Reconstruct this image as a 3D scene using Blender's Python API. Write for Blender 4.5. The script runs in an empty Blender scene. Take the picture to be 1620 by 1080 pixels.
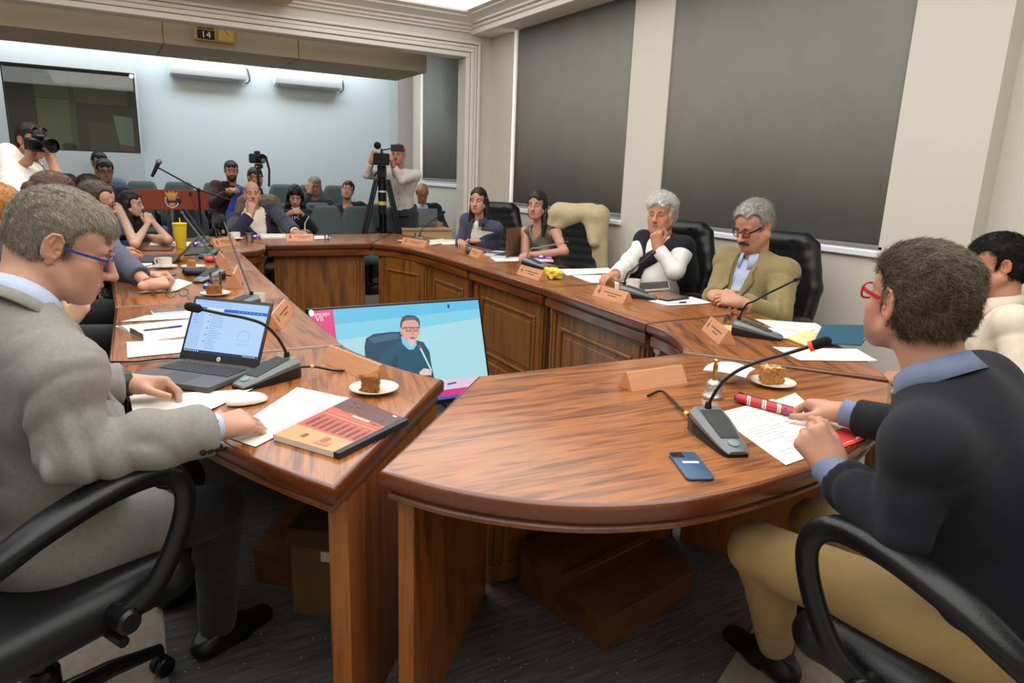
import bpy, bmesh, math, random
import numpy as np
from mathutils import Vector, Matrix
random.seed(7); RNG = np.random.default_rng(11)
SC = bpy.context.scene; COL = SC.collection
PI = math.pi
# ---------------------------------------------------------------- camera model (metres, Z up, camera above the origin)
CAMH = 1.43; FPX = 1090.0
YAW, PITCH, ROLL = math.radians(30.43), math.radians(13.66), math.radians(-2.07)
def cam_axes():
    f = np.array([math.sin(YAW)*math.cos(PITCH), math.cos(YAW)*math.cos(PITCH), -math.sin(PITCH)])
    r = np.array([math.cos(YAW), -math.sin(YAW), 0.0]); d = np.cross(f, r)
    c, s = math.cos(ROLL), math.sin(ROLL)
    return c*r + s*d, -s*r + c*d, f
CR, CD, CF = cam_axes(); CP = np.array([0, 0, CAMH])
def ray(x, y): return CR*((x-810)/FPX) + CD*((y-540)/FPX) + CF
def P(x, y, z=.76):
    v = ray(x, y); return CP + v*((z-CAMH)/v[2])
def Q(x, y, d): return CP + ray(x, y)*d
def PY(x, y, Y):
    v = ray(x, y); return CP + v*(Y/v[1])
def PXX(x, y, X):
    v = ray(x, y); return CP + v*(X/v[0])
def A(*a): return np.array(a, float)
def nrm(v):
    v = np.asarray(v, float); return v/(np.linalg.norm(v)+1e-12)
# ---------------------------------------------------------------- materials
def srgb(h):
    if isinstance(h, str):
        h = h.lstrip('#'); c = [int(h[i:i+2], 16)/255 for i in (0, 2, 4)]
    else: c = list(h)
    return tuple((x/12.92 if x <= .04045 else ((x+.055)/1.055)**2.4) for x in c)
MAT = {}
def mat(name, col=None, rough=.6, metal=0, spec=.5, vc=False, bump=0, bscale=200, var=0, vscale=8, coat=0, emit=0, trans=0, sheen=0, sss=0, ior=1.45, bstretch=None, tint=None):
    if name in MAT: return MAT[name]
    m = bpy.data.materials.new(name); m.use_nodes = True; nt = m.node_tree; N = nt.nodes; Lk = nt.links
    b = N['Principled BSDF']; b.inputs['Roughness'].default_value = rough; b.inputs['Metallic'].default_value = metal
    b.inputs['Specular IOR Level'].default_value = spec; b.inputs['IOR'].default_value = ior
    b.inputs['Coat Weight'].default_value = coat; b.inputs['Coat Roughness'].default_value = .12
    b.inputs['Transmission Weight'].default_value = trans
    if sheen: b.inputs['Sheen Weight'].default_value = sheen
    if sss:
        b.inputs['Subsurface Weight'].default_value = sss; b.inputs['Subsurface Radius'].default_value = (.012, .004, .002); b.inputs['Subsurface Scale'].default_value = 1
    out = None
    if vc:
        a = N.new('ShaderNodeVertexColor'); a.layer_name = 'Col'; out = a.outputs['Color']
    elif col is not None:
        c = N.new('ShaderNodeRGB'); c.outputs[0].default_value = (*srgb(col), 1); out = c.outputs[0]
    tc = N.new('ShaderNodeTexCoord')
    if var:
        nz = N.new('ShaderNodeTexNoise'); nz.inputs['Scale'].default_value = vscale; nz.inputs['Detail'].default_value = 5
        Lk.new(tc.outputs['Object'], nz.inputs['Vector'])
        mr = N.new('ShaderNodeMapRange'); mr.inputs[1].default_value = .3; mr.inputs[2].default_value = .7; mr.inputs[3].default_value = 1-var; mr.inputs[4].default_value = 1+var
        Lk.new(nz.outputs[0], mr.inputs[0])
        mx = N.new('ShaderNodeMix'); mx.data_type = 'RGBA'; mx.blend_type = 'MULTIPLY'; mx.inputs['Factor'].default_value = 1
        Lk.new(out, mx.inputs['A']); Lk.new(mr.outputs[0], mx.inputs['B']); out = mx.outputs['Result']
    if out is not None: Lk.new(out, b.inputs['Base Color'])
    if emit:
        Lk.new(out, b.inputs['Emission Color']); b.inputs['Emission Strength'].default_value = emit
    if bump:
        nb = N.new('ShaderNodeTexNoise'); nb.inputs['Scale'].default_value = bscale; nb.inputs['Detail'].default_value = 3
        if bstretch:
            mp = N.new('ShaderNodeMapping'); mp.inputs['Scale'].default_value = bstretch
            Lk.new(tc.outputs['Object'], mp.inputs[0]); Lk.new(mp.outputs[0], nb.inputs['Vector'])
        else: Lk.new(tc.outputs['Object'], nb.inputs['Vector'])
        bp = N.new('ShaderNodeBump'); bp.inputs['Strength'].default_value = bump; bp.inputs['Distance'].default_value = .002
        Lk.new(nb.outputs[0], bp.inputs['Height']); Lk.new(bp.outputs[0], b.inputs['Normal'])
    MAT[name] = m; return m
def wood(name, dark, light, rough=.3, coat=.5, axis='X', scale=1.0, seed=0.0, amount=1.0):
    """oak: long pores and broad cathedral bands that run along one object axis"""
    if name in MAT: return MAT[name]
    m = bpy.data.materials.new(name); m.use_nodes = True; nt = m.node_tree; N = nt.nodes; Lk = nt.links
    b = N['Principled BSDF']; b.inputs['Roughness'].default_value = rough
    b.inputs['Coat Weight'].default_value = coat; b.inputs['Coat Roughness'].default_value = .16
    tc = N.new('ShaderNodeTexCoord')
    st = {'X': (1.1, 9, 9), 'Y': (9, 1.1, 9), 'Z': (9, 9, 1.1)}[axis]
    mp = N.new('ShaderNodeMapping'); mp.inputs['Scale'].default_value = [s*scale for s in st]; mp.inputs['Location'].default_value = (seed, seed*1.7, seed*.3)
    Lk.new(tc.outputs['Object'], mp.inputs[0])
    n1 = N.new('ShaderNodeTexNoise'); n1.inputs['Scale'].default_value = 1.0; n1.inputs['Detail'].default_value = 3; n1.inputs['Distortion'].default_value = .6
    Lk.new(mp.outputs[0], n1.inputs['Vector'])
    mul = N.new('ShaderNodeMath'); mul.operation = 'MULTIPLY'; mul.inputs[1].default_value = 16; Lk.new(n1.outputs[0], mul.inputs[0])
    sn = N.new('ShaderNodeMath'); sn.operation = 'SINE'; Lk.new(mul.outputs[0], sn.inputs[0])
    mp2 = N.new('ShaderNodeMapping'); st2 = {'X': (5, 130, 130), 'Y': (130, 5, 130), 'Z': (130, 130, 5)}[axis]; mp2.inputs['Scale'].default_value = st2
    Lk.new(tc.outputs['Object'], mp2.inputs[0])
    n2 = N.new('ShaderNodeTexNoise'); n2.inputs['Scale'].default_value = 1.0; n2.inputs['Detail'].default_value = 2; Lk.new(mp2.outputs[0], n2.inputs['Vector'])
    r1 = N.new('ShaderNodeMapRange'); r1.inputs[1].default_value = -1; r1.inputs[2].default_value = 1; r1.inputs[3].default_value = .5-.22*amount; r1.inputs[4].default_value = .5+.22*amount
    Lk.new(sn.outputs[0], r1.inputs[0])
    ad = N.new('ShaderNodeMath'); ad.operation = 'MULTIPLY_ADD'; ad.inputs[1].default_value = 1.05*amount; Lk.new(n2.outputs[0], ad.inputs[0]); Lk.new(r1.outputs[0], ad.inputs[2])
    sb = N.new('ShaderNodeMath'); sb.operation = 'SUBTRACT'; sb.inputs[1].default_value = .52*amount; Lk.new(ad.outputs[0], sb.inputs[0])
    cr = N.new('ShaderNodeValToRGB'); cr.color_ramp.elements[0].position = .15; cr.color_ramp.elements[0].color = (*srgb(dark), 1)
    cr.color_ramp.elements[1].position = .8; cr.color_ramp.elements[1].color = (*srgb(light), 1)
    Lk.new(sb.outputs[0], cr.inputs[0]); Lk.new(cr.outputs[0], b.inputs['Base Color'])
    bp = N.new('ShaderNodeBump'); bp.inputs['Strength'].default_value = .12; bp.inputs['Distance'].default_value = .001
    Lk.new(n2.outputs[0], bp.inputs['Height']); Lk.new(bp.outputs[0], b.inputs['Normal'])
    MAT[name] = m; return m
# ---------------------------------------------------------------- object helpers
def tag(o, label=None, cat=None, group=None, kind=None):
    if label: o['label'] = label
    if cat: o['category'] = cat
    if group: o['group'] = group
    if kind: o['kind'] = kind
    return o
def thing(name, label, cat, loc=(0, 0, 0), rz=0, group=None, M=None):
    o = bpy.data.objects.new(name, None); COL.objects.link(o); o.empty_display_size = .05
    if M is not None: o.matrix_world = M
    else: o.location = loc; o.rotation_euler = (0, 0, rz)
    return tag(o, label, cat, group)
def link(name, me, parent=None):
    o = bpy.data.objects.new(name, me); COL.objects.link(o)
    if parent is not None: o.parent = parent
    return o
def kids(o, _c={}):
    return [c for c in bpy.data.objects if c.parent == o]
def dup(root, loc, rz=None, label=None, group=None, M=None):
    r = root.copy(); COL.objects.link(r)
    if M is not None: r.matrix_world = M
    else:
        r.location = loc
        if rz is not None: r.rotation_euler = (0, 0, rz)
    if label: r['label'] = label
    if group: r['group'] = group
    for ch in root.children:
        c = ch.copy(); COL.objects.link(c); c.parent = r
        for g in ch.children:
            d = g.copy(); COL.objects.link(d); d.parent = c
    return r
class MB:
    """collects polygons for one mesh; T is the current transform, mi the material slot, col the face colour"""
    def __init__(s): s.v = []; s.f = []; s.m = []; s.c = []; s.T = Matrix.Identity(4); s.mi = 0; s.col = (1, 1, 1)
    def add(s, vs, fs):
        b = len(s.v); T = s.T
        s.v += [tuple(T @ Vector(p)) for p in vs]
        for f in fs: s.f.append([b+i for i in f]); s.m.append(s.mi); s.c.append(s.col)
        return s
    def box(s, x0, y0, z0, x1, y1, z1, bv=0):
        if x0 > x1: x0, x1 = x1, x0
        if y0 > y1: y0, y1 = y1, y0
        if z0 > z1: z0, z1 = z1, z0
        if bv <= 0:
            vs = [(x, y, z) for x in (x0, x1) for y in (y0, y1) for z in (z0, z1)]
            return s.add(vs, [(0, 1, 3, 2), (4, 6, 7, 5), (0, 4, 5, 1), (2, 3, 7, 6), (0, 2, 6, 4), (1, 5, 7, 3)])
        bv = min(bv, (x1-x0)*.49, (y1-y0)*.49, (z1-z0)*.49)
        vs = []; ix = {}
        X = (x0, x1); Y = (y0, y1); Z = (z0, z1)
        for a in (0, 1):
            for b in (0, 1):
                for c in (0, 1):
                    da = bv if a == 0 else -bv; db = bv if b == 0 else -bv; dc = bv if c == 0 else -bv
                    ix[a, b, c, 0] = len(vs); vs.append((X[a], Y[b]+db, Z[c]+dc))
                    ix[a, b, c, 1] = len(vs); vs.append((X[a]+da, Y[b], Z[c]+dc))
                    ix[a, b, c, 2] = len(vs); vs.append((X[a]+da, Y[b]+db, Z[c]))
        fs = []
        for a in (0, 1):
            q = [ix[a, 0, 0, 0], ix[a, 1, 0, 0], ix[a, 1, 1, 0], ix[a, 0, 1, 0]]; fs.append(q if a else q[::-1])
            q = [ix[0, a, 0, 1], ix[0, a, 1, 1], ix[1, a, 1, 1], ix[1, a, 0, 1]]; fs.append(q if a else q[::-1])
            q = [ix[0, 0, a, 2], ix[1, 0, a, 2], ix[1, 1, a, 2], ix[0, 1, a, 2]]; fs.append(q if a else q[::-1])
        for a in (0, 1):
            for b in (0, 1):
                q = [ix[a, b, 0, 0], ix[a, b, 1, 0], ix[a, b, 1, 1], ix[a, b, 0, 1]]; fs.append(q if a != b else q[::-1])
                q = [ix[a, 0, b, 0], ix[a, 0, b, 2], ix[a, 1, b, 2], ix[a, 1, b, 0]]; fs.append(q if a != b else q[::-1])
                q = [ix[0, a, b, 1], ix[1, a, b, 1], ix[1, a, b, 2], ix[0, a, b, 2]]; fs.append(q if a != b else q[::-1])
        for a in (0, 1):
            for b in (0, 1):
                for c in (0, 1):
                    q = [ix[a, b, c, 0], ix[a, b, c, 1], ix[a, b, c, 2]]; fs.append(q if (a+b+c) % 2 else q[::-1])
        return s.add(vs, fs)
    def tube(s, pts, r, n=8, closed=False, cap=True, flat=None, up=(0, 0, 1)):
        """r: radius or list; flat: (a,b) multipliers on the section's two axes (b along 'up')"""
        pts = [Vector(p) for p in pts]; L = len(pts)
        rs = r if hasattr(r, '__len__') else [r]*L
        fa, fb = flat or (1, 1)
        rows = []; pu = None
        for i in range(L):
            a = pts[(i-1) % L] if (closed or i > 0) else pts[i]; b = pts[(i+1) % L] if (closed or i < L-1) else pts[i]
            t = (b-a).normalized()
            u = Vector(up) if (pu is None or flat) else pu
            u = u - t*u.dot(t)
            if u.length < 1e-4: u = t.orthogonal()
            u.normalize(); pu = u; w = t.cross(u)
            rows.append([pts[i] + (w*math.cos(2*PI*k/n)*fa + u*math.sin(2*PI*k/n)*fb)*rs[i] for k in range(n)])
        vs = [p for rw in rows for p in rw]; fs = []
        for i in range(L if closed else L-1):
            j = (i+1) % L
            for k in range(n): fs.append((i*n+k, i*n+(k+1) % n, j*n+(k+1) % n, j*n+k))
        if cap and not closed: fs.append(tuple(range(n-1, -1, -1))); fs.append(tuple((L-1)*n+k for k in range(n)))
        return s.add(vs, fs)
    def lathe(s, prof, n=20, cap=True):
        vs = []; fs = []
        for r, z in prof: vs += [(r*math.cos(2*PI*k/n), r*math.sin(2*PI*k/n), z) for k in range(n)]
        for i in range(len(prof)-1):
            for k in range(n): fs.append((i*n+k, i*n+(k+1) % n, (i+1)*n+(k+1) % n, (i+1)*n+k))
        if cap: fs.append(tuple(range(n-1, -1, -1))); fs.append(tuple((len(prof)-1)*n+k for k in range(n)))
        return s.add(vs, fs)
    def sphere(s, c, r, n=10, sc=(1, 1, 1)):
        vs = []; fs = []; m = max(4, n//2+1)
        for i in range(m+1):
            th = PI*i/m
            for k in range(n): vs.append((c[0]+sc[0]*r*math.sin(th)*math.cos(2*PI*k/n), c[1]+sc[1]*r*math.sin(th)*math.sin(2*PI*k/n), c[2]-sc[2]*r*math.cos(th)))
        for i in range(m):
            for k in range(n): fs.append((i*n+k, i*n+(k+1) % n, (i+1)*n+(k+1) % n, (i+1)*n+k))
        return s.add(vs, fs)
    def prism(s, out, prof):
        """outline (ccw list of xy) swept through prof = [(inset, z), ...] from bottom to top, capped"""
        n = len(out); o = [Vector(p[:2]) for p in out]
        nr = []
        for i in range(n):
            a = (o[i]-o[i-1]); b = (o[(i+1) % n]-o[i]); a = a.normalized() if a.length > 1e-9 else b.normalized(); b = b.normalized() if b.length > 1e-9 else a
            na = Vector((-a.y, a.x)); nb = Vector((-b.y, b.x)); q = na+nb
            if q.length < 1e-6: q = na
            q.normalize(); nr.append(q/max(.35, q.dot(na)))
        vs = []; fs = []
        for ins, z in prof: vs += [(o[i].x+nr[i].x*ins, o[i].y+nr[i].y*ins, z) for i in range(n)]
        for j in range(len(prof)-1):
            for k in range(n): fs.append((j*n+k, j*n+(k+1) % n, (j+1)*n+(k+1) % n, (j+1)*n+k))
        fs.append(tuple(range(n-1, -1, -1))); fs.append(tuple((len(prof)-1)*n+k for k in range(n)))
        return s.add(vs, fs)
    def poly(s, pts, z=0): return s.add([(p[0], p[1], z if len(p) < 3 else p[2]) for p in pts], [tuple(range(len(pts)))])
    def ext(s, pts, a, b, axis='Y'):
        """polygon in the plane across an axis, extruded from a to b"""
        mk = {'Y': lambda p, t: (p[0], t, p[1]), 'X': lambda p, t: (t, p[0], p[1]), 'Z': lambda p, t: (p[0], p[1], t)}[axis]
        n = len(pts); vs = [mk(p, a) for p in pts]+[mk(p, b) for p in pts]
        fs = [tuple(range(n)), tuple(range(2*n-1, n-1, -1))]+[(k, k+n, (k+1) % n+n, (k+1) % n) for k in range(n)]
        return s.add(vs, fs)
    def build(s, name, mats, parent=None, smooth=35, M=None, fix=True):
        me = bpy.data.meshes.new(name); me.from_pydata(s.v, [], s.f)
        if not isinstance(mats, (list, tuple)): mats = [mats]
        for m in mats: me.materials.append(m)
        me.polygons.foreach_set('material_index', s.m)
        ca = me.color_attributes.new('Col', 'FLOAT_COLOR', 'CORNER')
        if any(c != (1, 1, 1) for c in s.c):
            buf = []
            for p, c in zip(me.polygons, s.c): buf += [*srgb(c), 1.0]*p.loop_total
            ca.data.foreach_set('color', buf)
        if fix:
            bm = bmesh.new(); bm.from_mesh(me); bmesh.ops.recalc_face_normals(bm, faces=bm.faces); bm.to_mesh(me); bm.free()
        if smooth:
            me.polygons.foreach_set('use_smooth', [True]*len(me.polygons)); me.set_sharp_from_angle(angle=math.radians(smooth))
        me.update()
        o = link(name, me, parent)
        if M is not None: o.matrix_world = M
        return o
def text_mesh(mb, txt, x, y, size, z=.0004, align='CENTER', col=None, wx=1.0):
    cu = bpy.data.curves.new('t', 'FONT'); cu.body = txt; cu.size = size; cu.align_x = align; cu.align_y = 'CENTER'; cu.resolution_u = 2
    o = bpy.data.objects.new('t', cu); COL.objects.link(o)
    dg = bpy.context.evaluated_depsgraph_get(); me = bpy.data.meshes.new_from_object(o.evaluated_get(dg))
    if col is not None: mb.col = col
    mb.add([(x+v.co.x*wx, y+v.co.y, z) for v in me.vertices], [tuple(p.vertices) for p in me.polygons])
    bpy.data.objects.remove(o); bpy.data.curves.remove(cu); bpy.data.meshes.remove(me)
def spline(pts, n=8, closed=False):
    """Catmull-Rom through the points"""
    p = [np.array(q, float) for q in pts]; L = len(p); out = []
    for i in range(L if closed else L-1):
        p0 = p[(i-1) % L] if (closed or i > 0) else 2*p[0]-p[1]; p1 = p[i]; p2 = p[(i+1) % L]
        p3 = p[(i+2) % L] if (closed or i+2 < L) else 2*p[-1]-p[-2]
        for k in range(n):
            t = k/n; out.append(.5*((2*p1)+(-p0+p2)*t+(2*p0-5*p1+4*p2-p3)*t*t+(-p0+3*p1-3*p2+p3)*t**3))
    if not closed: out.append(p[-1])
    return out
def basis(x=None, y=None, z=None, o=(0, 0, 0)):
    """4x4 whose y axis is y and z axis close to z (or x)"""
    if y is not None and z is not None:
        y = nrm(y); x = nrm(np.cross(y, z)); z = np.cross(x, y)
    elif x is not None and z is not None:
        z = nrm(z); y = nrm(np.cross(z, x)); x = np.cross(y, z)
    else:
        x = nrm(x); z = nrm(np.cross(x, y)); y = np.cross(z, x)
    return Matrix(((x[0], y[0], z[0], o[0]), (x[1], y[1], z[1], o[1]), (x[2], y[2], z[2], o[2]), (0, 0, 0, 1)))
# ---------------------------------------------------------------- signed-distance fields -> one continuous mesh
def sinnoise(V, f, seed=0, octaves=2):
    r = np.random.default_rng(seed); out = np.zeros(len(V), np.float32); a = 1.0
    for o in range(octaves):
        for i in range(4):
            d = r.normal(size=3); d = d/np.linalg.norm(d); out += a*np.sin(V@(d*f*6.28).astype(np.float32)+r.uniform(0, 6.28)+.8*out)
        f *= 2.1; a *= .5
    return out/4
class Field:
    def __init__(s, lo, hi, h, fine=()):
        """fine: ((lo, hi, step), ...) boxes inside which the grid is denser"""
        s.h = h; s.o = np.array(lo, np.float32); s.ax = []
        for i in range(3):
            x = lo[i]; a = [x]
            while x < hi[i]:
                st = min([h]+[f[2] for f in fine if f[0][i]-h < x < f[1][i]]); x += st; a.append(x)
            s.ax.append(np.array(a, np.float32))
        s.d = np.full(tuple(len(a) for a in s.ax), .5, np.float32); s.R = np.eye(3); s.t = np.zeros(3); s.sc = 1.0
    def frame(s, R=None, t=None, sc=1.0):
        s.R = np.eye(3) if R is None else np.array(R, float); s.t = np.zeros(3) if t is None else np.array(t, float); s.sc = sc
    def sub_(s, c, r):
        c = s.R@(np.array(c, float)*s.sc)+s.t; r = r*s.sc+2*s.h
        i0 = [int(max(0, np.searchsorted(s.ax[i], c[i]-r)-1)) for i in range(3)]
        i1 = [int(min(s.d.shape[i], np.searchsorted(s.ax[i], c[i]+r)+1)) for i in range(3)]
        if any(i1[i] <= i0[i] for i in range(3)): return None, None
        sl = tuple(slice(i0[i], i1[i]) for i in range(3))
        X = s.ax[0][sl[0]][:, None, None]-np.float32(s.t[0]); Y = s.ax[1][sl[1]][None, :, None]-np.float32(s.t[1]); Z = s.ax[2][sl[2]][None, None, :]-np.float32(s.t[2])
        R = (s.R/s.sc).astype(np.float32)
        return sl, (R[0, 0]*X+R[1, 0]*Y+R[2, 0]*Z, R[0, 1]*X+R[1, 1]*Y+R[2, 1]*Z, R[0, 2]*X+R[1, 2]*Y+R[2, 2]*Z)
    def comb(s, sl, v, k, mode):
        v = v*np.float32(s.sc); k = k*s.sc; D = s.d[sl]
        if mode == 'add':
            if k > 0:
                hh = np.maximum(k-np.abs(D-v), 0)/k; s.d[sl] = np.minimum(D, v)-hh*hh*k/4
            else: s.d[sl] = np.minimum(D, v)
        else:
            v = -v
            if k > 0:
                hh = np.maximum(k-np.abs(D-v), 0)/k; s.d[sl] = np.maximum(D, v)+hh*hh*k/4
            else: s.d[sl] = np.maximum(D, v)
    def cap(s, a, b, ra, rb=None, k=.02, mode='add', flat=None):
        """tapered capsule; flat=(axis, f): thickness along axis divided by f"""
        rb = ra if rb is None else rb; a = np.array(a, float); b = np.array(b, float)
        c = (a+b)/2; rr = np.linalg.norm(b-a)/2+max(ra, rb)*(max(1, flat[1]) if flat else 1)+k+.004
        sl, q = s.sub_(c, rr)
        if sl is None: return s
        e = b-a; L2 = max(float(e@e), 1e-9); f = np.float32
        px, py, pz = q[0]-f(a[0]), q[1]-f(a[1]), q[2]-f(a[2])
        t = np.clip((px*f(e[0])+py*f(e[1])+pz*f(e[2]))/f(L2), 0, 1)
        px = px-t*f(e[0]); py = py-t*f(e[1]); pz = pz-t*f(e[2])
        if flat:
            n = nrm(flat[0]); w = (px*f(n[0])+py*f(n[1])+pz*f(n[2]))*f(1/flat[1]-1)
            px = px+w*f(n[0]); py = py+w*f(n[1]); pz = pz+w*f(n[2])
        v = np.sqrt(px*px+py*py+pz*pz)-(f(ra)+f(rb-ra)*t)
        s.comb(sl, v, k, mode); return s
    def ell(s, c, r, k=.02, mode='add', R=None):
        r = np.array(r, float); sl, q = s.sub_(c, max(r)+k+.004)
        if sl is None: return s
        f = np.float32; p = [q[i]-f(c[i]) for i in range(3)]
        if R is not None:
            R = np.array(R, float); p = [sum(p[j]*f(R[j, i]) for j in range(3)) for i in range(3)]
        k0 = np.sqrt(sum((p[i]*f(1/r[i]))**2 for i in range(3))); k1 = np.sqrt(sum((p[i]*f(1/r[i]**2))**2 for i in range(3)))+f(1e-6)
        s.comb(sl, k0*(k0-1)/k1, k, mode); return s
    def box(s, c, hf, rad=.01, k=.01, mode='add', R=None):
        hf = np.array(hf, float); sl, q = s.sub_(c, float(np.linalg.norm(hf))+k+.004)
        if sl is None: return s
        f = np.float32; p = [q[i]-f(c[i]) for i in range(3)]
        if R is not None:
            R = np.array(R, float); p = [sum(p[j]*f(R[j, i]) for j in range(3)) for i in range(3)]
        p = [np.abs(p[i])-f(hf[i]-rad) for i in range(3)]
        out = np.sqrt(sum(np.maximum(x, 0)**2 for x in p)); ins = np.minimum(np.maximum(np.maximum(p[0], p[1]), p[2]), 0)
        s.comb(sl, out+ins-f(rad), k, mode); return s
    def cut(s, c, n, r):
        """trim everything in front of a plane within a box of half-size r about c"""
        sl, q = s.sub_(c, r)
        if sl is None: return s
        n = nrm(n); v = sum((q[i]-np.float32(c[i]))*np.float32(n[i]) for i in range(3))
        s.comb(sl, -v, 0, 'sub'); return s
    def disp(s, fn, band=.03):
        ix = np.nonzero(np.abs(s.d) < band)
        V = np.stack([s.ax[i][ix[i]] for i in range(3)], 1)
        s.d[ix] += fn(V).astype(np.float32); return s
    def mesh(s):
        d = s.d; S = d < 0
        an = S[:-1] | S[1:]; an = an[:, :-1] | an[:, 1:]; an = an[:, :, :-1] | an[:, :, 1:]
        al = S[:-1] & S[1:]; al = al[:, :-1] & al[:, 1:]; al = al[:, :, :-1] & al[:, :, 1:]
        act = an & ~al; cs = act.shape; lin = np.flatnonzero(act); I = np.unravel_index(lin, cs)
        cor = [(a, b, c) for a in (0, 1) for b in (0, 1) for c in (0, 1)]
        val = {c: d[I[0]+c[0], I[1]+c[1], I[2]+c[2]] for c in cor}
        pos = np.zeros((len(lin), 3), np.float32); cnt = np.zeros(len(lin), np.float32)
        for c0 in cor:
            for ax in range(3):
                if c0[ax] == 0:
                    c1 = tuple(1 if i == ax else c0[i] for i in range(3)); v0, v1 = val[c0], val[c1]
                    m = (v0 < 0) != (v1 < 0); t = v0[m]/(v0[m]-v1[m])
                    for i in range(3): pos[m, i] += c0[i]+(t if i == ax else 0)
                    cnt[m] += 1
        V = np.stack([s.ax[i][I[i]]+(s.ax[i][I[i]+1]-s.ax[i][I[i]])*(pos[:, i]/cnt) for i in range(3)], 1)
        Fs = []
        for ax in range(3):
            b, c = (ax+1) % 3, (ax+2) % 3
            s0 = np.take(S, range(S.shape[ax]-1), ax); s1 = np.take(S, range(1, S.shape[ax]), ax)
            E = list(np.nonzero(s0 != s1)); fl = s1[tuple(E)]
            ok = (E[b] > 0) & (E[c] > 0) & (E[b] < S.shape[b]-1) & (E[c] < S.shape[c]-1)
            E = [e[ok] for e in E]; fl = fl[ok]; qs = []
            for db, dc in ((-1, -1), (0, -1), (0, 0), (-1, 0)):
                J = list(E); J[b] = E[b]+db; J[c] = E[c]+dc
                qs.append(np.searchsorted(lin, np.ravel_multi_index(J, cs)))
            qd = np.stack(qs, 1); qd[fl] = qd[fl][:, ::-1]; Fs.append(qd)
        return V, np.concatenate(Fs)
def np_mesh(name, V, F, mats, parent=None, col=None, smooth=True):
    me = bpy.data.meshes.new(name); n = F.shape[1]
    me.vertices.add(len(V)); me.vertices.foreach_set('co', np.ascontiguousarray(V, np.float32).ravel())
    me.loops.add(F.size); me.loops.foreach_set('vertex_index', np.ascontiguousarray(F, np.int32).ravel())
    me.polygons.add(len(F)); me.polygons.foreach_set('loop_start', np.arange(0, F.size, n, dtype=np.int32)); me.polygons.foreach_set('loop_total', np.full(len(F), n, np.int32))
    me.update(calc_edges=True); me.validate()
    if smooth: me.polygons.foreach_set('use_smooth', np.ones(len(me.polygons), bool))
    for m in (mats if isinstance(mats, (list, tuple)) else [mats]): me.materials.append(m)
    if col is not None:
        ca = me.color_attributes.new('Col', 'FLOAT_COLOR', 'POINT')
        ca.data.foreach_set('color', np.concatenate([col, np.ones((len(col), 1))], 1).astype(np.float32).ravel())
    me.update(); return link(name, me, parent)
# ================================================================= materials of the room
WALLC = mat('plaster_warm', '#d0c8bb', rough=.8, bump=.15, bscale=60)
WALLB = mat('plaster_cool', '#d0dade', rough=.75, bump=.1, bscale=60)
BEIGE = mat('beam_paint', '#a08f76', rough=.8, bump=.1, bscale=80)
CROWN = mat('moulding_paint', '#ddd3c6', rough=.6)
PIERM = mat('pier_paint', '#b5b0aa', rough=.8)
BLIND = mat('blind_fabric', '#7f7c75', rough=.9, bump=.4, bscale=700, var=.05, vscale=3)
WFRAME = mat('window_frame_white', '#e4e6ea', rough=.5)
DAY = mat('daylight_glass', '#eef4ff', rough=.3, emit=4)
def booth_glass():
    m = bpy.data.materials.new('booth_glass'); m.use_nodes = True; nt = m.node_tree; N = nt.nodes; N.remove(N['Principled BSDF']); a = N.new('ShaderNodeBsdfTransparent'); a.inputs[0].default_value = (.62, .66, .58, 1)
    g = N.new('ShaderNodeBsdfGlossy'); g.inputs['Roughness'].default_value = .02; mx = N.new('ShaderNodeMixShader'); mx.inputs[0].default_value = .07; nt.links.new(a.outputs[0], mx.inputs[1]); nt.links.new(g.outputs[0], mx.inputs[2]); nt.links.new(mx.outputs[0], N['Material Output'].inputs['Surface']); return m
def struct(mb, name, m, smooth=30):
    return tag(mb.build(name, m, smooth=smooth), kind='structure')
b = MB(); b.box(-4.2, -2.5, -.06, 4.4, 10.4, 0); struct(b, 'floor', mat('floor_carpet_light', '#9a8d80', rough=.95, bump=.5, bscale=400, var=.12, vscale=30))
# dark speckled carpet inset inside and under the table ring
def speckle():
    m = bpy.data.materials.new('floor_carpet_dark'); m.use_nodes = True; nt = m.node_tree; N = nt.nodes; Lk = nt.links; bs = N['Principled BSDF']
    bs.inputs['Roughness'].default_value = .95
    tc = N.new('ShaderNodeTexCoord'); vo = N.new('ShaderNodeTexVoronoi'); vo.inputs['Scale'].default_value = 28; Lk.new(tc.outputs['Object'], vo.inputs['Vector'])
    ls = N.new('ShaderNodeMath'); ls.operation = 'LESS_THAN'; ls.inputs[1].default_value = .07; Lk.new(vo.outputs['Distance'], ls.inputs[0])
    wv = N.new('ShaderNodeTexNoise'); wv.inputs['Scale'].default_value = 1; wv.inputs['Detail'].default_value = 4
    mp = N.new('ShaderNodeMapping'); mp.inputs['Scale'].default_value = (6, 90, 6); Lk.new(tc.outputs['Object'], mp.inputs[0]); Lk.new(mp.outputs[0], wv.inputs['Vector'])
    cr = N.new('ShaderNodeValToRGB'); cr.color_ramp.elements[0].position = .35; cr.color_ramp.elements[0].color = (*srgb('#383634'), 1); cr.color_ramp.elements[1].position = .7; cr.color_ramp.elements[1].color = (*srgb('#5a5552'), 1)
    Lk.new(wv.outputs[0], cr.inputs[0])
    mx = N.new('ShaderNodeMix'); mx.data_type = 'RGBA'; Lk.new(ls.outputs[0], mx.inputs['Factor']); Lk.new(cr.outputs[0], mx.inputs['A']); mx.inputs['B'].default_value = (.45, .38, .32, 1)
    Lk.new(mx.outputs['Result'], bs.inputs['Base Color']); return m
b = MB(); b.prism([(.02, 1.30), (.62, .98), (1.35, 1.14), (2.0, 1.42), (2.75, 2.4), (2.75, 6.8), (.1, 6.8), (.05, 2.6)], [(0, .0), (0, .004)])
struct(b, 'floor_inset', speckle())
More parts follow.
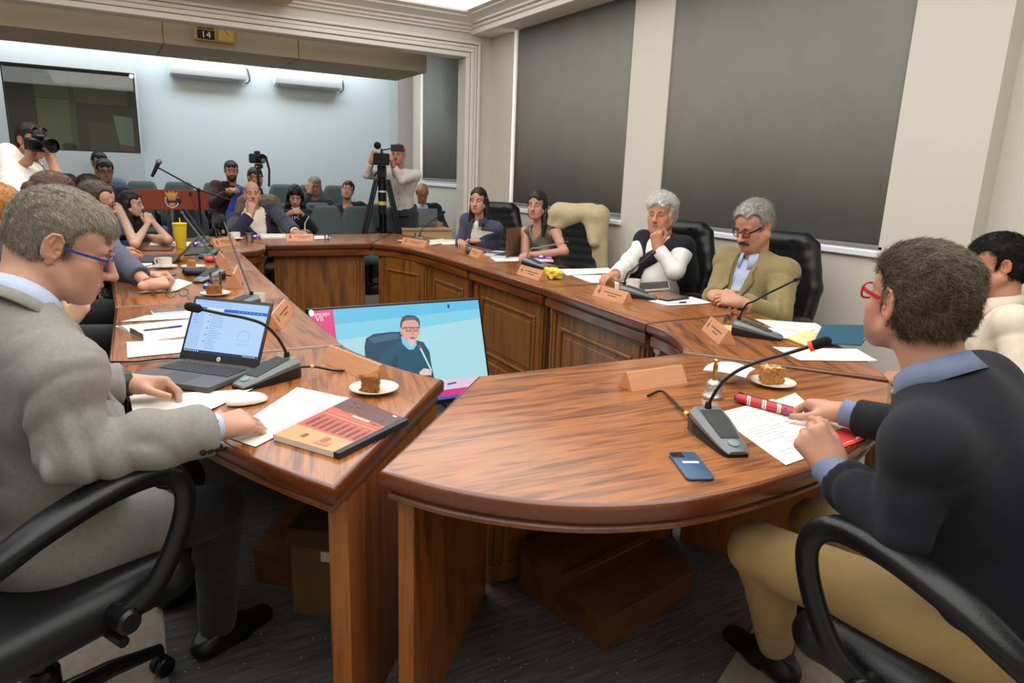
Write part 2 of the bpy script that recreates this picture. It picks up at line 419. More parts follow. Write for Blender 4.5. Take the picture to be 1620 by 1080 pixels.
# walls
b = MB(); b.box(4.0, 1.99, 0, 4.25, 4.44, 1.06); b.box(4.0, 4.44, 0, 4.25, 6.99, 1.06)
b.box(4.0, 6.99, 0, 4.25, 8.0, 3.3); b.box(4.0, 4.47, 1.06, 4.25, 4.96, 3.3); b.box(4.0, 1.99, 1.06, 4.25, 2.50, 3.3)
b.box(4.0, 2.50, 2.96, 4.25, 7.0, 3.3)
b.box(4.0, 8.0, 0, 4.25, 9.62, 1.27); b.box(4.0, 9.62, 0, 4.25, 10.2, 3.3); b.box(4.0, 8.0, 3.15, 4.25, 9.7, 3.3)
b.box(4.13, -2.5, 0, 4.25, 2.0, 3.3)
struct(b, 'wall_right', WALLC)
b = MB(); b.box(-4.2, 10.0, 0, 4.25, 10.2, 3.3); struct(b, 'wall_back', WALLB)
b = MB(); b.box(-4.3, -2.5, 0, -4.2, 10.2, 3.3); struct(b, 'wall_left', WALLC)
b = MB(); b.box(-4.3, -2.6, 0, 4.4, -2.5, 3.3); struct(b, 'wall_front', WALLC)
b = MB(); b.box(3.76, 9.9, 0, 3.999, 9.999, 2.9); struct(b, 'pier_back', PIERM)
# opening between the two rooms: header and right jamb with a moulded architrave
b = MB(); b.box(-4.2, 7.5, 2.69, 4.0, 7.68, 3.3); b.box(3.66, 7.5, 0, 4.0, 7.68, 2.69); struct(b, 'wall_middle', WALLC)
b = MB()
for i, (o, w, d) in enumerate([(0, .05, .030), (.055, .04, .045), (.10, .035, .035), (.14, .03, .055)]):
    b.box(-4.2, 7.5-d, 2.69+o, 3.66+o+w, 7.5, 2.69+o+w, .006); b.box(3.66+o, 7.5-d, 0, 3.66+o+w, 7.5, 2.69+o, .006)
b.build('trim_opening', CROWN); tag(bpy.data.objects['trim_opening'], kind='structure')
# ceilings
b = MB(); b.box(-4.2, -2.5, 3.3, 4.25, 10.2, 3.4); struct(b, 'ceiling', mat('ceiling_paint', '#e6e2dc', rough=.9))
# crown moulding along the opening wall and the boxed pelmet above the windows
def crown(name, prof, a, c, axis):
    m = MB(); m.ext(prof, a, c, axis); return struct(m, name, CROWN, smooth=25)
cp = [(0, 2.95), (.03, 2.95), (.03, 2.97), (.06, 2.98), (.06, 3.0), (.10, 3.015), (.10, 3.03), (.16, 3.065), (.19, 3.075), (.19, 3.09), (.24, 3.11), (.24, 3.3), (0, 3.3)]
crown('trim_cornice_middle', [(7.5-y, z) for y, z in cp], -4.2, 3.74, 'X')
b = MB(); b.box(3.72, -2.5, 2.93, 4.0, 7.5, 2.985, .004); b.box(3.70, -2.5, 2.985, 4.0, 7.5, 3.02, .01)
b.ext([(3.72, 3.02), (3.68, 3.03), (3.68, 3.05), (3.64, 3.08), (3.60, 3.095), (3.60, 3.11), (3.55, 3.125), (3.55, 3.3), (3.9, 3.3), (3.9, 3.02)], -2.5, 7.5, 'Y')
struct(b, 'trim_pelmet_right', CROWN, smooth=25)
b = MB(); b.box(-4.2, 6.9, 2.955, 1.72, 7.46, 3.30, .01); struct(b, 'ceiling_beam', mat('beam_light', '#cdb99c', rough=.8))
# luminous coffer edge
b = MB(); b.box(-2.5, -1.5, 3.13, 3.60, 7.3, 3.297); b.build('ceiling_light_panel', mat('diffuser', '#f4fbff', rough=.6, emit=1.9)); tag(bpy.data.objects['ceiling_light_panel'], kind='structure')
# dropped beam in the public gallery
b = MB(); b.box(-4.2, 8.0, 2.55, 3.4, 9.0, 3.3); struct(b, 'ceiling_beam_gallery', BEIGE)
b = MB()
for x in (.62, 1.92): b.box(x, 7.998, 2.55, x+.006, 8.001, 3.3); b.box(x, 8.0, 2.548, x+.006, 9.0, 2.551)
struct(b, 'trim_beam_joints', mat('joint_dark', '#4a4034', rough=.9))
# windows with roller blinds
def window(n, y0, y1, z0, z1, bl0, bl1, zb, xf=4.1):
    r = bpy.data.objects.new('window_%d' % n, None); COL.objects.link(r); tag(r, kind='structure')
    m = MB(); t = .05
    m.box(xf-.05, y0, z0, xf+.03, y0+t, z1, .004); m.box(xf-.05, y1-t, z0, xf+.03, y1, z1, .004)
    m.box(xf-.05, y0+t, z0, xf+.03, y1-t, z0+t, .004); m.box(xf-.05, y0+t, z1-t, xf+.03, y1-t, z1, .004)
    m.build('window_frame', WFRAME, r)
    m = MB(); m.box(xf+.005, y0+t, z0+t, xf+.012, y1-t, z1-t); m.build('pane', DAY, r)
    m = MB(); m.box(3.97, y0-.02, z0-.045, xf, y1+.02, z0-.005, .006); m.build('window_sill', WFRAME, r)
    return r
window(1, 2.50, 4.47, 1.06, 2.96, 0, 0, 0); window(2, 4.96, 6.99, 1.06, 2.96, 0, 0, 0); window(3, 8.0, 9.62, 1.27, 3.15, 0, 0, 0)
def blind(label, y0, y1, z0, z1, x=4.012, cord=None):
    r = thing('roller_blind', label, 'blind', (x, (y0+y1)/2, z0), 0, 'grey roller blinds over the windows')
    hw = (y1-y0)/2
    m = MB(); n = 24
    vs = []; fs = []
    for i in range(n+1):
        y = -hw+2*hw*i/n; wob = .004*math.sin(i*.9)+.003*math.sin(i*2.3)
        vs += [(wob, y, .03), (wob*.4, y, (z1-z0)*.5), (0, y, z1-z0)]
    for i in range(n): fs += [(3*i, 3*i+3, 3*i+4, 3*i+1), (3*i+1, 3*i+4, 3*i+5, 3*i+2)]
    m.add(vs, fs); o = m.build('fabric', BLIND, r); md = o.modifiers.new('t', 'SOLIDIFY'); md.thickness = .002
    m = MB(); m.box(-.012, -hw, 0, .012, hw, .032, .008); m.build('bottom_bar', BLIND, r)
    m = MB(); m.tube([(.02, -hw, z1-z0+.02), (.02, hw, z1-z0+.02)], .022, 12); m.build('roller_tube', mat('tube_grey', '#77756f', rough=.5), r)
    if cord:
        y, zb = cord; m = MB()
        for dy in (-.008, .008): m.tube([(-.03, y+dy, z1-z0), (-.03, y+dy, zb-z0)], .0022, 5)
        m.build('cord', mat('cord_white', '#d8d4cc', rough=.6), r)
        m = MB(); m.box(-.042, y-.018, zb-z0-.05, -.018, y+.018, zb-z0+.01, .006); m.build('cord_weight', WFRAME, r)
    return r
blind('widest dark grey roller blind on the wall behind the tan jacket man', 2.47, 4.50, 1.055, 2.94, cord=(4.56, 1.58))
blind('dark grey roller blind behind the chair draped with a beige jacket', 4.95, 6.92, 1.085, 2.94, cord=(4.985, 1.58))
blind('dark grey roller blind in the gallery behind the man typing on a laptop', 8.0, 9.56, 1.30, 3.1, cord=None)
# observation booth on the back wall: solid box with a dark window and a dim room behind the pane
b = MB(); y0 = 9.7
b.box(-4.2, y0, 0, .44, y0+.1, 1.51); b.box(-4.2, y0, 2.42, .44, y0+.1, 2.9); b.box(.415, y0, 1.51, .44, 9.999, 2.42); b.box(-4.2, y0, 1.51, -.87, y0+.1, 2.42); b.box(.415, y0+.1, 0, .44, 9.999, 2.9)
struct(b, 'wall_booth', mat('booth_paint', '#c2cacd', rough=.75))
r = bpy.data.objects.new('window_4', None); COL.objects.link(r); tag(r, kind='structure')
m = MB(); m.box(-.87, y0+.01, 2.40, .415, y0+.05, 2.42); m.box(-.87, y0+.01, 1.51, .415, y0+.05, 1.525); m.box(-.87, y0+.01, 1.525, -.86, y0+.05, 2.40); m.box(.40, y0+.01, 1.525, .415, y0+.05, 2.40); m.build('window_frame', mat('black_alu', '#1c1c1e', rough=.4), r)
m = MB(); m.box(-.86, y0+.028, 1.525, .40, y0+.034, 2.40); m.build('pane', booth_glass(), r)
b = MB()
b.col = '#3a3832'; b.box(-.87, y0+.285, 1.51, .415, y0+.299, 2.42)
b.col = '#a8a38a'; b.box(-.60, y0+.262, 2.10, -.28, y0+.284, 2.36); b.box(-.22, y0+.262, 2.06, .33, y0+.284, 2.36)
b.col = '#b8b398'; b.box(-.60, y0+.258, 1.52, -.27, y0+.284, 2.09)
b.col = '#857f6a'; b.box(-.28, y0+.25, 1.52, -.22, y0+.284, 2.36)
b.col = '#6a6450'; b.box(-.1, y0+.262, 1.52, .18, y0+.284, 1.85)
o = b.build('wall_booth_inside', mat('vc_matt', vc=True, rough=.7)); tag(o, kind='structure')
b = MB(); b.col = '#b9d2de'; b.ext([(.20, 1.62), (.36, 1.60), (.36, 1.93), (.16, 1.95)], y0+.10, y0+.112, 'Y'); b.col = '#b5483a'; b.ext([(.20, 1.55), (.36, 1.54), (.36, 1.60), (.20, 1.62)], y0+.10, y0+.112, 'Y')
o = b.build('notice_board', MAT['vc_matt'], M=Matrix.Translation((0, .0, -.01))); tag(o, 'pale blue and red poster board behind the dark booth window', 'poster')
b = MB(); b.lathe([(.02, 0), (.022, .006), (.016, .014), (.004, .018)], 12); o = b.build('spot_lamp', mat('spot_glow', '#ffffff', emit=3), M=Matrix.Translation((.385, y0-.012, 2.385)) @ Matrix.Rotation(PI/2, 4, 'X')); tag(o, 'small bright spot lamp at the upper corner of the booth window', 'lamp')
# split air conditioners
for i, (x0, lab) in enumerate([(.81, 'white wall air conditioner nearer the booth window'), (2.05, 'white wall air conditioner farther from the booth, beside the window wall')]):
    r = thing('air_conditioner', lab, 'air conditioner', (x0, 9.995, 2.45), 0, 'air conditioners on the gallery wall')
    m = MB(); m.ext([(0, .07), (-.06, .0), (-.17, .03), (-.20, .10), (-.20, .25), (-.18, .28), (0, .28)], 0, .88, 'X'); m.build('casing', mat('ac_white', '#e9eef4', rough=.3), r)
    m = MB(); m.ext([(-.165, .024), (-.07, -.004), (-.06, .006), (-.16, .034)], .03, .85, 'X'); m.build('air_flap', mat('ac_grey', '#b9c0c8', rough=.4), r)
    m = MB(); m.tube(spline([(.88, -.05, .2), (.93, -.02, .16), (.95, -.01, .05), (.90, -.02, .0), (.86, -.03, .02)], 6), .008, 6); m.build('drain_hose', mat('cable_dark', '#3c3a38', rough=.6), r)
# perpetual calendar and clock hanging on the beam
r = thing('calendar_clock', 'wooden perpetual calendar with a clock hanging on the beige beam', 'clock', (.90, 7.997, 2.615), 0)
gold = mat('gold_wood', '#b08f4a', rough=.5)
m = MB(); m.box(0, -.03, 0, .21, 0, .22, .006); m.box(.21, -.025, .0, .385, 0, .22, .006); m.build('frame', gold, r)
m = MB(); m.col = '#191716'
for (x0, z0, x1, z1) in ((.03, .015, .19, .10), (.03, .112, .105, .20), (.115, .112, .19, .20)): m.box(x0, -.0325, z0, x1, -.029, z1)
m.col = '#cfa855'; m.box(.235, -.0275, .02, .365, -.024, .20)
m.col = '#e8e6e0'; tx = MB(); text_mesh(tx, '14', .11, .055, .085, z=0, wx=1.1)
m.add([(x, -.0330, y) for x, y, z in tx.v], tx.f)
m.col = '#8a6a2c'
for k in range(12):
    a = k*PI/6; m.box(.30+.05*math.cos(a)-.003, -.0285, .11+.07*math.sin(a)-.005, .30+.05*math.cos(a)+.003, -.0272, .11+.07*math.sin(a)+.005)
m.col = '#7a3a20'; m.tube([(.30, -.029, .11), (.325, -.029, .075)], .003, 5); m.tube([(.30, -.029, .11), (.28, -.029, .12)], .003, 5)
m.build('dial', MAT['vc_matt'], r)
# ================================================================= the ring of conference tables
TOP = [wood('oak_top', '#562909', '#a1602a', rough=.32, coat=.28, axis='X', scale=2.4), wood('oak_top_b', '#522709', '#9b5b29', rough=.32, coat=.28, axis='X', seed=3.3, scale=2.4)]
EDGE = wood('oak_edge', '#50270d', '#80461d', rough=.28, coat=.5, axis='X', scale=.7)
PAN = wood('oak_panel', '#54300f', '#8c5722', rough=.4, coat=.15, axis='Z', scale=.8)
RIM = wood('oak_rim', '#4a2109', '#74391a', rough=.22, coat=.6, axis='X', scale=.4, amount=.5)
LEG = wood('oak_leg', '#6a3610', '#9a5a22', rough=.4, coat=.2, axis='Z')
def arc(p0, p1, p2, n=8):
    return [((1-t)**2*p0[0]+2*t*(1-t)*p1[0]+t*t*p2[0], (1-t)**2*p0[1]+2*t*(1-t)*p1[1]+t*t*p2[1]) for t in [i/n for i in range(n+1)]]
def panel(mb, p0, p1, z0, z1, th=.03, raised=True, strips=True, side=1):
    """framed panel from p0 to p1 (local xy); its show face lies to the left of p0->p1 when side is 1"""
    T0 = mb.T; d = Vector((p1[0]-p0[0], p1[1]-p0[1], 0)); L = d.length; d.normalize(); n = Vector((-d.y, d.x, 0))*side
    mb.T = T0 @ Matrix(((d.x, n.x, 0, p0[0]), (d.y, n.y, 0, p0[1]), (0, 0, 1, 0), (0, 0, 0, 1)))
    mb.box(0, -th, z0, L, 0, z1)
    if raised:
        e = .13; a, c, zb, zt = e, L-e, z0+.12, z1-.10
        if c-a > .1:
            w = .022
            mb.box(a, 0, zb, c, .012, zb+w, .005); mb.box(a, 0, zt-w, c, .012, zt, .005); mb.box(a, 0, zb+w, a+w, .012, zt-w, .005); mb.box(c-w, 0, zb+w, c, .012, zt-w, .005)
            mb.box(a+w+.03, 0, zb+w+.03, c-w-.03, .006, zt-w-.03, .004)
    if strips and L > .4:
        for x in (.02, .055, L-.075, L-.04): mb.box(x, 0, z0+.04, x+.022, .014, z1-.03, .004)
        mb.box(0, 0, z0, L, .012, z0+.07, .004)
    mb.T = T0
TABLES = {}
def section(label, out, grain, panels=(), legs=(), mi=0, inset=.03, ap=.115, ztop=.76):
    c = np.mean(np.array(out), 0); a = math.radians(grain); ca, sa = math.cos(-a), math.sin(-a)
    loc = lambda p: (ca*(p[0]-c[0])-sa*(p[1]-c[1]), sa*(p[0]-c[0])+ca*(p[1]-c[1]))
    r = thing('conference_table_section', label, 'table', (c[0], c[1], 0), a, 'sections of the conference table ring')
    o = [loc(p) for p in out]
    m = MB(); m.prism(o, [(.006, ztop-.045), (.0015, ztop-.038), (.001, ztop-.012), (.003, ztop-.005), (.008, ztop-.001), (.014, ztop)]); m.m = [1]*(len(m.f)-1)+[0]; m.build('tabletop', [TOP[mi], RIM], r, smooth=40)
    m = MB(); m.prism(o, [(inset, ztop-ap), (inset-.012, ztop-ap+.008), (inset-.012, ztop-.065), (inset-.004, ztop-.055), (inset-.004, ztop-.046)]); m.build('apron', EDGE, r, smooth=30)
    for p0, p1, kw in panels:
        m = MB(); panel(m, loc(p0), loc(p1), 0.004, ztop-ap, **kw); m.build('panel', PAN, r)
    for p0, p1, th in legs:
        m = MB(); panel(m, loc(p0), loc(p1), 0.004, ztop-ap, th=th, raised=False, strips=False); m.build('leg_panel', LEG, r)
    return r
G = dict
# right-hand column
section('right side table section in front of the tan jacket man', [(2.18, 2.46), (2.94, 2.46), (2.96, 3.515), (2.265, 3.515)], 84, [((2.25, 2.50), (2.325, 3.49), G())])
section('right side table section in front of the man with white hair', [(2.268, 3.525), (2.96, 3.525), (2.97, 4.625), (2.298, 4.625)], 89, [((2.33, 3.55), (2.36, 4.60), G())], mi=1)
section('curved table section in front of the two women by the window', [(2.30, 4.635), (2.97, 4.635), (2.98, 6.0), (2.92, 6.6), (2.66, 7.16), (2.10, 6.20)]+[(2.16, 6.09), (2.23, 5.93), (2.285, 5.74), (2.305, 5.5)], 90, [((2.36, 4.66), (2.37, 5.5), G()), ((2.37, 5.5), (2.16, 6.2), G())])
# back
section('far table section in front of the bald man in a navy suit', [(1.175, 6.27), (2.09, 6.19), (2.65, 7.16), (.87, 7.10), (.985, 6.66)], -4, [((2.05, 6.27), (1.25, 6.36), G(raised=False))], mi=1)
section('far left corner table section under the yellow tumbler', [(.885, 5.775), (1.02, 5.84), (1.11, 5.98), (1.17, 6.265), (.98, 6.655), (.86, 7.08), (.52, 6.9), (.16, 6.55), (-.02, 6.1), (-.02, 5.775)], 45, [((1.135, 6.22), (.99, 5.86), G(raised=False, strips=False))])
# left-hand column
section('left side table section under the red pencil case, farthest of that column', [(-.02, 4.72), (.835, 4.72), (.882, 5.765), (-.02, 5.765)], 90, [((.81, 5.73), (.77, 4.75), G())], mi=1)
section('left side table section under the clasped hands and bracelet', [(-.01, 3.665), (.79, 3.665), (.832, 4.71), (-.02, 4.71)], 90, [((.77, 4.68), (.73, 3.7), G())])
section('left side table section under the open notebook and phone', [(-.045, 2.59), (.755, 2.585), (.787, 3.655), (-.01, 3.655)], 90, [((.73, 3.62), (.70, 2.62), G())], mi=1)
section('near left corner table section in front of the grey suit man', [(.92, 2.0)]+arc((.92, 2.0), (.78, 2.27), (.75, 2.575), 6)[1:]+[(-.045, 2.58)]+arc((-.045, 2.58), (.06, 1.9), (.37, 1.36), 8)[1:], 75,
        [((.69, 2.55), (.80, 2.12), G(raised=False, strips=False))], [((.885, 1.985), (.425, 1.45), .05)], mi=0, ap=.082)
# near right corner and the chair's own table
section('near right corner table section behind the brass bell', [(1.955, 1.97), (2.395, 1.375)]+arc((2.395, 1.375), (2.75, 1.7), (2.94, 2.45), 6)[1:]+[(2.18, 2.45)]+arc((2.18, 2.45), (2.17, 2.2), (1.955, 1.97), 6)[1:-1], 60,
        [((2.03, 2.0), (2.25, 2.42), G(raised=False))], mi=1)
HEADOUT = [(.485, 1.41)]+spline([(.485, 1.41), (.58, 1.26), (.71, 1.13), (.86, 1.035), (1.06, .975), (1.3, .965), (1.55, .985), (1.8, 1.05), (2.05, 1.16), (2.35, 1.34)], 4)[1:]+[(1.94, 1.955), (1.04, 1.995)]
HEADOUT = [(float(p[0]), float(p[1])) for p in HEADOUT]
r = section('head table section of the chairman in the navy sweater', HEADOUT, -4, [((1.06, 1.92), (1.9, 1.88), G(side=-1))], [((.535, 1.415), (1.0, 1.90), .04), ((1.93, 1.85), (2.23, 1.40), .04)], ap=.082)
# ================================================================= people: one distance field per body, another per garment
def clear_lens():
    m = bpy.data.materials.new('clear_lens'); m.use_nodes = True; nt = m.node_tree; N = nt.nodes; N.remove(N['Principled BSDF'])
    a = N.new('ShaderNodeBsdfTransparent'); g = N.new('ShaderNodeBsdfGlossy'); g.inputs['Roughness'].default_value = .03; mx = N.new('ShaderNodeMixShader'); mx.inputs[0].default_value = .07
    nt.links.new(a.outputs[0], mx.inputs[1]); nt.links.new(g.outputs[0], mx.inputs[2]); nt.links.new(mx.outputs[0], N['Material Output'].inputs['Surface']); return m
CLEAR = clear_lens()
SKIN = mat('skin', vc=True, rough=.48, spec=.35, sss=.12, bump=.05, bscale=500)
HAIRM = mat('hair', vc=True, rough=.5, spec=.35)
EYEM = mat('eye', vc=True, rough=.12)
def cloth(name, col, rough=.9, bump=.35, bscale=900, var=.06, vscale=25, sheen=.15):
    return mat('cloth_'+name, col, rough=rough, bump=bump, bscale=bscale, var=var, vscale=vscale, sheen=sheen)
LEATHER = mat('black_leather', '#131314', rough=.36, bump=.25, bscale=260, spec=.5)
BLACKP = mat('black_plastic', '#121213', rough=.32)
SHOEM = mat('shoe_leather', '#100e0d', rough=.4)
def rot(axis, ang):
    return np.array(Matrix.Rotation(ang, 3, Vector(axis)))
def head_R(look, up=(0, 0, 1), roll=0):
    y = nrm(look); x = nrm(np.cross(y, up)); z = np.cross(x, y)
    R = np.stack([x, y, z], 1)
    return rot(y, roll) @ R if roll else R
def add_head(F, R, c, s, fem=False, full=True, nose=1.0, jaw=1.0, mouth=0.0, fat=0.0, ears=True, lid=.15, ear=1.0):
    F.frame(R, c, s); w = .94 if fem else 1.0
    F.ell((0, -.014, .036), (.074*w, .097, .083), .02)
    F.ell((0, -.045, -.005), (.066*w, .062, .075), .03)
    F.ell((0, .036, -.040), (.059*w+fat*.4, .056, .078), .025)
    F.ell((0, .045, .045), (.060*w, .046, .05), .03)
    jr = .021+fat
    for q in (-1, 1):
        F.cap((q*(.053*w*jaw+fat*.5), -.002, -.052), (q*.024*jaw, .062, -.100), jr, jr*.95, .022)
        F.ell((q*.044*w, .060, -.026), (.022, .02, .02), .025)
        F.ell((q*.030, .062, -.062), (.024, .024, .03), .03)
    F.ell((0, .074, -.101), (.025*jaw+fat*.3, .022, .019), .02)
    if fat: F.ell((0, .03, -.105), (.04, .045, .025+fat), .03)
    F.cap((-.036, .080, .018), (.036, .080, .018), .010 if fem else .012, k=.018)
    for q in (-1, 1): F.ell((q*.031, .096, .001), (.018, .016, .0115), .012, 'sub')
    for q in (-1, 1):
        F.ell((q*.031, .0775, .0), (.016, .0135, .0125), .004)
        if full:
            F.ell((q*.031, .0885, -.0005), (.0125, .006, .0046), .002, 'sub')
            lz = .0088-.0105*lid; lr = .0022+.002*lid
            F.cap((q*.0185, .0880, .0015), (q*.031, .0905, lz), .0022, lr, k=.004); F.cap((q*.031, .0905, lz), (q*.0445, .0850, .001), lr, .0022, k=.004)
            F.cap((q*.0185, .0875, -.002), (q*.031, .0890, -.0070), .0020, k=.004); F.cap((q*.031, .0890, -.0070), (q*.0445, .084, -.001), .0020, k=.004)
    F.cap((0, .090, .012), (0, .090+.026*nose, -.034), .0075, .0105, .012)
    F.ell((0, .092+.024*nose, -.038), (.0115, .0115, .0095), .008)
    for q in (-1, 1):
        F.ell((q*.0115, .098+.006*nose, -.041), (.0075, .011, .0075), .008)
        if full: F.ell((q*.0065, .104+.010*nose, -.0475), (.0032, .0055, .003), .003, 'sub')
    F.ell((0, .079, -.068), (.028, .018, .022), .02)
    F.ell((0, .0955, -.0655), (.0195, .0085, .0048), .006); F.ell((0, .0935, -.0765-mouth), (.0175, .0085, .0056), .006)
    for q in (-1, 1): F.ell((q*.007, .0985, -.064), (.008, .0055, .0042), .005)
    F.ell((0, .103, -.0708-mouth*.5), (.022, .008, .0011+mouth*.5), .003, 'sub')
    if full:
        for q in (-1, 1): F.cap((q*.019, .100, -.040), (q*.031, .088, -.066), .0008, k=.007, mode='sub')
    if ears:
        for q in (-1, 1):
            x = q*.071*w; e = ear; E_ = np.stack([nrm((q*.93, .36, 0)), nrm((-q*.36, .93, -.18)), nrm((q*.06, .17, 1))], 1); B = np.array((x+q*.004, -.004, -.004)); ep = lambda a, b, c: tuple(B+E_@(np.array((a, b, c))*e))
            F.ell(ep(.004, -.010, .003), (.0055*e, .017*e, .029*e), .004, R=E_); F.ell(ep(.000, .0, -.002), (.010*e, .012*e, .022*e), .006)
            F.ell(ep(.004, -.001, -.025), (.005*e, .009*e, .011*e), .004, R=E_)
            if full:
                F.ell(ep(.0095, -.0085, .004), (.0050*e, .0115*e, .0205*e), .002, 'sub', R=E_); F.ell(ep(.010, .002, -.006), (.008*e, .006*e, .009*e), .003, 'sub', R=E_)
                hx = [(.0055, .006, .008), (.0065, .004, .021), (.006, -.006, .030), (.006, -.019, .026), (.006, -.0255, .012), (.006, -.023, -.006), (.005, -.014, -.019)]
                for p, q_ in zip(hx, hx[1:]): F.cap(ep(*p), ep(*q_), .0030*e, k=.0025)
                ah = [(.006, -.013, .020), (.0065, -.0155, .008), (.006, -.013, -.006), (.006, -.005, -.015)]
                for p, q_ in zip(ah, ah[1:]): F.cap(ep(*p), ep(*q_), .0028*e, k=.003)
                F.ell(ep(.005, .006, -.006), (.004*e, .005*e, .006*e), .003)
    F.frame()
def head_color(V, R, c, s, base, stub=0, lip=(.70, .36, .31), blush=.12, stubcol=(.45, .40, .37)):
    base = np.array(base); col = np.tile(base, (len(V), 1)).astype(np.float32)
    p = (V-np.array(c, np.float32)) @ np.array(R, np.float32)/s
    def mask(cc, r, soft=.35):
        d = np.sqrt((((p-np.array(cc, np.float32))/np.array(r, np.float32))**2).sum(1)); return np.clip((1+soft-d)/soft, 0, 1)[:, None]
    def mixin(m, t): nonlocal col; col = col*(1-m)+np.array(t)*m
    red = base*np.array([1.04, .80, .74])
    for q in (-1, 1):
        mixin(mask((q*.045, .07, -.03), (.024, .04, .022), .8)*blush*3, red); mixin(mask((q*.076, -.008, 0), (.02, .025, .035))*.5, red)
    mixin(mask((0, .118, -.038), (.018, .02, .016), .8)*.25, red)
    for q in (-1, 1): mixin(mask((q*.031, .085, -.006), (.02, .02, .014), .6)*.3, base*np.array([.80, .66, .62]))
    if stub:
        m = np.maximum(mask((0, .06, -.095), (.062, .07, .042), .5), mask((0, .1, -.056), (.03, .02, .009), .6)); mixin(m*stub, stubcol)
    mixin(mask((0, .099, -.0645), (.020, .013, .0052), .3)*.85, np.array(lip)); mixin(mask((0, .098, -.0765), (.018, .013, .0058), .3)*.85, np.array(lip)*1.05)
    n = sinnoise(V, 60, 5)[:, None]*.02+sinnoise(V, 14, 9)[:, None]*.02
    return np.clip(col*(1+n), 0, 1)
def lin(c):
    c = np.asarray(c, float); return np.where(c <= .04045, c/12.92, ((c+.055)/1.055)**2.4)
FINGERS = [(.029, .092, (.043, .026, .022), .0092), (.0095, .096, (.047, .029, .023), .0095), (-.0105, .091, (.043, .027, .022), .0088), (-.029, .082, (.034, .021, .020), .0078)]
CURL = {'flat': ((6, 8, 6),)*4+((0.35, 5, 5),), 'relax': ((28, 32, 18), (32, 36, 20), (36, 38, 22), (40, 40, 24), (.25, 12, 15)), 'fist': ((72, 95, 62), (76, 98, 65), (78, 98, 65), (80, 95, 62), (-.1, 25, 40)),
        'grip': ((48, 62, 35), (52, 66, 38), (56, 68, 40), (58, 70, 40), (-.1, 20, 25)), 'spread': ((14, 14, 8), (10, 12, 8), (12, 14, 8), (16, 16, 10), (.45, 6, 8)), 'pinch': ((40, 42, 25), (50, 60, 35), (58, 66, 40), (62, 66, 40), (-.05, 18, 22)),
        'press': ((30, 10, 4), (28, 12, 4), (26, 12, 6), (24, 14, 6), (.3, 8, 6))}
def add_hand(F, w, d, n, side, pose='relax', s=1.0, curl=None):
    """w wrist, d the way the knuckles point, n the back of the hand, side +1 for a right hand"""
    d = nrm(d); n = np.array(n, float); n = nrm(n-d*(n@d)); t = np.cross(n, d)*side; w = np.array(w, float)
    C = curl or CURL[pose]
    F.frame(); pt = lambda a, b, c: w+(d*a+t*b+n*c)*s
    F.cap(pt(-.03, 0, 0), pt(.025, 0, 0), .027*s, .029*s, .012, flat=(n, .72))
    F.cap(pt(.02, -.012, -.004), pt(.075, -.018, -.004), .020*s, .019*s, .02); F.cap(pt(.02, .014, -.004), pt(.078, .018, -.004), .020*s, .018*s, .02)
    F.cap(pt(.018, .020, -.012), pt(.052, .027, -.012), .017*s, .015*s, .015)
    for i, (tt, dd, L, r) in enumerate(FINGERS):
        k0 = pt(dd*.96, tt, .004); F.cap(pt(.03, tt*.55, .004), k0, .011*s, .0105*s, .012)
        a = 0; p = k0; sp = (tt*1.9 if pose in ('flat', 'spread', 'press') else tt*.6)
        for j in range(3):
            a += math.radians(C[i][j]); v = nrm(d*math.cos(a)-n*math.sin(a)+t*sp*(1 if j == 0 else .6)); q = p+v*L[j]*s
            F.cap(p, q, (r-.0006*j)*s, (r-.0006*(j+1)-(.0006 if j == 2 else 0))*s, .0035); p = q
    o, a1, a2 = C[4]; p = pt(.024, .024, -.008)
    v = nrm(d*.62+t*(.55+o*.6)-n*.35); q = p+v*.042*s; F.cap(p, q, .0155*s, .0125*s, .012); p = q
    for j, (L, aa) in enumerate(((.034, a1), (.027, a2))):
        ax = nrm(np.cross(v, d)) if np.linalg.norm(np.cross(v, d)) > .05 else n
        v = rot(ax, math.radians(aa)) @ v; q = p+v*L*s; F.cap(p, q, (.0112-.001*j)*s, (.0105-.002*j)*s, .004); p = q
def ik(sh, wr, up, fo, pole):
    sh = np.array(sh, float); wr = np.array(wr, float); v = wr-sh; L = np.linalg.norm(v); d = v/L
    k = max(1.0, L/((up+fo)*.995)); up *= k; fo *= k
    a = (up*up-fo*fo+L*L)/(2*L); h = math.sqrt(max(up*up-a*a, 0)); pole = np.array(pole, float); pole = nrm(pole-d*(pole@d))
    return sh+d*a+pole*h
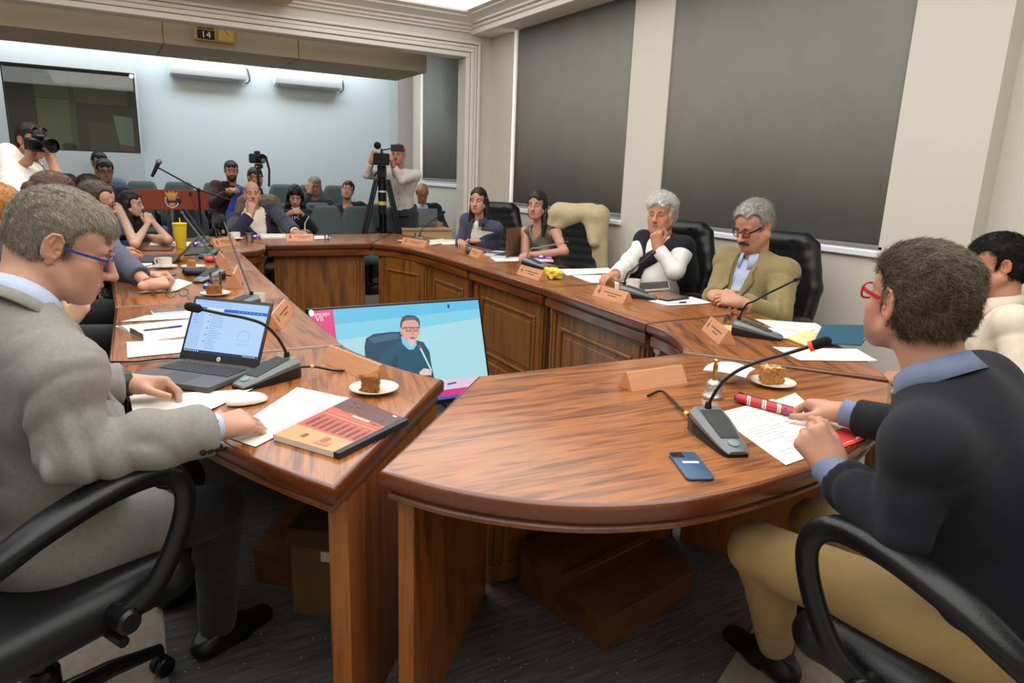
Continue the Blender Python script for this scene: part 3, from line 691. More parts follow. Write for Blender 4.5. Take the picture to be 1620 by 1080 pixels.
class Human:
    """joints in world metres. face: way the chest points; hands: dict R/L -> (wrist, direction, back-of-hand normal, pose[, elbow])"""
    def __init__(s, label, pos, face, head, look, hands, sc=1.0, fem=False, hipz=.55, roll=0, knees=None, feet=None, up=.29, fo=.255, belly=0.0, lid=.2, shw=.178, twist=0, skin='#c98f6d', stub=0, res=.007, hres=None, fat=0, nose=1.0, jaw=1.0, mouth=0, ears=True, full=True, group=None, spread=.1, hs=1.0, shdrop=.045, neckback=.045, poles=None, hsc=.94, neckdrop=.172, ear=1.0, lip=None, stubcol=(.42, .38, .35), name='person', blush=.12):
        s.root = thing(name, label, 'person', (pos[0], pos[1], 0), 0, group); s.loc = np.array([pos[0], pos[1], 0]); s.res = res; s.sc = sc; s.hs = sc*hsc; s.fem = fem; s.belly = belly
        s.f0 = nrm((face[0], face[1], 0)); s.pel = np.array([pos[0], pos[1], hipz]); s.c = np.array(head, float); s.look = nrm(look); s.R = head_R(s.look, roll=math.radians(roll)); s.skin = srgb(skin); s.ears = ears
        zu = s.R[:, 2]; s.neckt = s.c-zu*.06*s.hs-s.R[:, 1]*.022*s.hs
        s.nb = s.c-np.array([0, 0, neckdrop*sc])-s.f0*neckback*sc-.02*zu
        u = nrm(s.nb-s.pel); s.L = np.linalg.norm(s.nb-s.pel); r = nrm(np.cross(s.f0, u)); f = np.cross(u, r); s.u, s.f, s.r = u, f, r
        s.TR = np.stack([r, f, u], 1); tw = math.radians(twist); r2 = r*math.cos(tw)+f*math.sin(tw); shw *= (.9 if fem else 1)*sc; s.r2 = r2
        s.sh = {'R': s.nb+r2*shw-u*shdrop*sc, 'L': s.nb-r2*shw-u*shdrop*sc}
        s.el = {}; s.wr = {}; s.hd = {}
        for k, q in (('R', 1), ('L', -1)):
            if k in hands:
                hd = hands[k]; s.wr[k] = np.array(hd[0], float); s.hd[k] = hd
                pole = (poles or {}).get(k, r*q*.55-f*.5-u*.8)
                s.el[k] = np.array(hd[4], float) if len(hd) > 4 and hd[4] is not None else ik(s.sh[k], s.wr[k], up*sc, fo*sc, pole)
        s.hip = {'R': s.pel+r*.09*sc, 'L': s.pel-r*.09*sc}; s.kn = {}; s.an = {}
        for k, q in (('R', 1), ('L', -1)):
            s.kn[k] = np.array(knees[k], float) if knees else s.hip[k]+s.f0*.40*sc+r*q*spread*.6+np.array([0, 0, .50-hipz])
            s.an[k] = np.array(feet[k], float) if feet else np.array([*(s.kn[k]-s.f0*.02)[:2], .085])
        pts = [s.pel, s.c, s.c+zu*.15*sc]+list(s.sh.values())+list(s.el.values())+[w+nrm(s.hd[k][1])*.19 for k, w in s.wr.items()]+list(s.kn.values())+list(s.an.values())+[a+s.f0*.22 for a in s.an.values()]
        pts = np.array(pts); s.lo = pts.min(0)-.17; s.hi = pts.max(0)+.17; s.lo[2] = max(s.lo[2], -.01)
        s.opt = dict(fem=fem, full=full, nose=nose, jaw=jaw, mouth=mouth, fat=fat, ears=ears, lid=lid, ear=ear)
        F = Field(s.lo, s.hi, res, [(s.c-.135*s.hs, s.c+.14*s.hs, hres or min(res, .0035))]+([(w+nrm(s.hd[k][1])*.09-.10, w+nrm(s.hd[k][1])*.09+.10, hres*1.3) for k, w in s.wr.items()] if hres else [])); s.torso(F, -.012); s.arms(F, 0, True); s.legs(F, 0)
        F.frame(); nr = (.054 if not fem else .046)*sc+fat*.4; F.cap(s.nb-u*.02, s.neckt, nr, nr*.96, .02); F.cap(s.nb, s.H((0, -.048, -.035)), nr*.95, .044*s.hs, .03)
        add_head(F, s.R, s.c, s.hs, **s.opt); V, Q_ = F.mesh()
        col = head_color(V, s.R, s.c, s.hs, s.skin, stub, lip=lin(lip) if lip else s.skin*np.array([.88, .62, .58]), stubcol=lin(stubcol), blush=blush)
        s.body = np_mesh('body', V-s.loc, Q_, SKIN, s.root, col)
        for q in (-1, 1): s.eye(q)
    def H(s, p): return s.c+s.R @ (np.array(p, float)*s.hs)
    def T(s, p): return s.pel+s.TR @ np.array(p, float)
    def torso(s, F, e, k=.04):
        F.frame(s.TR, s.pel); L = s.L/.5; b = s.belly; w = .88 if s.fem else 1.0; S = s.sc
        F.ell((0, -.005, .02), (.165*S+e, .125*S+e, .13*S+e), k)
        F.ell((0, .005+b*.6, .17*L), (.142*w*S+b*.5+e, .108*S+b+e, .16*L+e), k)
        F.ell((0, 0, .33*L), (.155*w*S+e, .112*S+e, .165*L+e), k)
        if s.fem:
            for q in (-1, 1): F.ell((q*.066*S, .072*S, .30*L), (.062*S+e, .066*S+e, .062*S+e), .03)
        F.frame()
        for q in ('R', 'L'):
            F.cap(s.nb-s.u*.05, s.sh[q], .064*S+e, .048*S+e, k); F.cap(s.nb-s.u*.02, s.sh[q]*.45+s.nb*.55-s.u*.01, .045*S+e, .035*S+e, k)
            F.cap(s.sh[q], s.T((.07 if q == 'R' else -.07, 0, .30*L)), .055*S+e, .08*S+e, k)
    def arms(s, F, e, hands=False, t0=0, t1=1.0, k=.02, taper=1.0):
        F.frame(); S = s.sc*(.88 if s.fem else 1)
        for q in s.wr:
            a, b, c = s.sh[q], s.el[q], s.wr[q]; F.cap(a, b, .047*S+e, .041*S+e*taper, k)
            c2 = b+(c-b)*min(t1, 1); F.cap(b, c2, .0405*S+e*taper, (.041-.013*min(t1, 1))*S+e*taper, .008)
            if hands:
                hd = s.hd[q]; add_hand(F, c, hd[1], hd[2], 1 if q == 'R' else -1, hd[3] if isinstance(hd[3], str) else 'relax', s.sc*(.9 if s.fem else 1), None if isinstance(hd[3], str) else hd[3])
    def legs(s, F, e, cutz=None, k=.03):
        F.frame(); S = s.sc
        for q in ('R', 'L'):
            F.cap(s.hip[q], s.kn[q], .083*S+e, .054*S+e, k); m = s.kn[q]*.62+s.an[q]*.38-s.f0*.012
            F.cap(s.kn[q], m, .052*S+e, .049*S+e, .006); F.cap(m, s.an[q], .049*S+e, .034*S+e*.9, .006)
            if e <= 0: F.cap(s.an[q]-np.array([0, 0, .03]), s.an[q]+s.f0*.12-np.array([0, 0, .06]), .022, .018, .01)
    def eye(s, q):
        c = s.H((q*.031, .0775, 0)); r = .0128*s.hs; m = MB(); n = 16; rings = [(0, '#0a0908'), (.22, '#0a0908'), (.22, '#3a2415'), (.42, '#4a3020'), (.45, '#d8d0ca'), (1.0, '#d2c6be'), (PI*.6, '#e0d6d0'), (PI, '#e0d6d0')]
        g = s.look; R = head_R(g); vs = []; 
        for a, _ in rings: vs += [tuple(c-s.loc+R @ np.array([r*math.sin(a)*math.cos(2*PI*k/n), r*math.cos(a), r*math.sin(a)*math.sin(2*PI*k/n)])) for k in range(n)]
        b0 = len(m.v); m.v += vs
        for i in range(len(rings)-1):
            for k in range(n): m.f.append([b0+i*n+k, b0+i*n+(k+1) % n, b0+(i+1)*n+(k+1) % n, b0+(i+1)*n+k]); m.m.append(0); m.c.append(srgb_inv(rings[i+1][1]))
        m.build('eye', EYEM, s.root, smooth=180)
    def garment(s, name, m, e=.016, parts='ta', neck='round', sleeve=.93, vz=.30, vw=.075, bottom=-.10, wr=.004, wf=9, res=None, extra=None, seed=1, vside=0, hollow=True, short=None, col=None, neckr=.064, post=None):
        """parts: t torso, a arms, l legs"""
        F = Field(s.lo, s.hi, res or s.res)
        if 't' in parts: s.torso(F, e)
        if 'a' in parts and sleeve > 0: s.arms(F, e, t1=sleeve) if short is None else [F.cap(s.sh[q], s.sh[q]+(s.el[q]-s.sh[q])*short, .050*s.sc+e, .048*s.sc+e, .02) for q in s.wr]
        if 'l' in parts:
            s.legs(F, e)
            F.frame(s.TR, s.pel); F.ell((0, -.005, .02), (.165*s.sc+e, .125*s.sc+e, .13*s.sc+e), .04); F.frame()
        if extra: extra(F)
        if wr:
            def dfn(V):
                T_ = ((V-s.pel.astype(np.float32)) @ s.TR.astype(np.float32)); sg = np.where(T_[:, 0] > 0, 1, -1).astype(np.float32)*.6
                T2 = np.stack([T_[:, 0]*.83+sg*T_[:, 2]*.55, T_[:, 1]*.7, T_[:, 2]*.38], 1); lo_ = sinnoise(V, wf*.25, seed+5, 1)
                n = sinnoise(T2+lo_[:, None]*.02, wf*.62, seed, 1); out = wr*(.5*(1-2.2*np.abs(np.clip(n, -1, 1)))*np.clip(.6+lo_, .15, 1.3)+.7*lo_)
                if 'a' in parts:
                    for q in s.wr:
                        a_, b_, c_ = s.sh[q].astype(np.float32), s.el[q].astype(np.float32), s.wr[q].astype(np.float32)
                        for k, (p0, p1) in enumerate(((a_, b_), (b_, c_))):
                            ax = p1-p0; Ln = float(np.linalg.norm(ax)); ax = ax/Ln; w_ = V-p0; t_ = w_@ax; pp = w_-np.clip(t_, 0, Ln)[:, None]*ax; W = np.clip((.125-np.sqrt((pp*pp).sum(1)))/.05, 0, 1)
                            pr = np.cross(ax, np.array([.3, .5, .8])); pr = (pr/np.linalg.norm(pr)).astype(np.float32); tt = t_+.55*(pp@pr)
                            na = sinnoise(tt[:, None]*ax+.28*pp, wf*.95, seed+k+3, 1); near = np.exp(-(((t_-Ln) if k == 0 else t_)/.13)**2)
                            out = out*(1-W)+W*wr*((1-2.3*np.abs(np.clip(na, -1, 1)))*(.35+.75*near)+.35*lo_)
                return out
            F.disp(dfn, .03)
        if 't' in parts:
            if neck:
                F.frame(); F.cap(s.nb-s.u*.005+s.f*.005, s.neckt+(s.neckt-s.nb)*.5, neckr*s.sc, neckr*1.1*s.sc, .006, 'sub')
            if neck == 'V':
                L = s.L; F.frame(s.TR, s.pel); F.cap((vside, .17, vz*L), (0, .10, L+.005), .004, vw*s.sc, .004, 'sub', flat=((0, 1, 0), 1.6))
                F.frame()
            if bottom is not None:
                F.frame(s.TR, s.pel); F.cut((0, 0, bottom), (0, 0, -1), .34); F.frame()
        if 'a' in parts and short is None and sleeve > 0:
            for q in s.wr:
                d = nrm(s.wr[q]-s.el[q]); c = s.el[q]+(s.wr[q]-s.el[q])*(sleeve-.03); F.cut(c, d, .085)
                if hollow: F.cap(c-d*.03, c+d*.06, .0305*s.sc, .0305*s.sc, .002, 'sub')
        if 'l' in parts:
            for q in ('R', 'L'): F.cut(s.an[q]+np.array([0, 0, -.02]), (0, 0, -1), .1)
        if post: post(F)
        V, Q_ = F.mesh(); return np_mesh(name, V-s.loc, Q_, m, s.root, col(V) if col else None)
    def surf(s, F, p, d, step=.004, n=90):
        """first point from p along -d where a field turns solid"""
        p = np.array(p, float); d = nrm(d)
        for i in range(n):
            x = p-d*step*i; ix = np.array([np.searchsorted(F.ax[k], x[k]) for k in range(3)])
            if (ix >= 0).all() and all(ix[k] < F.d.shape[k] for k in range(3)) and F.d[tuple(ix)] < 0: return x
        return None
    def hair(s, style, cols, th=.012, strands=0, slen=.03, res=.004, seed=3, comb=(0, -.4, -.3), extra=None, amp=.004, frq=26, srad=.0006, hairline=0.0, lift=.5, nape=-.088):
        S = s.hs; F = Field(s.c-.24*S, s.c+.24*S, res); lo = s.c[2]
        if style in ('long', 'longtied'): F = Field(s.c-np.array([.24, .24, .42])*S, s.c+.24*S, res)
        F.frame(s.R, s.c, S); w = .94 if s.fem else 1.0
        F.ell((0, -.014, .038), (.074*w+th, .097+th, .083+th), .02); F.ell((0, -.045, -.012), (.068*w+th*.7, .064+th*.7, .078), .02)
        if style != 'bald': F.ell((0, .040, .055), (.062*w+th*.6, .046+th, .046+th), .02)
        if extra: extra(F)
        if amp: 
            def dfn(V):
                p = (V-s.c.astype(np.float32)) @ s.R.astype(np.float32); return amp*sinnoise(p*np.array([1, .45, .45], np.float32), frq, seed, 3)
            F.disp(dfn, .03)
        F.frame(s.R, s.c, S)
        F.ell((0, .112, -.055+hairline*.5), (.071*w, .075, .118+hairline), .012, 'sub')
        for q in (-1, 1):
            F.ell((q*.092, .048, -.052), (.037, .055, .062), .01, 'sub'); F.ell((q*.076, .074, .014+hairline-(.02 if style == 'long' else 0)), (.036, .054, .056), .012, 'sub')
            if style in ('short', 'bald', 'bun'): F.ell((q*.092, .000, -.016), (.034, .023, .044), .008, 'sub')
        if style == 'long': F.cap((0, .085, .075), (0, -.03, .136), .004, k=.008, mode='sub')
        if style == 'short': F.ell((0, .02, -.13), (.12, .10, .062), .02, 'sub'); F.cut((0, 0, nape), (0, -.3, -1), .2)
        if style == 'bald': F.ell((0, .02, .10), (.072, .125, .10), .012, 'sub'); F.cut((0, 0, -.075), (0, -.3, -1), .2)
        if style == 'bun': F.cut((0, 0, -.08), (0, -.2, -1), .2)
        F.frame(); V, Q_ = F.mesh()
        r = np.random.default_rng(seed); C = np.array([srgb(c) for c in cols])
        g = (sinnoise(V, 70, seed+2, 2)*.5+.5)[:, None]; g = np.clip(g+r.normal(0, .12, (len(V), 1)), 0, 1); colr = C[0]*(1-g)+C[-1]*g
        o = np_mesh('hair', V-s.loc, Q_, HAIRM, s.root, colr)
        if strands:
            me = o.data; nr = np.zeros(len(V)*3, np.float32); me.vertices.foreach_get('normal', nr); nr = nr.reshape(-1, 3)
            pick = r.choice(len(V), strands); p0 = V[pick]; n0 = nr[pick]
            loc = (p0-s.c) @ s.R/S
            cd = np.array(comb, float)
            base = np.tile(cd, (strands, 1)); base[:, 0] += loc[:, 0]*4; w_ = np.clip((.05-loc[:, 2])/.1, 0, 1)[:, None]; base = base*(1-w_)+np.array([0, -.25, -1.0])*w_
            dr = base @ s.R.T; dr = dr+r.normal(0, .28, dr.shape); dr -= n0*(dr*n0).sum(1)[:, None]; dr /= np.linalg.norm(dr, axis=1)[:, None]+1e-6
            L = slen*S*r.uniform(.5, 1.2, (strands, 1)); out = n0*lift*r.uniform(.4, 1.3, (strands, 1))
            pts = [p0-n0*.002]
            for t in (.35, .7, 1.0): pts.append(p0+(dr*t+out*(t-.45*t*t))*L)
            sd = np.cross(dr, n0); sd /= np.linalg.norm(sd, axis=1)[:, None]+1e-6; rad = [srad*1.2, srad, srad*.8, srad*.15]
            VV = []; 
            for a in range(4):
                for k in range(3):
                    an = 2*PI*k/3; VV.append(pts[a]+(sd*math.cos(an)+n0*math.sin(an))*rad[a])
            VV = np.stack(VV, 1).reshape(-1, 3); FF = []
            for a in range(3):
                for k in range(3): FF.append([a*3+k, a*3+(k+1) % 3, a*3+3+(k+1) % 3, a*3+3+k])
            FF = (np.arange(strands)[:, None, None]*12+np.array(FF)[None]).reshape(-1, 4)
            cw = r.uniform(0, 1, (strands, 1)); cc = np.repeat(C[0]*(1-cw)+C[-1]*cw, 12, 0)
            so = np_mesh('hair_strands', VV-s.loc, FF, HAIRM, o, cc)
        return o
    def brows(s, col, r=.0042, z=.021, frown=0.0, parent=None):
        m = MB(); m.col = col if not isinstance(col, str) else srgb_inv(col)
        for q in (-1, 1):
            pts = [s.H((q*x, y, zz))-s.loc for x, y, zz in ((.014, .0925, z-frown), (.027, .0945, z+.004), (.040, .0880, z+.003), (.050, .0775, z-.002))]
            m.tube([tuple(p) for p in spline(pts, 3)], [r*.8]*3+[r]*3+[r*.8]*2+[r*.5]*2, 6, flat=(1, 1))
        return m.build('eyebrows', HAIRM, s.root, smooth=180)
    def lump(s, name, m, fn, res=.004, lo=None, hi=None, frame='H', amp=0, frq=40, col=None):
        """any small sculpted part in head ('H') or torso ('T') space"""
        c = s.c if frame == 'H' else s.T((0, 0, s.L*.5)); ext_ = .2 if frame == 'H' else .45
        F = Field(c-ext_ if lo is None else lo, c+ext_ if hi is None else hi, res)
        if frame == 'H': F.frame(s.R, s.c, s.hs)
        elif frame == 'T': F.frame(s.TR, s.pel)
        fn(F)
        if amp: F.disp(lambda V: amp*sinnoise(V, frq, 4, 2))
        V, Q_ = F.mesh(); return np_mesh(name, V-s.loc, Q_, m, s.root, col(V) if col else None)
    def glasses(s, col, rim=.0016, w=.023, h=.017, y=.103, temple=True, tcol=None, lens=True, half=False, square=.35, z=-.003, tr=.0018):
        fm = mat('frame_'+str(col), col, rough=.3); g = bpy.data.objects.new('glasses', None); COL.objects.link(g); g.parent = s.root
        m = MB(); H = lambda p: tuple(s.H(p)-s.loc)
        for q in (-1, 1):
            pts = []
            for k in range(20):
                a = 2*PI*k/20; e = 2/(2+square*4); ca, sa = math.cos(a), math.sin(a)
                pts.append(H((q*.032+w*math.copysign(abs(ca)**e, ca), y-.006*abs(ca*.5+.5*q*ca), z+h*math.copysign(abs(sa)**e, sa))))
            if half: m.tube(pts[:11], rim*1.3, 6)
            m.tube(pts, rim*(.45 if half else 1), 6, closed=True)
        m.tube([H((-.010, y+.001, z+.004)), H((0, y+.004, z+.006)), H((.010, y+.001, z+.004))], rim, 6)
        m.build('rim', fm, g, smooth=60)
        if lens:
            m = MB()
            for q in (-1, 1):
                m.add([H((q*.032+w*.93*math.cos(2*PI*k/16), y-.002, z+h*.93*math.sin(2*PI*k/16))) for k in range(16)], [tuple(range(16))])
            m.build('lens', CLEAR, g, smooth=0, fix=False)
        for q in (-1, 1):
            m = MB(); m.tube([H((q*(.032+w), y-.007, z+.005)), H((q*.068, .075, z+.006)), H((q*.0775, .03, z+.006)), H((q*.079, -.004, z+.010)), H((q*.079, -.022, z-.004)), H((q*.076, -.03, z-.018))], tr, 6, flat=(.7, 1.5))
            m.build('temple', mat('frame_'+str(tcol or col), tcol or col, rough=.3), g, smooth=60)
        return g
    def collar(s, m, h=.036, r=.062, gap=.5, point=.055, lift=.008, name='collar', spread=.4, th=.0022):
        """turned-down shirt collar around the neck"""
        a = nrm(s.neckt-s.nb); f = nrm(s.f-a*(s.f@a)); x = np.cross(f, a); c = s.nb+a*lift+s.f*.004; vs = []; fs = []; n = 28
        for i in range(n+1):
            t = gap*.5+(2*PI-gap)*i/n; ca, sa = math.cos(t), math.sin(t); front = max(0, ca)**2; R = r*s.sc
            d = f*ca+x*sa
            p1 = c+d*R*.97-a*.012; p2 = c+d*R*1.02+a*(h-front*.008); p3 = c+d*(R*1.14+.006)+a*(h-.006-front*.010); p4 = c+d*(R*1.26+.014+front*.010)-a*(.002+front*point)+x*math.copysign(front*.012*spread, sa)
            vs += [tuple(p-s.loc) for p in (p1, p2, p3, p4)]
        for i in range(n):
            for k in range(3): fs.append((4*i+k, 4*i+4+k, 4*i+5+k, 4*i+1+k))
        mb = MB(); mb.add(vs, fs); o = mb.build(name, m, s.root, smooth=60); md = o.modifiers.new('t', 'SOLIDIFY'); md.thickness = th; md.offset = 0; return o
    def ribbon(s, name, m, wrist, frac=.93, r=.031, w=.018, e=.004):
        """band round a forearm: cuff, watch strap or bracelet"""
        q = wrist; d = nrm(s.wr[q]-s.el[q]); c = s.el[q]+(s.wr[q]-s.el[q])*frac; y = nrm(np.cross(d, (0.1, .3, 1))); x = np.cross(y, d); mb = MB(); n = 24; rows = []
        for a, rr in ((-w/2, r), (-w/2, r+e), (w/2, r+e), (w/2, r)): rows.append([tuple(c+d*a+(x*math.cos(2*PI*k/n)+y*math.sin(2*PI*k/n))*rr-s.loc) for k in range(n)])
        vs = [p for rw in rows for p in rw]; fs = []
        for i in range(4):
            j = (i+1) % 4
            for k in range(n): fs.append((i*n+k, i*n+(k+1) % n, j*n+(k+1) % n, j*n+k))
        mb.add(vs, fs); return mb.build(name, m, s.root, smooth=40)
    def lapels(s, F, m, vz=.26, vw=.075, name='lapel', wide=.05, off=.005, top=.97):
        L = s.L
        for q in (-1, 1):
            rows = []
            for i in range(9):
                t = i/8; z = vz*L+(top-vz)*L*t; xi = q*(.006+(vw-.006)*t); wd = .008+wide*(min(1, t*1.35)) if t < .78 else wide*.55
                row = []
                for k in range(4):
                    x = xi+q*wd*k/3; p = s.surf(F, s.T((x, .24, z)), s.f)
                    if p is None: p = s.T((x, .05, z))
                    row.append(tuple(p+s.f*(off+(.003 if k in (1, 2) else 0))-s.loc))
                rows.append(row)
            mb = MB(); mb.add([p for r in rows for p in r], [(4*i+k, 4*i+k+1, 4*i+5+k, 4*i+4+k) for i in range(8) for k in range(3)])
            o = mb.build(name, m, s.root, smooth=60); md = o.modifiers.new('t', 'SOLIDIFY'); md.thickness = .004; md.offset = 0
    def buttons(s, F, m, pts, r=.006):
        for x, z in pts:
            p = s.surf(F, s.T((x, .26, z)), s.f)
            if p is None: continue
            mb = MB(); mb.T = basis(x=s.r, z=s.f, o=p-s.loc); mb.lathe([(r, -.002), (r, .002), (r*.6, .003), (0, .003)], 10, cap=False); mb.build('button', m, s.root)
    def shoes(s, m=None, L=.26, sock=None):
        for q in ('R', 'L'):
            a = s.an[q]; F = Field(a-.25, a+.25, .006); f = s.f0; F.frame()
            z = np.array([0, 0, 1.]); b = np.array([a[0], a[1], 0.0])
            F.cap(b-f*.05+z*.042, b+f*.05+z*.040, .040, .040, .02); F.cap(b+f*.05+z*.036, b+f*.155+z*.030, .042, .036, .03, flat=(z, .8)); F.cap(b-f*.02+z*.05, a-f*.012, .042, .042, .02); F.cap(b+f*.06+z*.045, a+z*.02, .038, .042, .03)
            mb = MB(); mb.tube([tuple(a-s.loc+z*-.03-f*.010), tuple(a-s.loc+z*.06-f*.008)], [.043*s.sc, .046*s.sc], 14); mb.build('sock', sock or cloth('black_cloth', '#131316'), s.root)
            F.cut(b+z*.004, (0, 0, -1), .24); F.cut(a+z*.005, (-.35*f[0], -.35*f[1], 1), .12); V, Q_ = F.mesh(); np_mesh('shoe', V-s.loc, Q_, m or SHOEM, s.root)
def srgb_inv(h):
    h = h.lstrip('#'); return tuple(int(h[i:i+2], 16)/255 for i in (0, 2, 4))
# ================================================================= chairs
def exec_chair_parts():
    """meshes of the padded leather chair, shared by all copies"""
    if 'seat' in CH: return
    F = Field((-.33, -.36, .30), (.33, .36, .62), .009); F.box((0, .0, .40), (.25, .255, .05), .045, .02); F.box((0, .01, .425), (.225, .225, .035), .035, .02)
    F.cap((-.21, .235, .405), (.21, .235, .405), .045, k=.03)
    V, Q_ = F.mesh(); CH['seat'] = (V, Q_)
    F = Field((-.36, -.52, .46), (.36, -.05, 1.24), .009)
    for i in range(9):
        t = i/8; z = .52+t*.62; y = -.235-.10*t-.03*math.sin(PI*t)+.012; hw = .215+.04*math.sin(PI*min(1, t*1.15))-(.05*max(0, t-.8)/.2)
        F.cap((-hw+.03, y, z), (hw-.03, y, z), .052, k=.05)
    F.cap((-.13, -.335, 1.16), (.13, -.335, 1.16), .045, k=.06)
    for q in (-1, 1):
        F.cap((q*.22, -.245, .54), (q*.245, -.31, .86), .040, .042, .03); F.cap((q*.245, -.31, .86), (q*.19, -.345, 1.13), .042, .040, .03)
    for z, y in ((.66, -.195), (.80, -.225), (.955, -.252)): F.cap((-.19, y+.015, z), (.19, y+.015, z), .006, k=.03, mode='sub')
    for x in (-.1, .1): F.cap((x, -.215, .98), (x*.9, -.262, 1.14), .005, k=.03, mode='sub')
    V, Q_ = F.mesh(); CH['back'] = (V, Q_)
CH = {}
def exec_chair(label, loc, rz, group='black leather chairs round the table', proto=[None]):
    if proto[0] is not None: return dup(proto[0], loc, rz, label, group)
    exec_chair_parts(); r = thing('executive_chair', label, 'chair', (0, 0, 0), 0, group); proto[0] = r
    np_mesh('seat', *CH['seat'], LEATHER, r); np_mesh('backrest', *CH['back'], LEATHER, r)
    for q in (-1, 1):
        pts = spline([(q*.275, .06, .405), (q*.30, .13, .46), (q*.305, .195, .56), (q*.305, .215, .645), (q*.305, .17, .70), (q*.305, .06, .705), (q*.305, -.08, .675), (q*.30, -.20, .63), (q*.27, -.275, .60)], 6)
        m = MB(); m.tube(pts, [.021]*len(pts), 12, flat=(1.25, .85), up=(0, 0, 1) if 0 else (q, 0, 0)); m.build('armrest', BLACKP, r, smooth=60)
        m = MB(); pp = pts[24:44]; m.tube([(p[0], p[1], p[2]+.012) for p in pp], [.008+.022*math.sin(PI*min(1, max(.12, k/(len(pp)-1)*1.0)))**.5 for k in range(len(pp))], 12, flat=(.75, 1.35), up=(q, 0, 0)); m.build('arm_pad', LEATHER, r, smooth=60)
        m = MB(); m.T = Matrix.Translation((q*.275, .06, .405)) @ Matrix.Rotation(PI/2, 4, 'Y'); m.lathe([(.0, -.035), (.024, -.035), (.028, -.028), (.028, .028), (.022, .036), (0, .036)], 16, cap=False); m.build('arm_pivot', BLACKP, r)
    m = MB(); m.box(-.11, -.13, .345, .11, .13, .392, .01); m.build('tilt_mechanism', BLACKP, r)
    m = MB(); m.tube([(.0, .04, .365), (.27, .05, .36)], .007, 8); m.tube([(.2, .05, .362), (.29, .05, .358)], .013, 8); m.build('height_lever', BLACKP, r)
    m = MB(); m.lathe([(.028, .20), (.028, .345)], 16); m.lathe([(.042, .10), (.042, .20), (.034, .21), (.028, .21)], 16); m.build('gas_column', BLACKP, r)
    m = MB()
    for k in range(5):
        a = 2*PI*k/5+.3; d = Vector((math.cos(a), math.sin(a), 0))
        m.tube([tuple(d*.02+Vector((0, 0, .115))), tuple(d*.16+Vector((0, 0, .105))), tuple(d*.30+Vector((0, 0, .078)))], [.032, .026, .018], 10, flat=(1.0, .8))
    m.build('star_base', BLACKP, r)
    for k in range(5):
        a = 2*PI*k/5+.3; d = Vector((math.cos(a), math.sin(a), 0)); m = MB()
        for q in (-1, 1): m.T = Matrix.Translation(d*.30+Vector((-d.y*.014*q, d.x*.014*q, .028))) @ Matrix.Rotation(a, 4, 'Z') @ Matrix.Rotation(PI/2, 4, 'X'); m.lathe([(0, -.009), (.024, -.009), (.028, -.005), (.028, .005), (.024, .009), (0, .009)], 14, cap=False)
        m.T = Matrix.Identity(4); m.tube([tuple(d*.30+Vector((0, 0, .03))), tuple(d*.30+Vector((0, 0, .075)))], .009, 8); m.build('caster', BLACKP, r)
    r.location = loc; r.rotation_euler = (0, 0, rz); return r
def rz_of(f): return math.atan2(-f[0], f[1])
# ================================================================= the people
UP = A(0, 0, 1)
LB = cloth('pale_blue_shirt', '#b4c0d8', sheen=0); DENIM = cloth('chambray', '#737e98', sheen=0); WHITE = cloth('white_shirt', '#e6e0d8', sheen=0); CREAM = cloth('cream_shirt', '#d9c9b4', sheen=0)
GREY = cloth('grey_wool', '#8b8680', bump=.6, bscale=1300, var=.1, vscale=120); NAVY = cloth('navy_knit', '#12141d', bump=.5, bscale=1100, sheen=.04); BLACKC = cloth('black_cloth', '#131316'); KHAKI = cloth('khaki_twill', '#a98a58', bump=.4, bscale=1500)
TAN = cloth('tan_tweed', '#8d7c50', bump=.6, bscale=1000, var=.16, vscale=140); SUIT = cloth('navy_suit', '#23213a'); SLATE = cloth('slate_knit', '#4c4f60'); BLUE = cloth('royal_blue', '#242177'); FLEECE = cloth('slate_fleece', '#3d4154', bump=.7, bscale=700)
def dirP(a, b): return np.array(b, float)-np.array(a, float)
# ---- man in the grey suit, near left
lw = P(342, 676, .815); lh = dirP(lw, P(405, 662, .80)); ow = P(205, 606, .815)
gm = Human('person in a grey suit and blue-framed glasses reading papers beside the laptop', (-.22, 1.88), (.87, .5), Q(99, 387, 1.52), (1, -.07, -.40),
    {'R': (lw, lh, (.25, -.35, 1), 'press', Q(112, 722, 1.40)), 'L': (ow, dirP(ow, P(268, 604, .81)), (-.1, .35, 1), ((42, 40, 20), (48, 52, 26), (54, 56, 30), (58, 60, 30), (.1, 8, 10)))},
    sc=1.03, belly=.05, skin='#c0917a', stub=.0, res=.007, hres=.0026, ear=1.10, neckdrop=.115, neckback=.105, knees={'R': (.20, 1.90, .50), 'L': (.12, 2.16, .50)}, feet={'R': P(345, 985, .09), 'L': (.10, 2.30, .09)}, lid=.75, nose=1.0, fat=.0, hs=1.05, shdrop=.07, hsc=.93)
gm.hair('short', ['#5a5145', '#b8ac9a'], th=.008, strands=22000, slen=.020, comb=(.2, .5, -.35), seed=4, amp=.002, srad=.00036, lift=.25, res=.0035, nape=-.05)
gm.brows('#6b5a4c', r=.0045)
gm.glasses('#24337f', rim=.0014, half=True, w=.025, h=.015, tr=.0022)
gm.garment('shirt', LB, e=.006, res=.007, sleeve=.985, wr=.001)
gm.garment('jacket', GREY, e=.027, neck='V', vz=.22, vw=.07, sleeve=.955, bottom=-.15, wr=.012, wf=11, seed=8, neckr=.066, extra=lambda F: [F.cap(gm.el['R']*.8+gm.wr['R']*.2, gm.el['R']*.06+gm.wr['R']*.94, .058, .060, .03)]+[F.cap(gm.hip[q]+UP*.01, gm.hip[q]*.55+gm.kn[q]*.45+UP*.01, .125, .11, .04) for q in 'RL'], post=lambda F: (gm.lapels(F, GREY, .22, .07)))
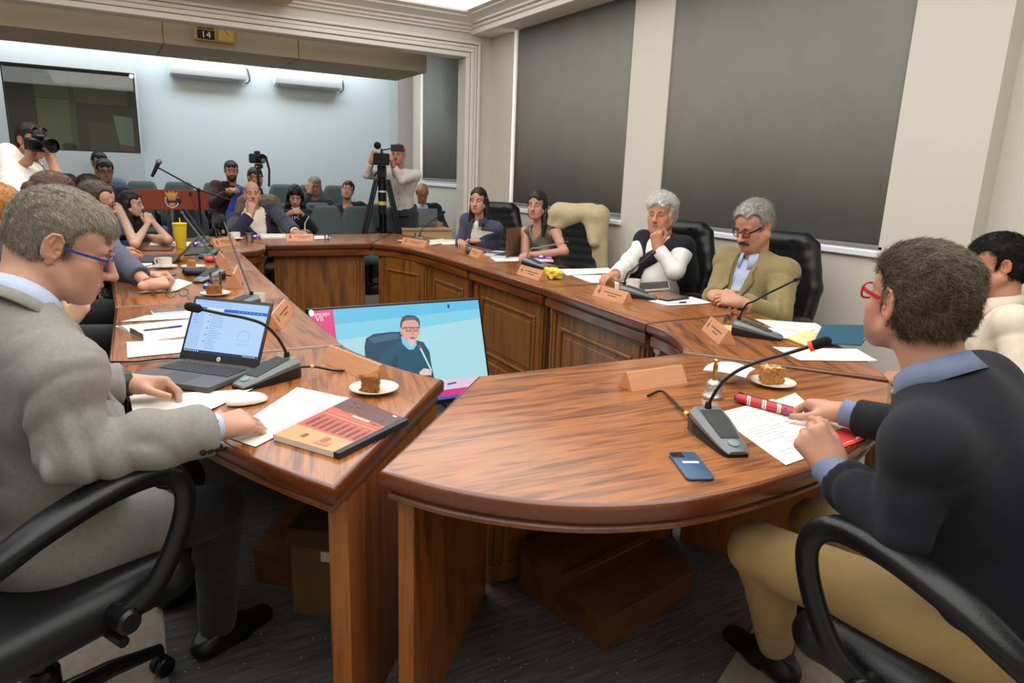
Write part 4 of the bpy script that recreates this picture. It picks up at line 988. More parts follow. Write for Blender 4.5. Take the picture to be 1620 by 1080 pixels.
gm.collar(LB, h=.044, lift=.014, r=.058); gm.collar(GREY, h=.030, lift=-.004, r=.068, gap=1.5, point=.03, name='jacket_collar', th=.005)
m = MB(); tie = [gm.T((0, .135, .42*gm.L/.5)), gm.T((0, .165, .30)), gm.T((0, .165, .16))]; m.tube([tuple(p-gm.loc) for p in tie], [.018, .03, .035], 10, flat=(1, .25), up=tuple(gm.f)); m.build('tie', cloth('navy_tie', '#23284a'), gm.root)
gm.ribbon('watch', BLACKP, 'L', .965, r=.0305, w=.024, e=.006)
gm.ribbon('cuff', LB, 'R', .965, r=.0325, w=.03, e=.002)
m = MB(); d = nrm(gm.wr['R']-gm.el['R']); side = nrm(np.cross(d, UP)); c0 = gm.el['R']+(gm.wr['R']-gm.el['R'])*.78
for k in range(4):
    p = c0+d*.017*k+nrm(side*.85-UP*.45)*.069; m.T = basis(x=d, z=nrm(side*.85-UP*.45), o=p-gm.loc); m.lathe([(.0075, -.006), (.0075, .002), (.005, .0035), (0, .003)], 12, cap=False)
o = m.build('cuff_buttons', mat('horn', '#2a2016', rough=.3), gm.root)
gm.garment('trousers', BLACKC, parts='l', e=.016, wr=.004, res=.007); gm.shoes()
exec_chair('black leather chair under the grey suit man', (-.24, 1.80, 0), rz_of((.87, .5))).scale = (1, 1, 1.07)
# ---- chairman in the navy sweater, near right
ear = Q(1408, 494, 1.40); lk = nrm((.27, .95, .13)); hc = ear+nrm((.95, -.27, 0))*.072+lk*.008+A(0, 0, .016)
rw = P(1334, 652, .815); nw = Q(1318, 746, 1.47)
cm = Human('person in a navy sweater and red glasses speaking from the head of the table', (1.55, .52), (.03, 1), hc, lk,
    {'R': (rw, dirP(rw, P(1272, 634, .81)), (.15, -.1, 1), ((40, 45, 22), (44, 52, 24), (50, 56, 28), (56, 60, 30), (.0, 10, 14))), 'L': (nw, (-.12, .62, .68), (-.80, -.35, .40), ((66, 92, 55), (72, 95, 60), (74, 96, 60), (76, 92, 58), (-.6, 30, 40)), Q(1425, 842, 1.31))},
    sc=1.02, skin='#bf8c74', stub=.45, res=.007, hres=.0026, ear=1.22, neckdrop=.14, hsc=.94, knees={'L': P(1200, 872, .515), 'R': P(1200, 872, .515)+A(.27, .03, .0)}, feet={'L': P(1228, 1020, .10), 'R': P(1228, 1020, .10)+A(.3, .05, 0)}, lid=.25, nose=1.15, mouth=.004, up=.30, fo=.26, shdrop=.055, neckback=.085, twist=16, shw=.166)
cm.hair('short', ['#271f18', '#84745e'], th=.012, strands=30000, slen=.030, comb=(.25, -.5, .1), seed=6, amp=.006, frq=20, srad=.00032, lift=.22, res=.0035, nape=-.066)
cm.brows('#3a2c20', r=.0048)
cm.glasses('#b3201d', rim=.0026, w=.024, h=.018, tr=.0034, z=-.002)
cm.garment('shirt', DENIM, e=.006, res=.007, sleeve=1.0, wr=.001)
cm.garment('sweater', NAVY, e=.022, sleeve=.90, bottom=-.10, wr=.010, wf=6, seed=3, neckr=.068)
cm.collar(DENIM, h=.046, lift=.016, r=.058, spread=.8)
for q in 'RL': cm.ribbon('cuff', DENIM, q, .91 if q == 'L' else .86, r=.0355, w=.075, e=.003)
cm.ribbon('bracelet', mat('red_thread', '#c8281e', rough=.7), 'R', .985, r=.029, w=.006, e=.003)
cm.garment('trousers', KHAKI, parts='l', e=.020, wr=.009, wf=9, seed=5)
for q in 'RL':
    pass
cm.shoes(sock=cloth('maroon_sock', '#3a1518'))
exec_chair('black leather chair under the navy sweater man', (1.53, .60, 0), rz_of((.0, 1))).scale = (1, 1, 1.07)
# ---- young man at the right edge of the picture
ym = Human('person in a cream shirt sitting by the pier at the right edge, face turned away', (3.02, 1.26), (-.6, .8), Q(1577, 418, 2.72), (-.66, .74, -.05),
    {'L': ((2.72, 1.35, .64), (-.5, .8, -.2), (-.4, -.1, 1), 'relax'), 'R': ((2.92, 1.60, .64), (-.5, .8, -.2), (-.4, -.1, 1), 'relax')}, skin='#c78f72', res=.007, fat=.006)
ym.hair('short', ['#100d0c', '#2b2522'], th=.012, strands=9000, slen=.03, comb=(.1, .3, -.1), lift=.2); ym.brows('#1c1614')
ym.garment('shirt', CREAM, e=.014, wr=.006, wf=6, seed=2, bottom=-.1); ym.collar(CREAM, h=.045, lift=.03, r=.066); ym.garment('trousers', KHAKI, parts='l', e=.018, res=.009); ym.shoes()
exec_chair('black leather chair under the cream shirt young man', (3.05, 1.22, 0), rz_of((-.6, .8)))
# ---- man in the tan jacket
w1 = P(1172, 478, .80); w2 = P(1128, 466, .80)
tm = Human('person with a grey moustache and glasses in a tan tweed jacket, hands folded', (3.37, 2.86), (-1, .0), Q(1192, 356, 4.05), (-.95, -.02, -.42),
    {'L': (w1, (-.5, .85, .1), (-.6, -.3, .7), 'relax'), 'R': (w2, (-.4, -.9, .1), (-.5, .4, .7), 'relax')}, sc=1.07, belly=.05, skin='#c08a70', res=.008, hres=.003, fat=.014, lid=.8, nose=1.2, hsc=1.0, ear=1.15, shw=.195, stubcol=(.5, .46, .42))
tm.hair('short', ['#6f6a64', '#b5aea6'], th=.018, strands=4000, slen=.03, comb=(.2, -.5, .1), lift=.35, hairline=.030); tm.brows('#5d5148')
tm.lump('moustache', HAIRM, lambda F: [F.cap((q*.003, .106, -.057), (q*.030, .095, -.068), .0105, .0085, .006) for q in (-1, 1)]+[F.ell((0, .106, -.058), (.02, .010, .009), .006)], res=.003, lo=tm.c-.16, hi=tm.c+.16, amp=.0012, col=lambda V: np.tile(srgb('#3f3833'), (len(V), 1)))
tm.glasses('#191614', rim=.0030, w=.027, h=.020, tr=.0038)
tm.garment('shirt', LB, e=.010, sleeve=.5, wr=.002); tm.collar(LB, h=.04, lift=.006)
tm.garment('jacket', TAN, e=.030, neck='V', vz=.20, vw=.075, sleeve=.93, bottom=-.10, wr=.011, wf=7, seed=12, post=lambda F: (tm.lapels(F, TAN, .20, .075), tm.buttons(F, mat('horn', '#2a2016', rough=.3), [(.01, .08)])))
tm.garment('trousers', cloth('brown_wool', '#4a4038'), parts='l', e=.016, res=.01); tm.shoes()
exec_chair('black leather chair behind the tan jacket man', (3.36, 2.85, 0), rz_of((-.97, -.25))).scale = (1, 1, .94)
# ---- man with white hair
fw = Q(1040, 392, 4.55)
wm = Human('person with white hair, navy sweater tied over a white shirt, fist at chin', (3.37, 3.70), (-.98, -.08), Q(1046, 338, 4.78), (-.88, -.46, -.05),
    {'L': (fw, (-.12, .12, .95), (-.75, -.6, .1), 'fist', Q(1068, 428, 4.5)), 'R': (P(972, 436, .80), (-1, -.25, -.05), (0, 0, 1), 'relax')}, sc=1.04, belly=.04, skin='#be8468', res=.008, hres=.003, stub=.1, lid=.35, nose=1.15, fat=.008, hsc=1.02, ear=1.1, stubcol=(.75, .72, .7))
wm.hair('short', ['#bdb8b2', '#f2efea'], th=.020, strands=9000, slen=.035, comb=(.3, -.6, .15), lift=.3, amp=.005, frq=18, hairline=.006, srad=.0008); wm.brows('#8a8078')
wm.garment('shirt', WHITE, e=.022, sleeve=.95, wr=.010, wf=6, seed=14, bottom=-.1); wm.collar(WHITE, h=.038, lift=.006)
def drape(F):
    F.frame(); a, b_, n = wm.sh['R'], wm.sh['L'], wm.nb
    for q, sh in ((1, a), (-1, b_)):
        F.cap(n+wm.u*.01-wm.f*.06, sh+wm.u*.045+wm.f*.005, .055, .068, .04); F.cap(sh+wm.u*.03, sh-wm.f*.05-wm.u*.16+(sh-n)*.1, .080, .085, .04); F.cap(sh-wm.f*.05-wm.u*.1, sh-wm.f*.1-wm.u*.35, .08, .06, .03); F.cap(n+wm.u*.005+wm.f*.02+(sh-n)*.45, sh+wm.u*.02, .05, .06, .03)
    F.frame(wm.TR, wm.pel); L = wm.L
    F.cap((.13, .05, L-.02), (.05, .175, .26), .058, .046, .02, flat=((0, 1, 0), .7)); F.cap((-.13, .05, L-.02), (.03, .175, .30), .058, .046, .02, flat=((0, 1, 0), .7))
    F.ell((.04, .20, .27), (.055, .042, .05), .02); F.cap((.045, .195, .25), (.09, .21, .02), .042, .052, .02, flat=((0, 1, 0), .6)); F.cap((.03, .195, .25), (.015, .215, .04), .04, .046, .02, flat=((0, 1, 0), .6))
    F.frame()
wm.garment('sweater', NAVY, parts='', extra=drape, wr=.006, wf=9, bottom=None, seed=7)
wm.garment('trousers', cloth('navy_trouser', '#22242c'), parts='l', e=.016, res=.01); wm.shoes()
exec_chair('black leather chair behind the white-haired man', (3.36, 3.72, 0), rz_of((-.96, -.28))).scale = (1, 1, .94)
# ---- woman in the sequinned top
tw = Human('person in a sequinned tank top and hoop earrings leaning on the table', (3.32, 5.04), (-.92, -.38), Q(850, 324, 5.75), (-.80, -.60, -.02),
    {'L': (P(852, 402, .80), (-.75, .55, 0), (0, 0, 1), 'relax', Q(893, 398, 5.5)), 'R': (P(830, 404, .80), (-.6, -.75, 0), (0, 0, 1), 'relax')}, sc=1.0, fem=True, skin='#b98870', res=.008, hres=.003, shdrop=.05)
tw.hair('long', ['#120e0c', '#2e221c'], th=.010, hairline=.004, amp=.002, res=.005, extra=lambda F: [F.cap((q*.066, -.01, .02), (q*.068, -.02, -.09), .026, .026, .03) for q in (-1, 1)]+[F.cap((-.05, -.05, -.08), (-.085, .03, -.17), .03, .024, .03), F.cap((-.085, .03, -.17), (-.085, .05, -.26), .024, .014, .02), F.cap((0, -.07, 0), (0, -.07, -.11), .05, .045, .03)]); tw.brows('#1d1512', r=.0035)
def tank(h, top=.40, w=.045, arm=.062):
    def post(F):
        F.frame()
        for q in ('R', 'L'): F.cap(h.sh[q]-h.u*.03, h.sh[q]+h.u*.12+(h.sh[q]-h.nb)*.2, arm, arm, .01, 'sub'); F.cap(h.sh[q]+(h.sh[q]-h.nb)*.15, h.el[q], .060, .06, .01, 'sub')
        F.frame(h.TR, h.pel); F.cap((0, .16, h.L*.80), (0, .08, h.L*1.08), w*.6, w+.035, .01, 'sub'); F.frame()
    return post
SEQ = mat('sequins', '#6b6258', rough=.28, metal=.5, bump=1.0, bscale=500, var=.3, vscale=150)
tw.garment('tank_top', SEQ, e=.008, sleeve=0, parts='t', wr=.001, post=tank(tw))
for q in (-1, 1):
    m = MB(); m.tube([tuple(tw.H((q*.08, -.004, -.028))-tw.loc), tuple(tw.H((q*.084, -.004, -.038))-tw.loc)], .002, 6); c = tw.H((q*.086, -.002, -.050))-tw.loc
    m.tube([tuple(c+tw.R @ A(0, .011*math.cos(k*PI/8), .013*math.sin(k*PI/8))) for k in range(16)], .0025, 6, closed=True); m.build('earring', mat('silver', '#d8d8d4', rough=.2, metal=1), tw.root)
tw.ribbon('watch', mat('silver', '#d8d8d4', rough=.2, metal=1), 'R', .96, r=.026, w=.02, e=.006)
tw.garment('trousers', BLACKC, parts='l', e=.012, res=.01, wr=.003); tw.shoes()
TWCH = exec_chair('black leather chair draped with a beige jacket', (3.39, 4.99, 0), rz_of((-.85, -.52))); TWCH.scale = (1, 1, .94)
# ---- woman in the slate fleece
fl = Human('person with long dark hair in a slate fleece, hands folded by an open notebook', (3.26, 6.12), (-.86, -.5), Q(757, 317, 6.5), (-.72, -.70, -.03),
    {'L': (P(753, 381, .80), (-.6, .7, 0), (-.1, 0, 1), 'relax'), 'R': (P(728, 382, .80), (-.3, -.9, 0), (-.1, 0, 1), 'relax')}, fem=True, skin='#c1917a', res=.009, hres=.0035, sc=1.02)
fl.hair('long', ['#17110e', '#35261e'], th=.010, hairline=.014, amp=.002, res=.005, extra=lambda F: [F.cap((q*.066, -.03, .0), (q*.082, -.035, -.20), .03, .034, .03) for q in (-1, 1)]+[F.cap((0, -.06, 0), (0, -.085, -.22), .06, .065, .04)]); fl.brows('#221814', r=.0035)
fl.garment('shirt', WHITE, e=.010, sleeve=.3, wr=0, neckr=.05); fl.collar(WHITE, h=.03, lift=.0, r=.05)
fl.garment('fleece_jacket', FLEECE, e=.017, sleeve=.94, neck='V', vz=.40, vw=.06, bottom=-.1, wr=.007, wf=7, seed=21); fl.collar(FLEECE, h=.05, r=.062, gap=.9, lift=-.01, point=.02, name='fleece_collar', th=.006)
fl.garment('trousers', BLACKC, parts='l', e=.012, res=.012, wr=.003); fl.shoes()
exec_chair('black leather chair behind the slate fleece woman', (3.31, 6.22, 0), rz_of((-.75, -.66))).scale = (1, 1, .94)
# ---- bald man in the navy suit
bw = Q(397, 338, 6.85)
bm_ = Human('person with a bald head in a navy suit, fist at his mouth', (1.44, 7.72), (-.05, -1), Q(399, 305, 7.18), (-.12, -.98, -.05),
    {'R': (bw, (.16, .05, .9), (-.3, -.9, .2), 'fist', Q(372, 368, 6.8)), 'L': (P(468, 368, .80), (.75, -.65, 0), (0, 0, 1), 'relax')}, sc=1.06, belly=.04, skin='#bf8a70', res=.009, hres=.0035, stub=.1, fat=.010, hsc=.90, lid=.3, shw=.19)
bm_.brows('#3b2a20'); bm_.hair('bald', ['#7a5a44', '#8a6a54'], th=.002, amp=.0005)
bm_.garment('shirt', CREAM, e=.014, sleeve=.985, wr=.003); bm_.collar(CREAM, h=.04, lift=.004)
bm_.garment('jacket', SUIT, e=.030, neck='V', vz=-.02, vw=.115, sleeve=.90, bottom=-.1, wr=.006, wf=7, seed=31, post=lambda F: (bm_.lapels(F, SUIT, .02, .11, wide=.06)))
m = MB(); p = bm_.T((-.10, .165, .36)); m.T = basis(x=bm_.r, z=bm_.f, o=p-bm_.loc); m.lathe([(.008, 0), (.008, .004), (0, .005)], 10, cap=False); m.build('lapel_pin', mat('gold', '#d8b45a', rough=.25, metal=1), bm_.root)
bm_.garment('trousers', SUIT, parts='l', e=.016, res=.012); bm_.shoes()
BCH = exec_chair('tan and brown leather chair behind the bald man', (1.42, 7.78, 0), rz_of((-.12, -1))); BCH.scale = (1, 1, .92)
BRN = mat('brown_leather', '#6d5a45', rough=.5, bump=.25, bscale=200)
for ch in BCH.children:
    if ch.name.startswith(('seat', 'backrest')):
        ch.data = ch.data.copy(); ch.data.materials[0] = BRN
# ---- woman in royal blue
bl = Human('person in a royal blue sleeveless dress resting her chin on clasped hands', (-.10, 6.94), (.62, -.78), Q(207, 322, 6.75), (.90, -.42, -.05),
    {'R': (Q(234, 354, 6.45), (.05, .2, .95), (.1, -.9, .2), 'fist', P(213, 386, .83)), 'L': (Q(243, 352, 6.5), (-.35, .1, .9), (.8, -.3, .2), 'grip', P(266, 379, .83))}, fem=True, skin='#c79d86', res=.008, hres=.0035, neckback=.10, neckdrop=.155, hsc=1.0, sc=.97, up=.28, fo=.25)
bl.hair('long', ['#120d0c', '#2d211d'], th=.013, hairline=.012, amp=.004, res=.005, extra=lambda F: [F.cap((q*.068, -.01, .0), (q*.095, .02, -.30), .036, .055, .03) for q in (-1, 1)]+[F.cap((0, -.06, 0), (0, -.06, -.28), .065, .08, .04)]); bl.brows('#211714', r=.0035)
bl.garment('dress', BLUE, e=.010, sleeve=0, parts='t', wr=.003, bottom=None, post=tank(bl, arm=.085)); bl.garment('skirt', BLUE, parts='l', e=.02, res=.012); bl.shoes()
exec_chair('black leather chair under the royal blue dress woman', (-.16, 7.0, 0), rz_of((.62, -.78)))
# ---- man with clasped hands
w1 = P(236, 451, .805); w2 = P(240, 437, .81)
cl = Human('person in a slate pullover with a red bracelet, hands clasped on the papers', (-.34, 4.22), (1, .02), Q(152, 318, 4.22), (.92, -.1, -.25),
    {'R': (w1, (.9, .42, .05), (0, -.55, .8), 'grip'), 'L': (w2, (.95, -.45, .05), (0, .5, .8), 'grip')}, skin='#c09078', res=.009, hres=.0035, lid=.5, sc=1.03)
cl.hair('short', ['#2f241d', '#5a4a3e'], th=.010, hairline=.03, strands=1500, slen=.02, lift=.3); cl.brows('#3a2c22'); cl.glasses('#3a3230')
cl.garment('pullover', SLATE, e=.022, sleeve=.82, wr=.006, wf=7, seed=41); cl.ribbon('bracelet', mat('red_thread', '#c8281e', rough=.7), 'R', .96, r=.028, w=.012, e=.004); cl.garment('trousers', BLACKC, parts='l', e=.016, res=.012); cl.shoes()
exec_chair('black leather chair under the slate pullover man', (-.40, 4.22, 0), rz_of((1, 0)))
# ---- left row behind the grey suit
oh = Human('person with orange hair in red trousers beside the grey suit man', (-.46, 2.98), (.97, -.2), Q(-6, 335, 2.95), (.9, .1, -.15),
    {'R': (Q(112, 508, 2.75), (.5, .05, .75), (.3, -.9, .2), 'relax'), 'L': ((-.06, 3.12, .62), (.9, -.1, -.2), (0, 0, 1), 'relax')}, fem=True, skin='#c69a7e', res=.008, poles={'R': A(-.8, -.3, -.5), 'L': A(-1, -.1, -.4)})
oh.hair('long', ['#8f5526', '#bd8544'], th=.014, amp=.004, strands=2500, slen=.03, lift=.03, extra=lambda F: [F.cap((0, -.05, 0), (0, -.06, -.16), .07, .08, .04)]); oh.brows('#7a4a28', r=.003)
oh.garment('blouse', cloth('charcoal', '#2c2a2c'), e=.018, sleeve=.8, wr=.005); oh.garment('trousers', cloth('red_trouser', '#8e2a1c'), parts='l', e=.034, res=.01); oh.shoes()
exec_chair('black leather chair under the orange-haired person', (-.5, 2.98, 0), rz_of((.97, -.2)))
bh = Human('person with brown hair tied back, behind the grey suit man', (-.44, 3.62), (1, .05), Q(86, 308, 3.70), (.9, .35, -.1),
    {'R': ((-.22, 3.46, .62), (1, 0, -.2), (0, 0, 1), 'relax'), 'L': ((-.20, 3.74, .62), (1, -.1, 0), (0, 0, 1), 'relax')}, fem=True, skin='#c39474', res=.009, shw=.155, poles={'R': A(-1, 0, -.4), 'L': A(-1, 0, -.4)})
bh.hair('bun', ['#38251a', '#6a4a36'], th=.014, amp=.002, strands=1200, slen=.03, lift=.15, extra=lambda F: F.ell((0, -.12, .02), (.04, .04, .04), .02)); bh.brows('#3c281c', r=.003)
bh.garment('blouse', cloth('teal_grey', '#4a5c58'), e=.016, sleeve=.9, wr=.004); bh.garment('trousers', BLACKC, parts='l', e=.014, res=.012); bh.shoes()
exec_chair('black leather chair under the brown-haired person', (-.5, 3.6, 0), rz_of((1, .05)))
dk = Human('person with short black hair mostly hidden behind the slate pullover man', (-.36, 5.56), (1, -.1), Q(143, 300, 5.7), (.9, -.2, -.2),
    {'R': ((.05, 5.42, .805), (1, 0, 0), (0, 0, 1), 'relax'), 'L': ((.05, 5.68, .805), (1, 0, 0), (0, 0, 1), 'relax')}, skin='#b98262', res=.010, full=False)
dk.hair('short', ['#0e0b0a', '#241c18'], th=.016, res=.006); dk.brows('#1c1614'); dk.garment('sweater', cloth('dark_green', '#2a3a34'), e=.02, wr=.005); dk.garment('trousers', BLACKC, parts='l', e=.016, res=.012); dk.shoes()
exec_chair('black leather chair under the black-haired person', (-.42, 5.56, 0), rz_of((1, -.1)))
# ---- press photographer on the left
pc = Q(69, 229, 4.62); pd = nrm(A(.55, -.83, -.06))
ph = Human('person in a white patterned shirt aiming a black camera, sunglasses on his head', (-.52, 5.08), (.45, -.9), Q(50, 222, 4.9), (.62, -.76, -.22),
    {'R': (Q(47, 250, 4.70), (.3, -.1, .9), (-.5, -.8, .2), 'grip', Q(12, 285, 4.75)), 'L': (Q(80, 250, 4.70), (-.05, .1, .95), (.6, -.7, .2), 'grip', Q(100, 300, 4.6))}, hipz=.86, knees={'R': (-.60, 5.04, .48), 'L': (-.40, 5.12, .48)}, feet={'R': (-.62, 5.10, .09), 'L': (-.40, 5.16, .09)}, skin='#b07c60', res=.008, hres=.0035, stub=.3, lid=.7, shdrop=.10, neckback=.07)
ph.hair('short', ['#15110f', '#332a24'], th=.012, strands=1500, slen=.018); ph.brows('#1c1512')
PAT = mat('cloth_patterned', '#ddd5cc', rough=.85, var=.14, vscale=22)
ph.garment('shirt', PAT, e=.010, short=.40, wr=.007, wf=6, bottom=-.16, seed=51); ph.collar(PAT, h=.036, lift=.004); ph.garment('trousers', BLACKC, parts='l', e=.02, res=.012); ph.shoes()
m = MB()
for q in (-1, 1):
    pts = [tuple(ph.H((q*.034+.026*math.cos(k*PI/8), .082-.01*abs(math.sin(k*PI/8)), .095+.018*math.sin(k*PI/8)))-ph.loc) for k in range(16)]; m.add(pts, [tuple(range(16))]); m.tube(pts, .003, 5, closed=True)
m.tube([tuple(ph.H((-.06, .07, .1))-ph.loc), tuple(ph.H((-.085, 0, .07))-ph.loc)], .003, 5); m.tube([tuple(ph.H((.06, .07, .1))-ph.loc), tuple(ph.H((.085, 0, .07))-ph.loc)], .003, 5)
m.build('sunglasses', mat('dark_lens', '#1a1410', rough=.08, coat=1), ph.root)
m = MB(); s_ = [ph.sh['R']+ph.u*.09-(ph.sh['R']-ph.nb)*.4, ph.T((.03, .17, .33)), ph.T((-.06, .175, .2)), ph.T((-.12, .15, .05))]
m.tube([tuple(np.array(p)-ph.loc) for p in spline(s_, 5)], .018, 6, flat=(1, .2), up=tuple(ph.f)); m.build('strap', BLACKP, ph.root)
# ---- audience in the gallery
def simple(label, pos, face, c, look, hands, hair, top, hipz=.55, fem=False, skin='#b5805f', style='short', hx=None, legs=None, th=.014, neck='round', group=None, **kw):
    h = Human(label, pos, face, c, look, hands, hipz=hipz, fem=fem, skin=skin, res=.010, full=False, **kw)
    h.hair(style, hair, th=th, res=.006, amp=.003, extra=hx); h.brows(hair[0], r=.004 if not fem else .003)
    h.garment('top', top, e=.02, wr=.005, neck=neck, sleeve=.93); h.garment('trousers', legs or BLACKC, parts='l', e=.018, res=.014); h.shoes(); return h
RZ = .20
def lap(x, y, z=.66, fx=0, fy=-.25, w=.12): return {'R': ((x-w+fx, y+fy, z), (.3, -.8, -.1), (0, -.2, 1), 'relax'), 'L': ((x+w+fx, y+fy, z), (-.3, -.8, -.1), (0, -.2, 1), 'relax')}
mr = simple('person with a black beard and maroon shirt holding a phone', (1.27, 9.32), (-.05, -1), PY(366, 270, 9.28), (-.1, -1, -.1), {'R': (PY(362, 303, 9.0), (.7, -.5, .2), (-.3, -.5, .8), 'grip'), 'L': (PY(374, 303, 9.0), (-.7, -.5, .2), (.3, -.5, .8), 'grip')}, ['#0f0c0b', '#221b18'], cloth('maroon', '#38161c'), hipz=.55+RZ, stub=.85, stubcol=(.10, .08, .07), knees={'R': (1.14, 8.92, .5+RZ), 'L': (1.42, 8.95, .56+RZ)}, feet={'R': (1.12, 8.96, .09+RZ), 'L': (1.16, 8.80, .5+RZ)})
bj = simple('person in a bright blue jacket half hidden behind the tripod camera', (1.43, 9.02), (.1, -1), PY(404, 281, 9.0), (.3, -.95, -.05), lap(1.43, 9.02), ['#15100e', '#2c231e'], cloth('bright_blue', '#1c4388'))
pw = simple('person with long black hair and sunglasses on her head looking at a phone', (1.93, 8.36), (-.15, -1), PY(467, 309, 8.32), (-.2, -.9, -.45), {'R': (PY(459, 337, 8.0), (.5, -.5, .25), (-.4, -.6, .5), 'grip'), 'L': (PY(476, 337, 8.0), (-.5, -.5, .25), (.4, -.6, .5), 'grip')}, ['#0c0a0a', '#1e1817'], BLACKC, fem=True, skin='#c0937a', style='long', hx=lambda F: [F.cap((q*.066, -.02, .0), (q*.10, .02, -.27), .034, .045, .03) for q in (-1, 1)], lid=.7)
m = MB()
for q in (-1, 1): m.add([tuple(pw.H((q*.03+.024*math.cos(k*PI/6), .085, .088+.016*math.sin(k*PI/6)))-pw.loc) for k in range(12)], [tuple(range(12))])
m.tube([tuple(pw.H((-.055, .08, .092))-pw.loc), tuple(pw.H((.055, .08, .092))-pw.loc)], .004, 6); m.build('sunglasses', mat('dark_lens', '#1a1410', rough=.08), pw.root)
tx = MB(); text_mesh(tx, 'TFOL', 0, 0, .06, z=0); m = MB(); m.col = '#e8e4de'; m.T = basis(x=-pw.r, z=pw.f, o=pw.T((0, .168, .30))-pw.loc); m.add(tx.v, tx.f); m.build('shirt_print', MAT['vc_matt'], pw.root, smooth=0, fix=False)
fm_ = simple('person in a dark jacket resting his face on his hand', (2.38, 9.30), (-.1, -1), PY(498, 294, 9.22), (-.25, -.95, -.15), {'R': (PY(490, 304, 9.08), (.15, .15, .9), (-.5, -.7, .2), 'relax', (2.16, 9.02, .92)), 'L': ((2.50, 9.0, .86), (-.4, -.8, -.1), (0, 0, 1), 'relax')}, ['#5b534c', '#8d847b'], cloth('dark_grey', '#2e3032'), skin='#a97a5e', hipz=.55+RZ)
bw_ = simple('person in a black low-necked top lounging with head tilted in the gallery', (2.70, 8.70), (-.2, -1), PY(550, 301, 8.75), (-.3, -.9, .2), lap(2.70, 8.70), ['#100c0b', '#261d1a'], BLACKC, fem=True, skin='#b98a70', style='bun', neck='V', roll=-14, twist=0)
gl = simple('person with glasses and a dark cap at the gallery wall under the booth', (.02, 8.86), (.1, -1), PY(166, 270, 8.82), (.1, -1, -.1), lap(.02, 8.86), ['#0d0b0b', '#1d1917'], cloth('dark_navy', '#161b2a'), hipz=.55, skin='#8d6552', th=.02)
gl.glasses('#1a1615')
bk = simple('person with black hair sitting behind the one wearing a dark cap', (-.06, 9.42), (.1, -1), PY(158, 257, 9.35), (.3, -1, 0), lap(-.06, 9.42), ['#0d0b0b', '#1d1917'], cloth('grey_blue', '#5a6a7c'), hipz=.62, skin='#9d7460')
# ---- television cameraman
cmn = Human('person in a white buttoned shirt operating a video camera on a tripod', (3.10, 8.02), (-.55, -.84), Q(630, 244, 8.05), (-.62, -.77, -.05),
    {'R': (Q(587, 256, 7.75), (.3, -.35, .85), (-.7, -.6, .2), 'grip', Q(580, 276, 7.85)), 'L': (Q(622, 262, 7.75), (-.3, -.3, .85), (.6, -.7, .2), 'grip', Q(634, 285, 7.85))}, hipz=.90, knees={'R': (3.0, 7.97, .48), 'L': (3.2, 7.92, .48)}, feet={'R': (3.0, 8.02, .09), 'L': (3.22, 7.97, .09)}, skin='#bd8468', res=.009, full=False, shw=.19)
cmn.hair('short', ['#6a4f42', '#8d7868'], th=.008, res=.006); cmn.brows('#6a5042')
WP = mat('cloth_white_dotted', '#d9cfc8', rough=.85, var=.08, vscale=40)
cmn.garment('shirt', WP, e=.012, wr=.006, wf=6, bottom=.0, seed=61, post=lambda F: cmn.buttons(F, BLACKP, [(0, .06), (0, .14), (0, .22), (0, .30), (0, .38)], .006)); cmn.collar(WP, h=.036, lift=.004); cmn.garment('trousers', cloth('charcoal_jeans', '#2d3036'), parts='l', e=.02, res=.012)
cmn.lump('belt', BLACKP, lambda F: (F.ell((0, -.005, .02), (.19, .15, .16), 0), F.cut((0, 0, .035), (0, 0, 1), .3), F.cut((0, 0, -.005), (0, 0, -1), .3)), res=.008, frame='T', lo=cmn.pel-.3, hi=cmn.pel+.3); cmn.shoes()
# ---- man typing on a laptop at the small desk
lm = Human('person with a bald head and glasses typing at the small gallery desk', (3.60, 8.52), (-.25, -1), PY(668, 304, 8.45), (-.3, -.9, -.45),
    {'R': ((3.40, 8.16, .79), (.1, -.9, 0), (0, 0, 1), 'relax'), 'L': ((3.62, 8.14, .79), (-.1, -.95, 0), (0, 0, 1), 'relax')}, skin='#b57f60', res=.009, full=False, lid=.8)
lm.hair('bald', ['#7a6a5c', '#a09284'], th=.004, amp=.001, res=.006); lm.glasses('#2a2422'); lm.garment('shirt', LB, e=.012, wr=.002, sleeve=.9); lm.collar(LB); lm.garment('jacket', cloth('ink_jacket', '#171b28'), e=.026, neck='V', vz=.12, vw=.08, wr=.005); lm.garment('trousers', BLACKC, parts='l', e=.018, res=.014); lm.shoes()
# ================================================================= things on and around the table
TZ = .7605
VC = mat('vc_matt', vc=True, rough=.7); VCP = mat('vc_paper', vc=True, rough=.85); VCG = mat('vc_gloss', vc=True, rough=.25); VCS = mat('vc_satin', vc=True, rough=.45)
def screen_mat():
    m = bpy.data.materials.new('screen_glow'); m.use_nodes = True; nt = m.node_tree; b = nt.nodes['Principled BSDF']
    b.inputs['Base Color'].default_value = (.01, .01, .012, 1); b.inputs['Roughness'].default_value = .25
    a = nt.nodes.new('ShaderNodeVertexColor'); a.layer_name = 'Col'; nt.links.new(a.outputs[0], b.inputs['Emission Color']); b.inputs['Emission Strength'].default_value = 1.0; return m
SCREEN = screen_mat()
def H2(h): return srgb_inv(h)
CHINA = mat('china', '#e9e2d4', rough=.15, coat=.5); NPW = wood('pale_wood', '#ad7048', '#cc9066', rough=.45, coat=.1, axis='X', amount=.6)
GREYP = mat('unit_grey', '#6d6f6e', rough=.35, metal=.3); GRILLE = mat('grille', '#3a3c3c', rough=.6, bump=1.0, bscale=900); FOAM = mat('foam', '#0e0e10', rough=.95, bump=.8, bscale=900)
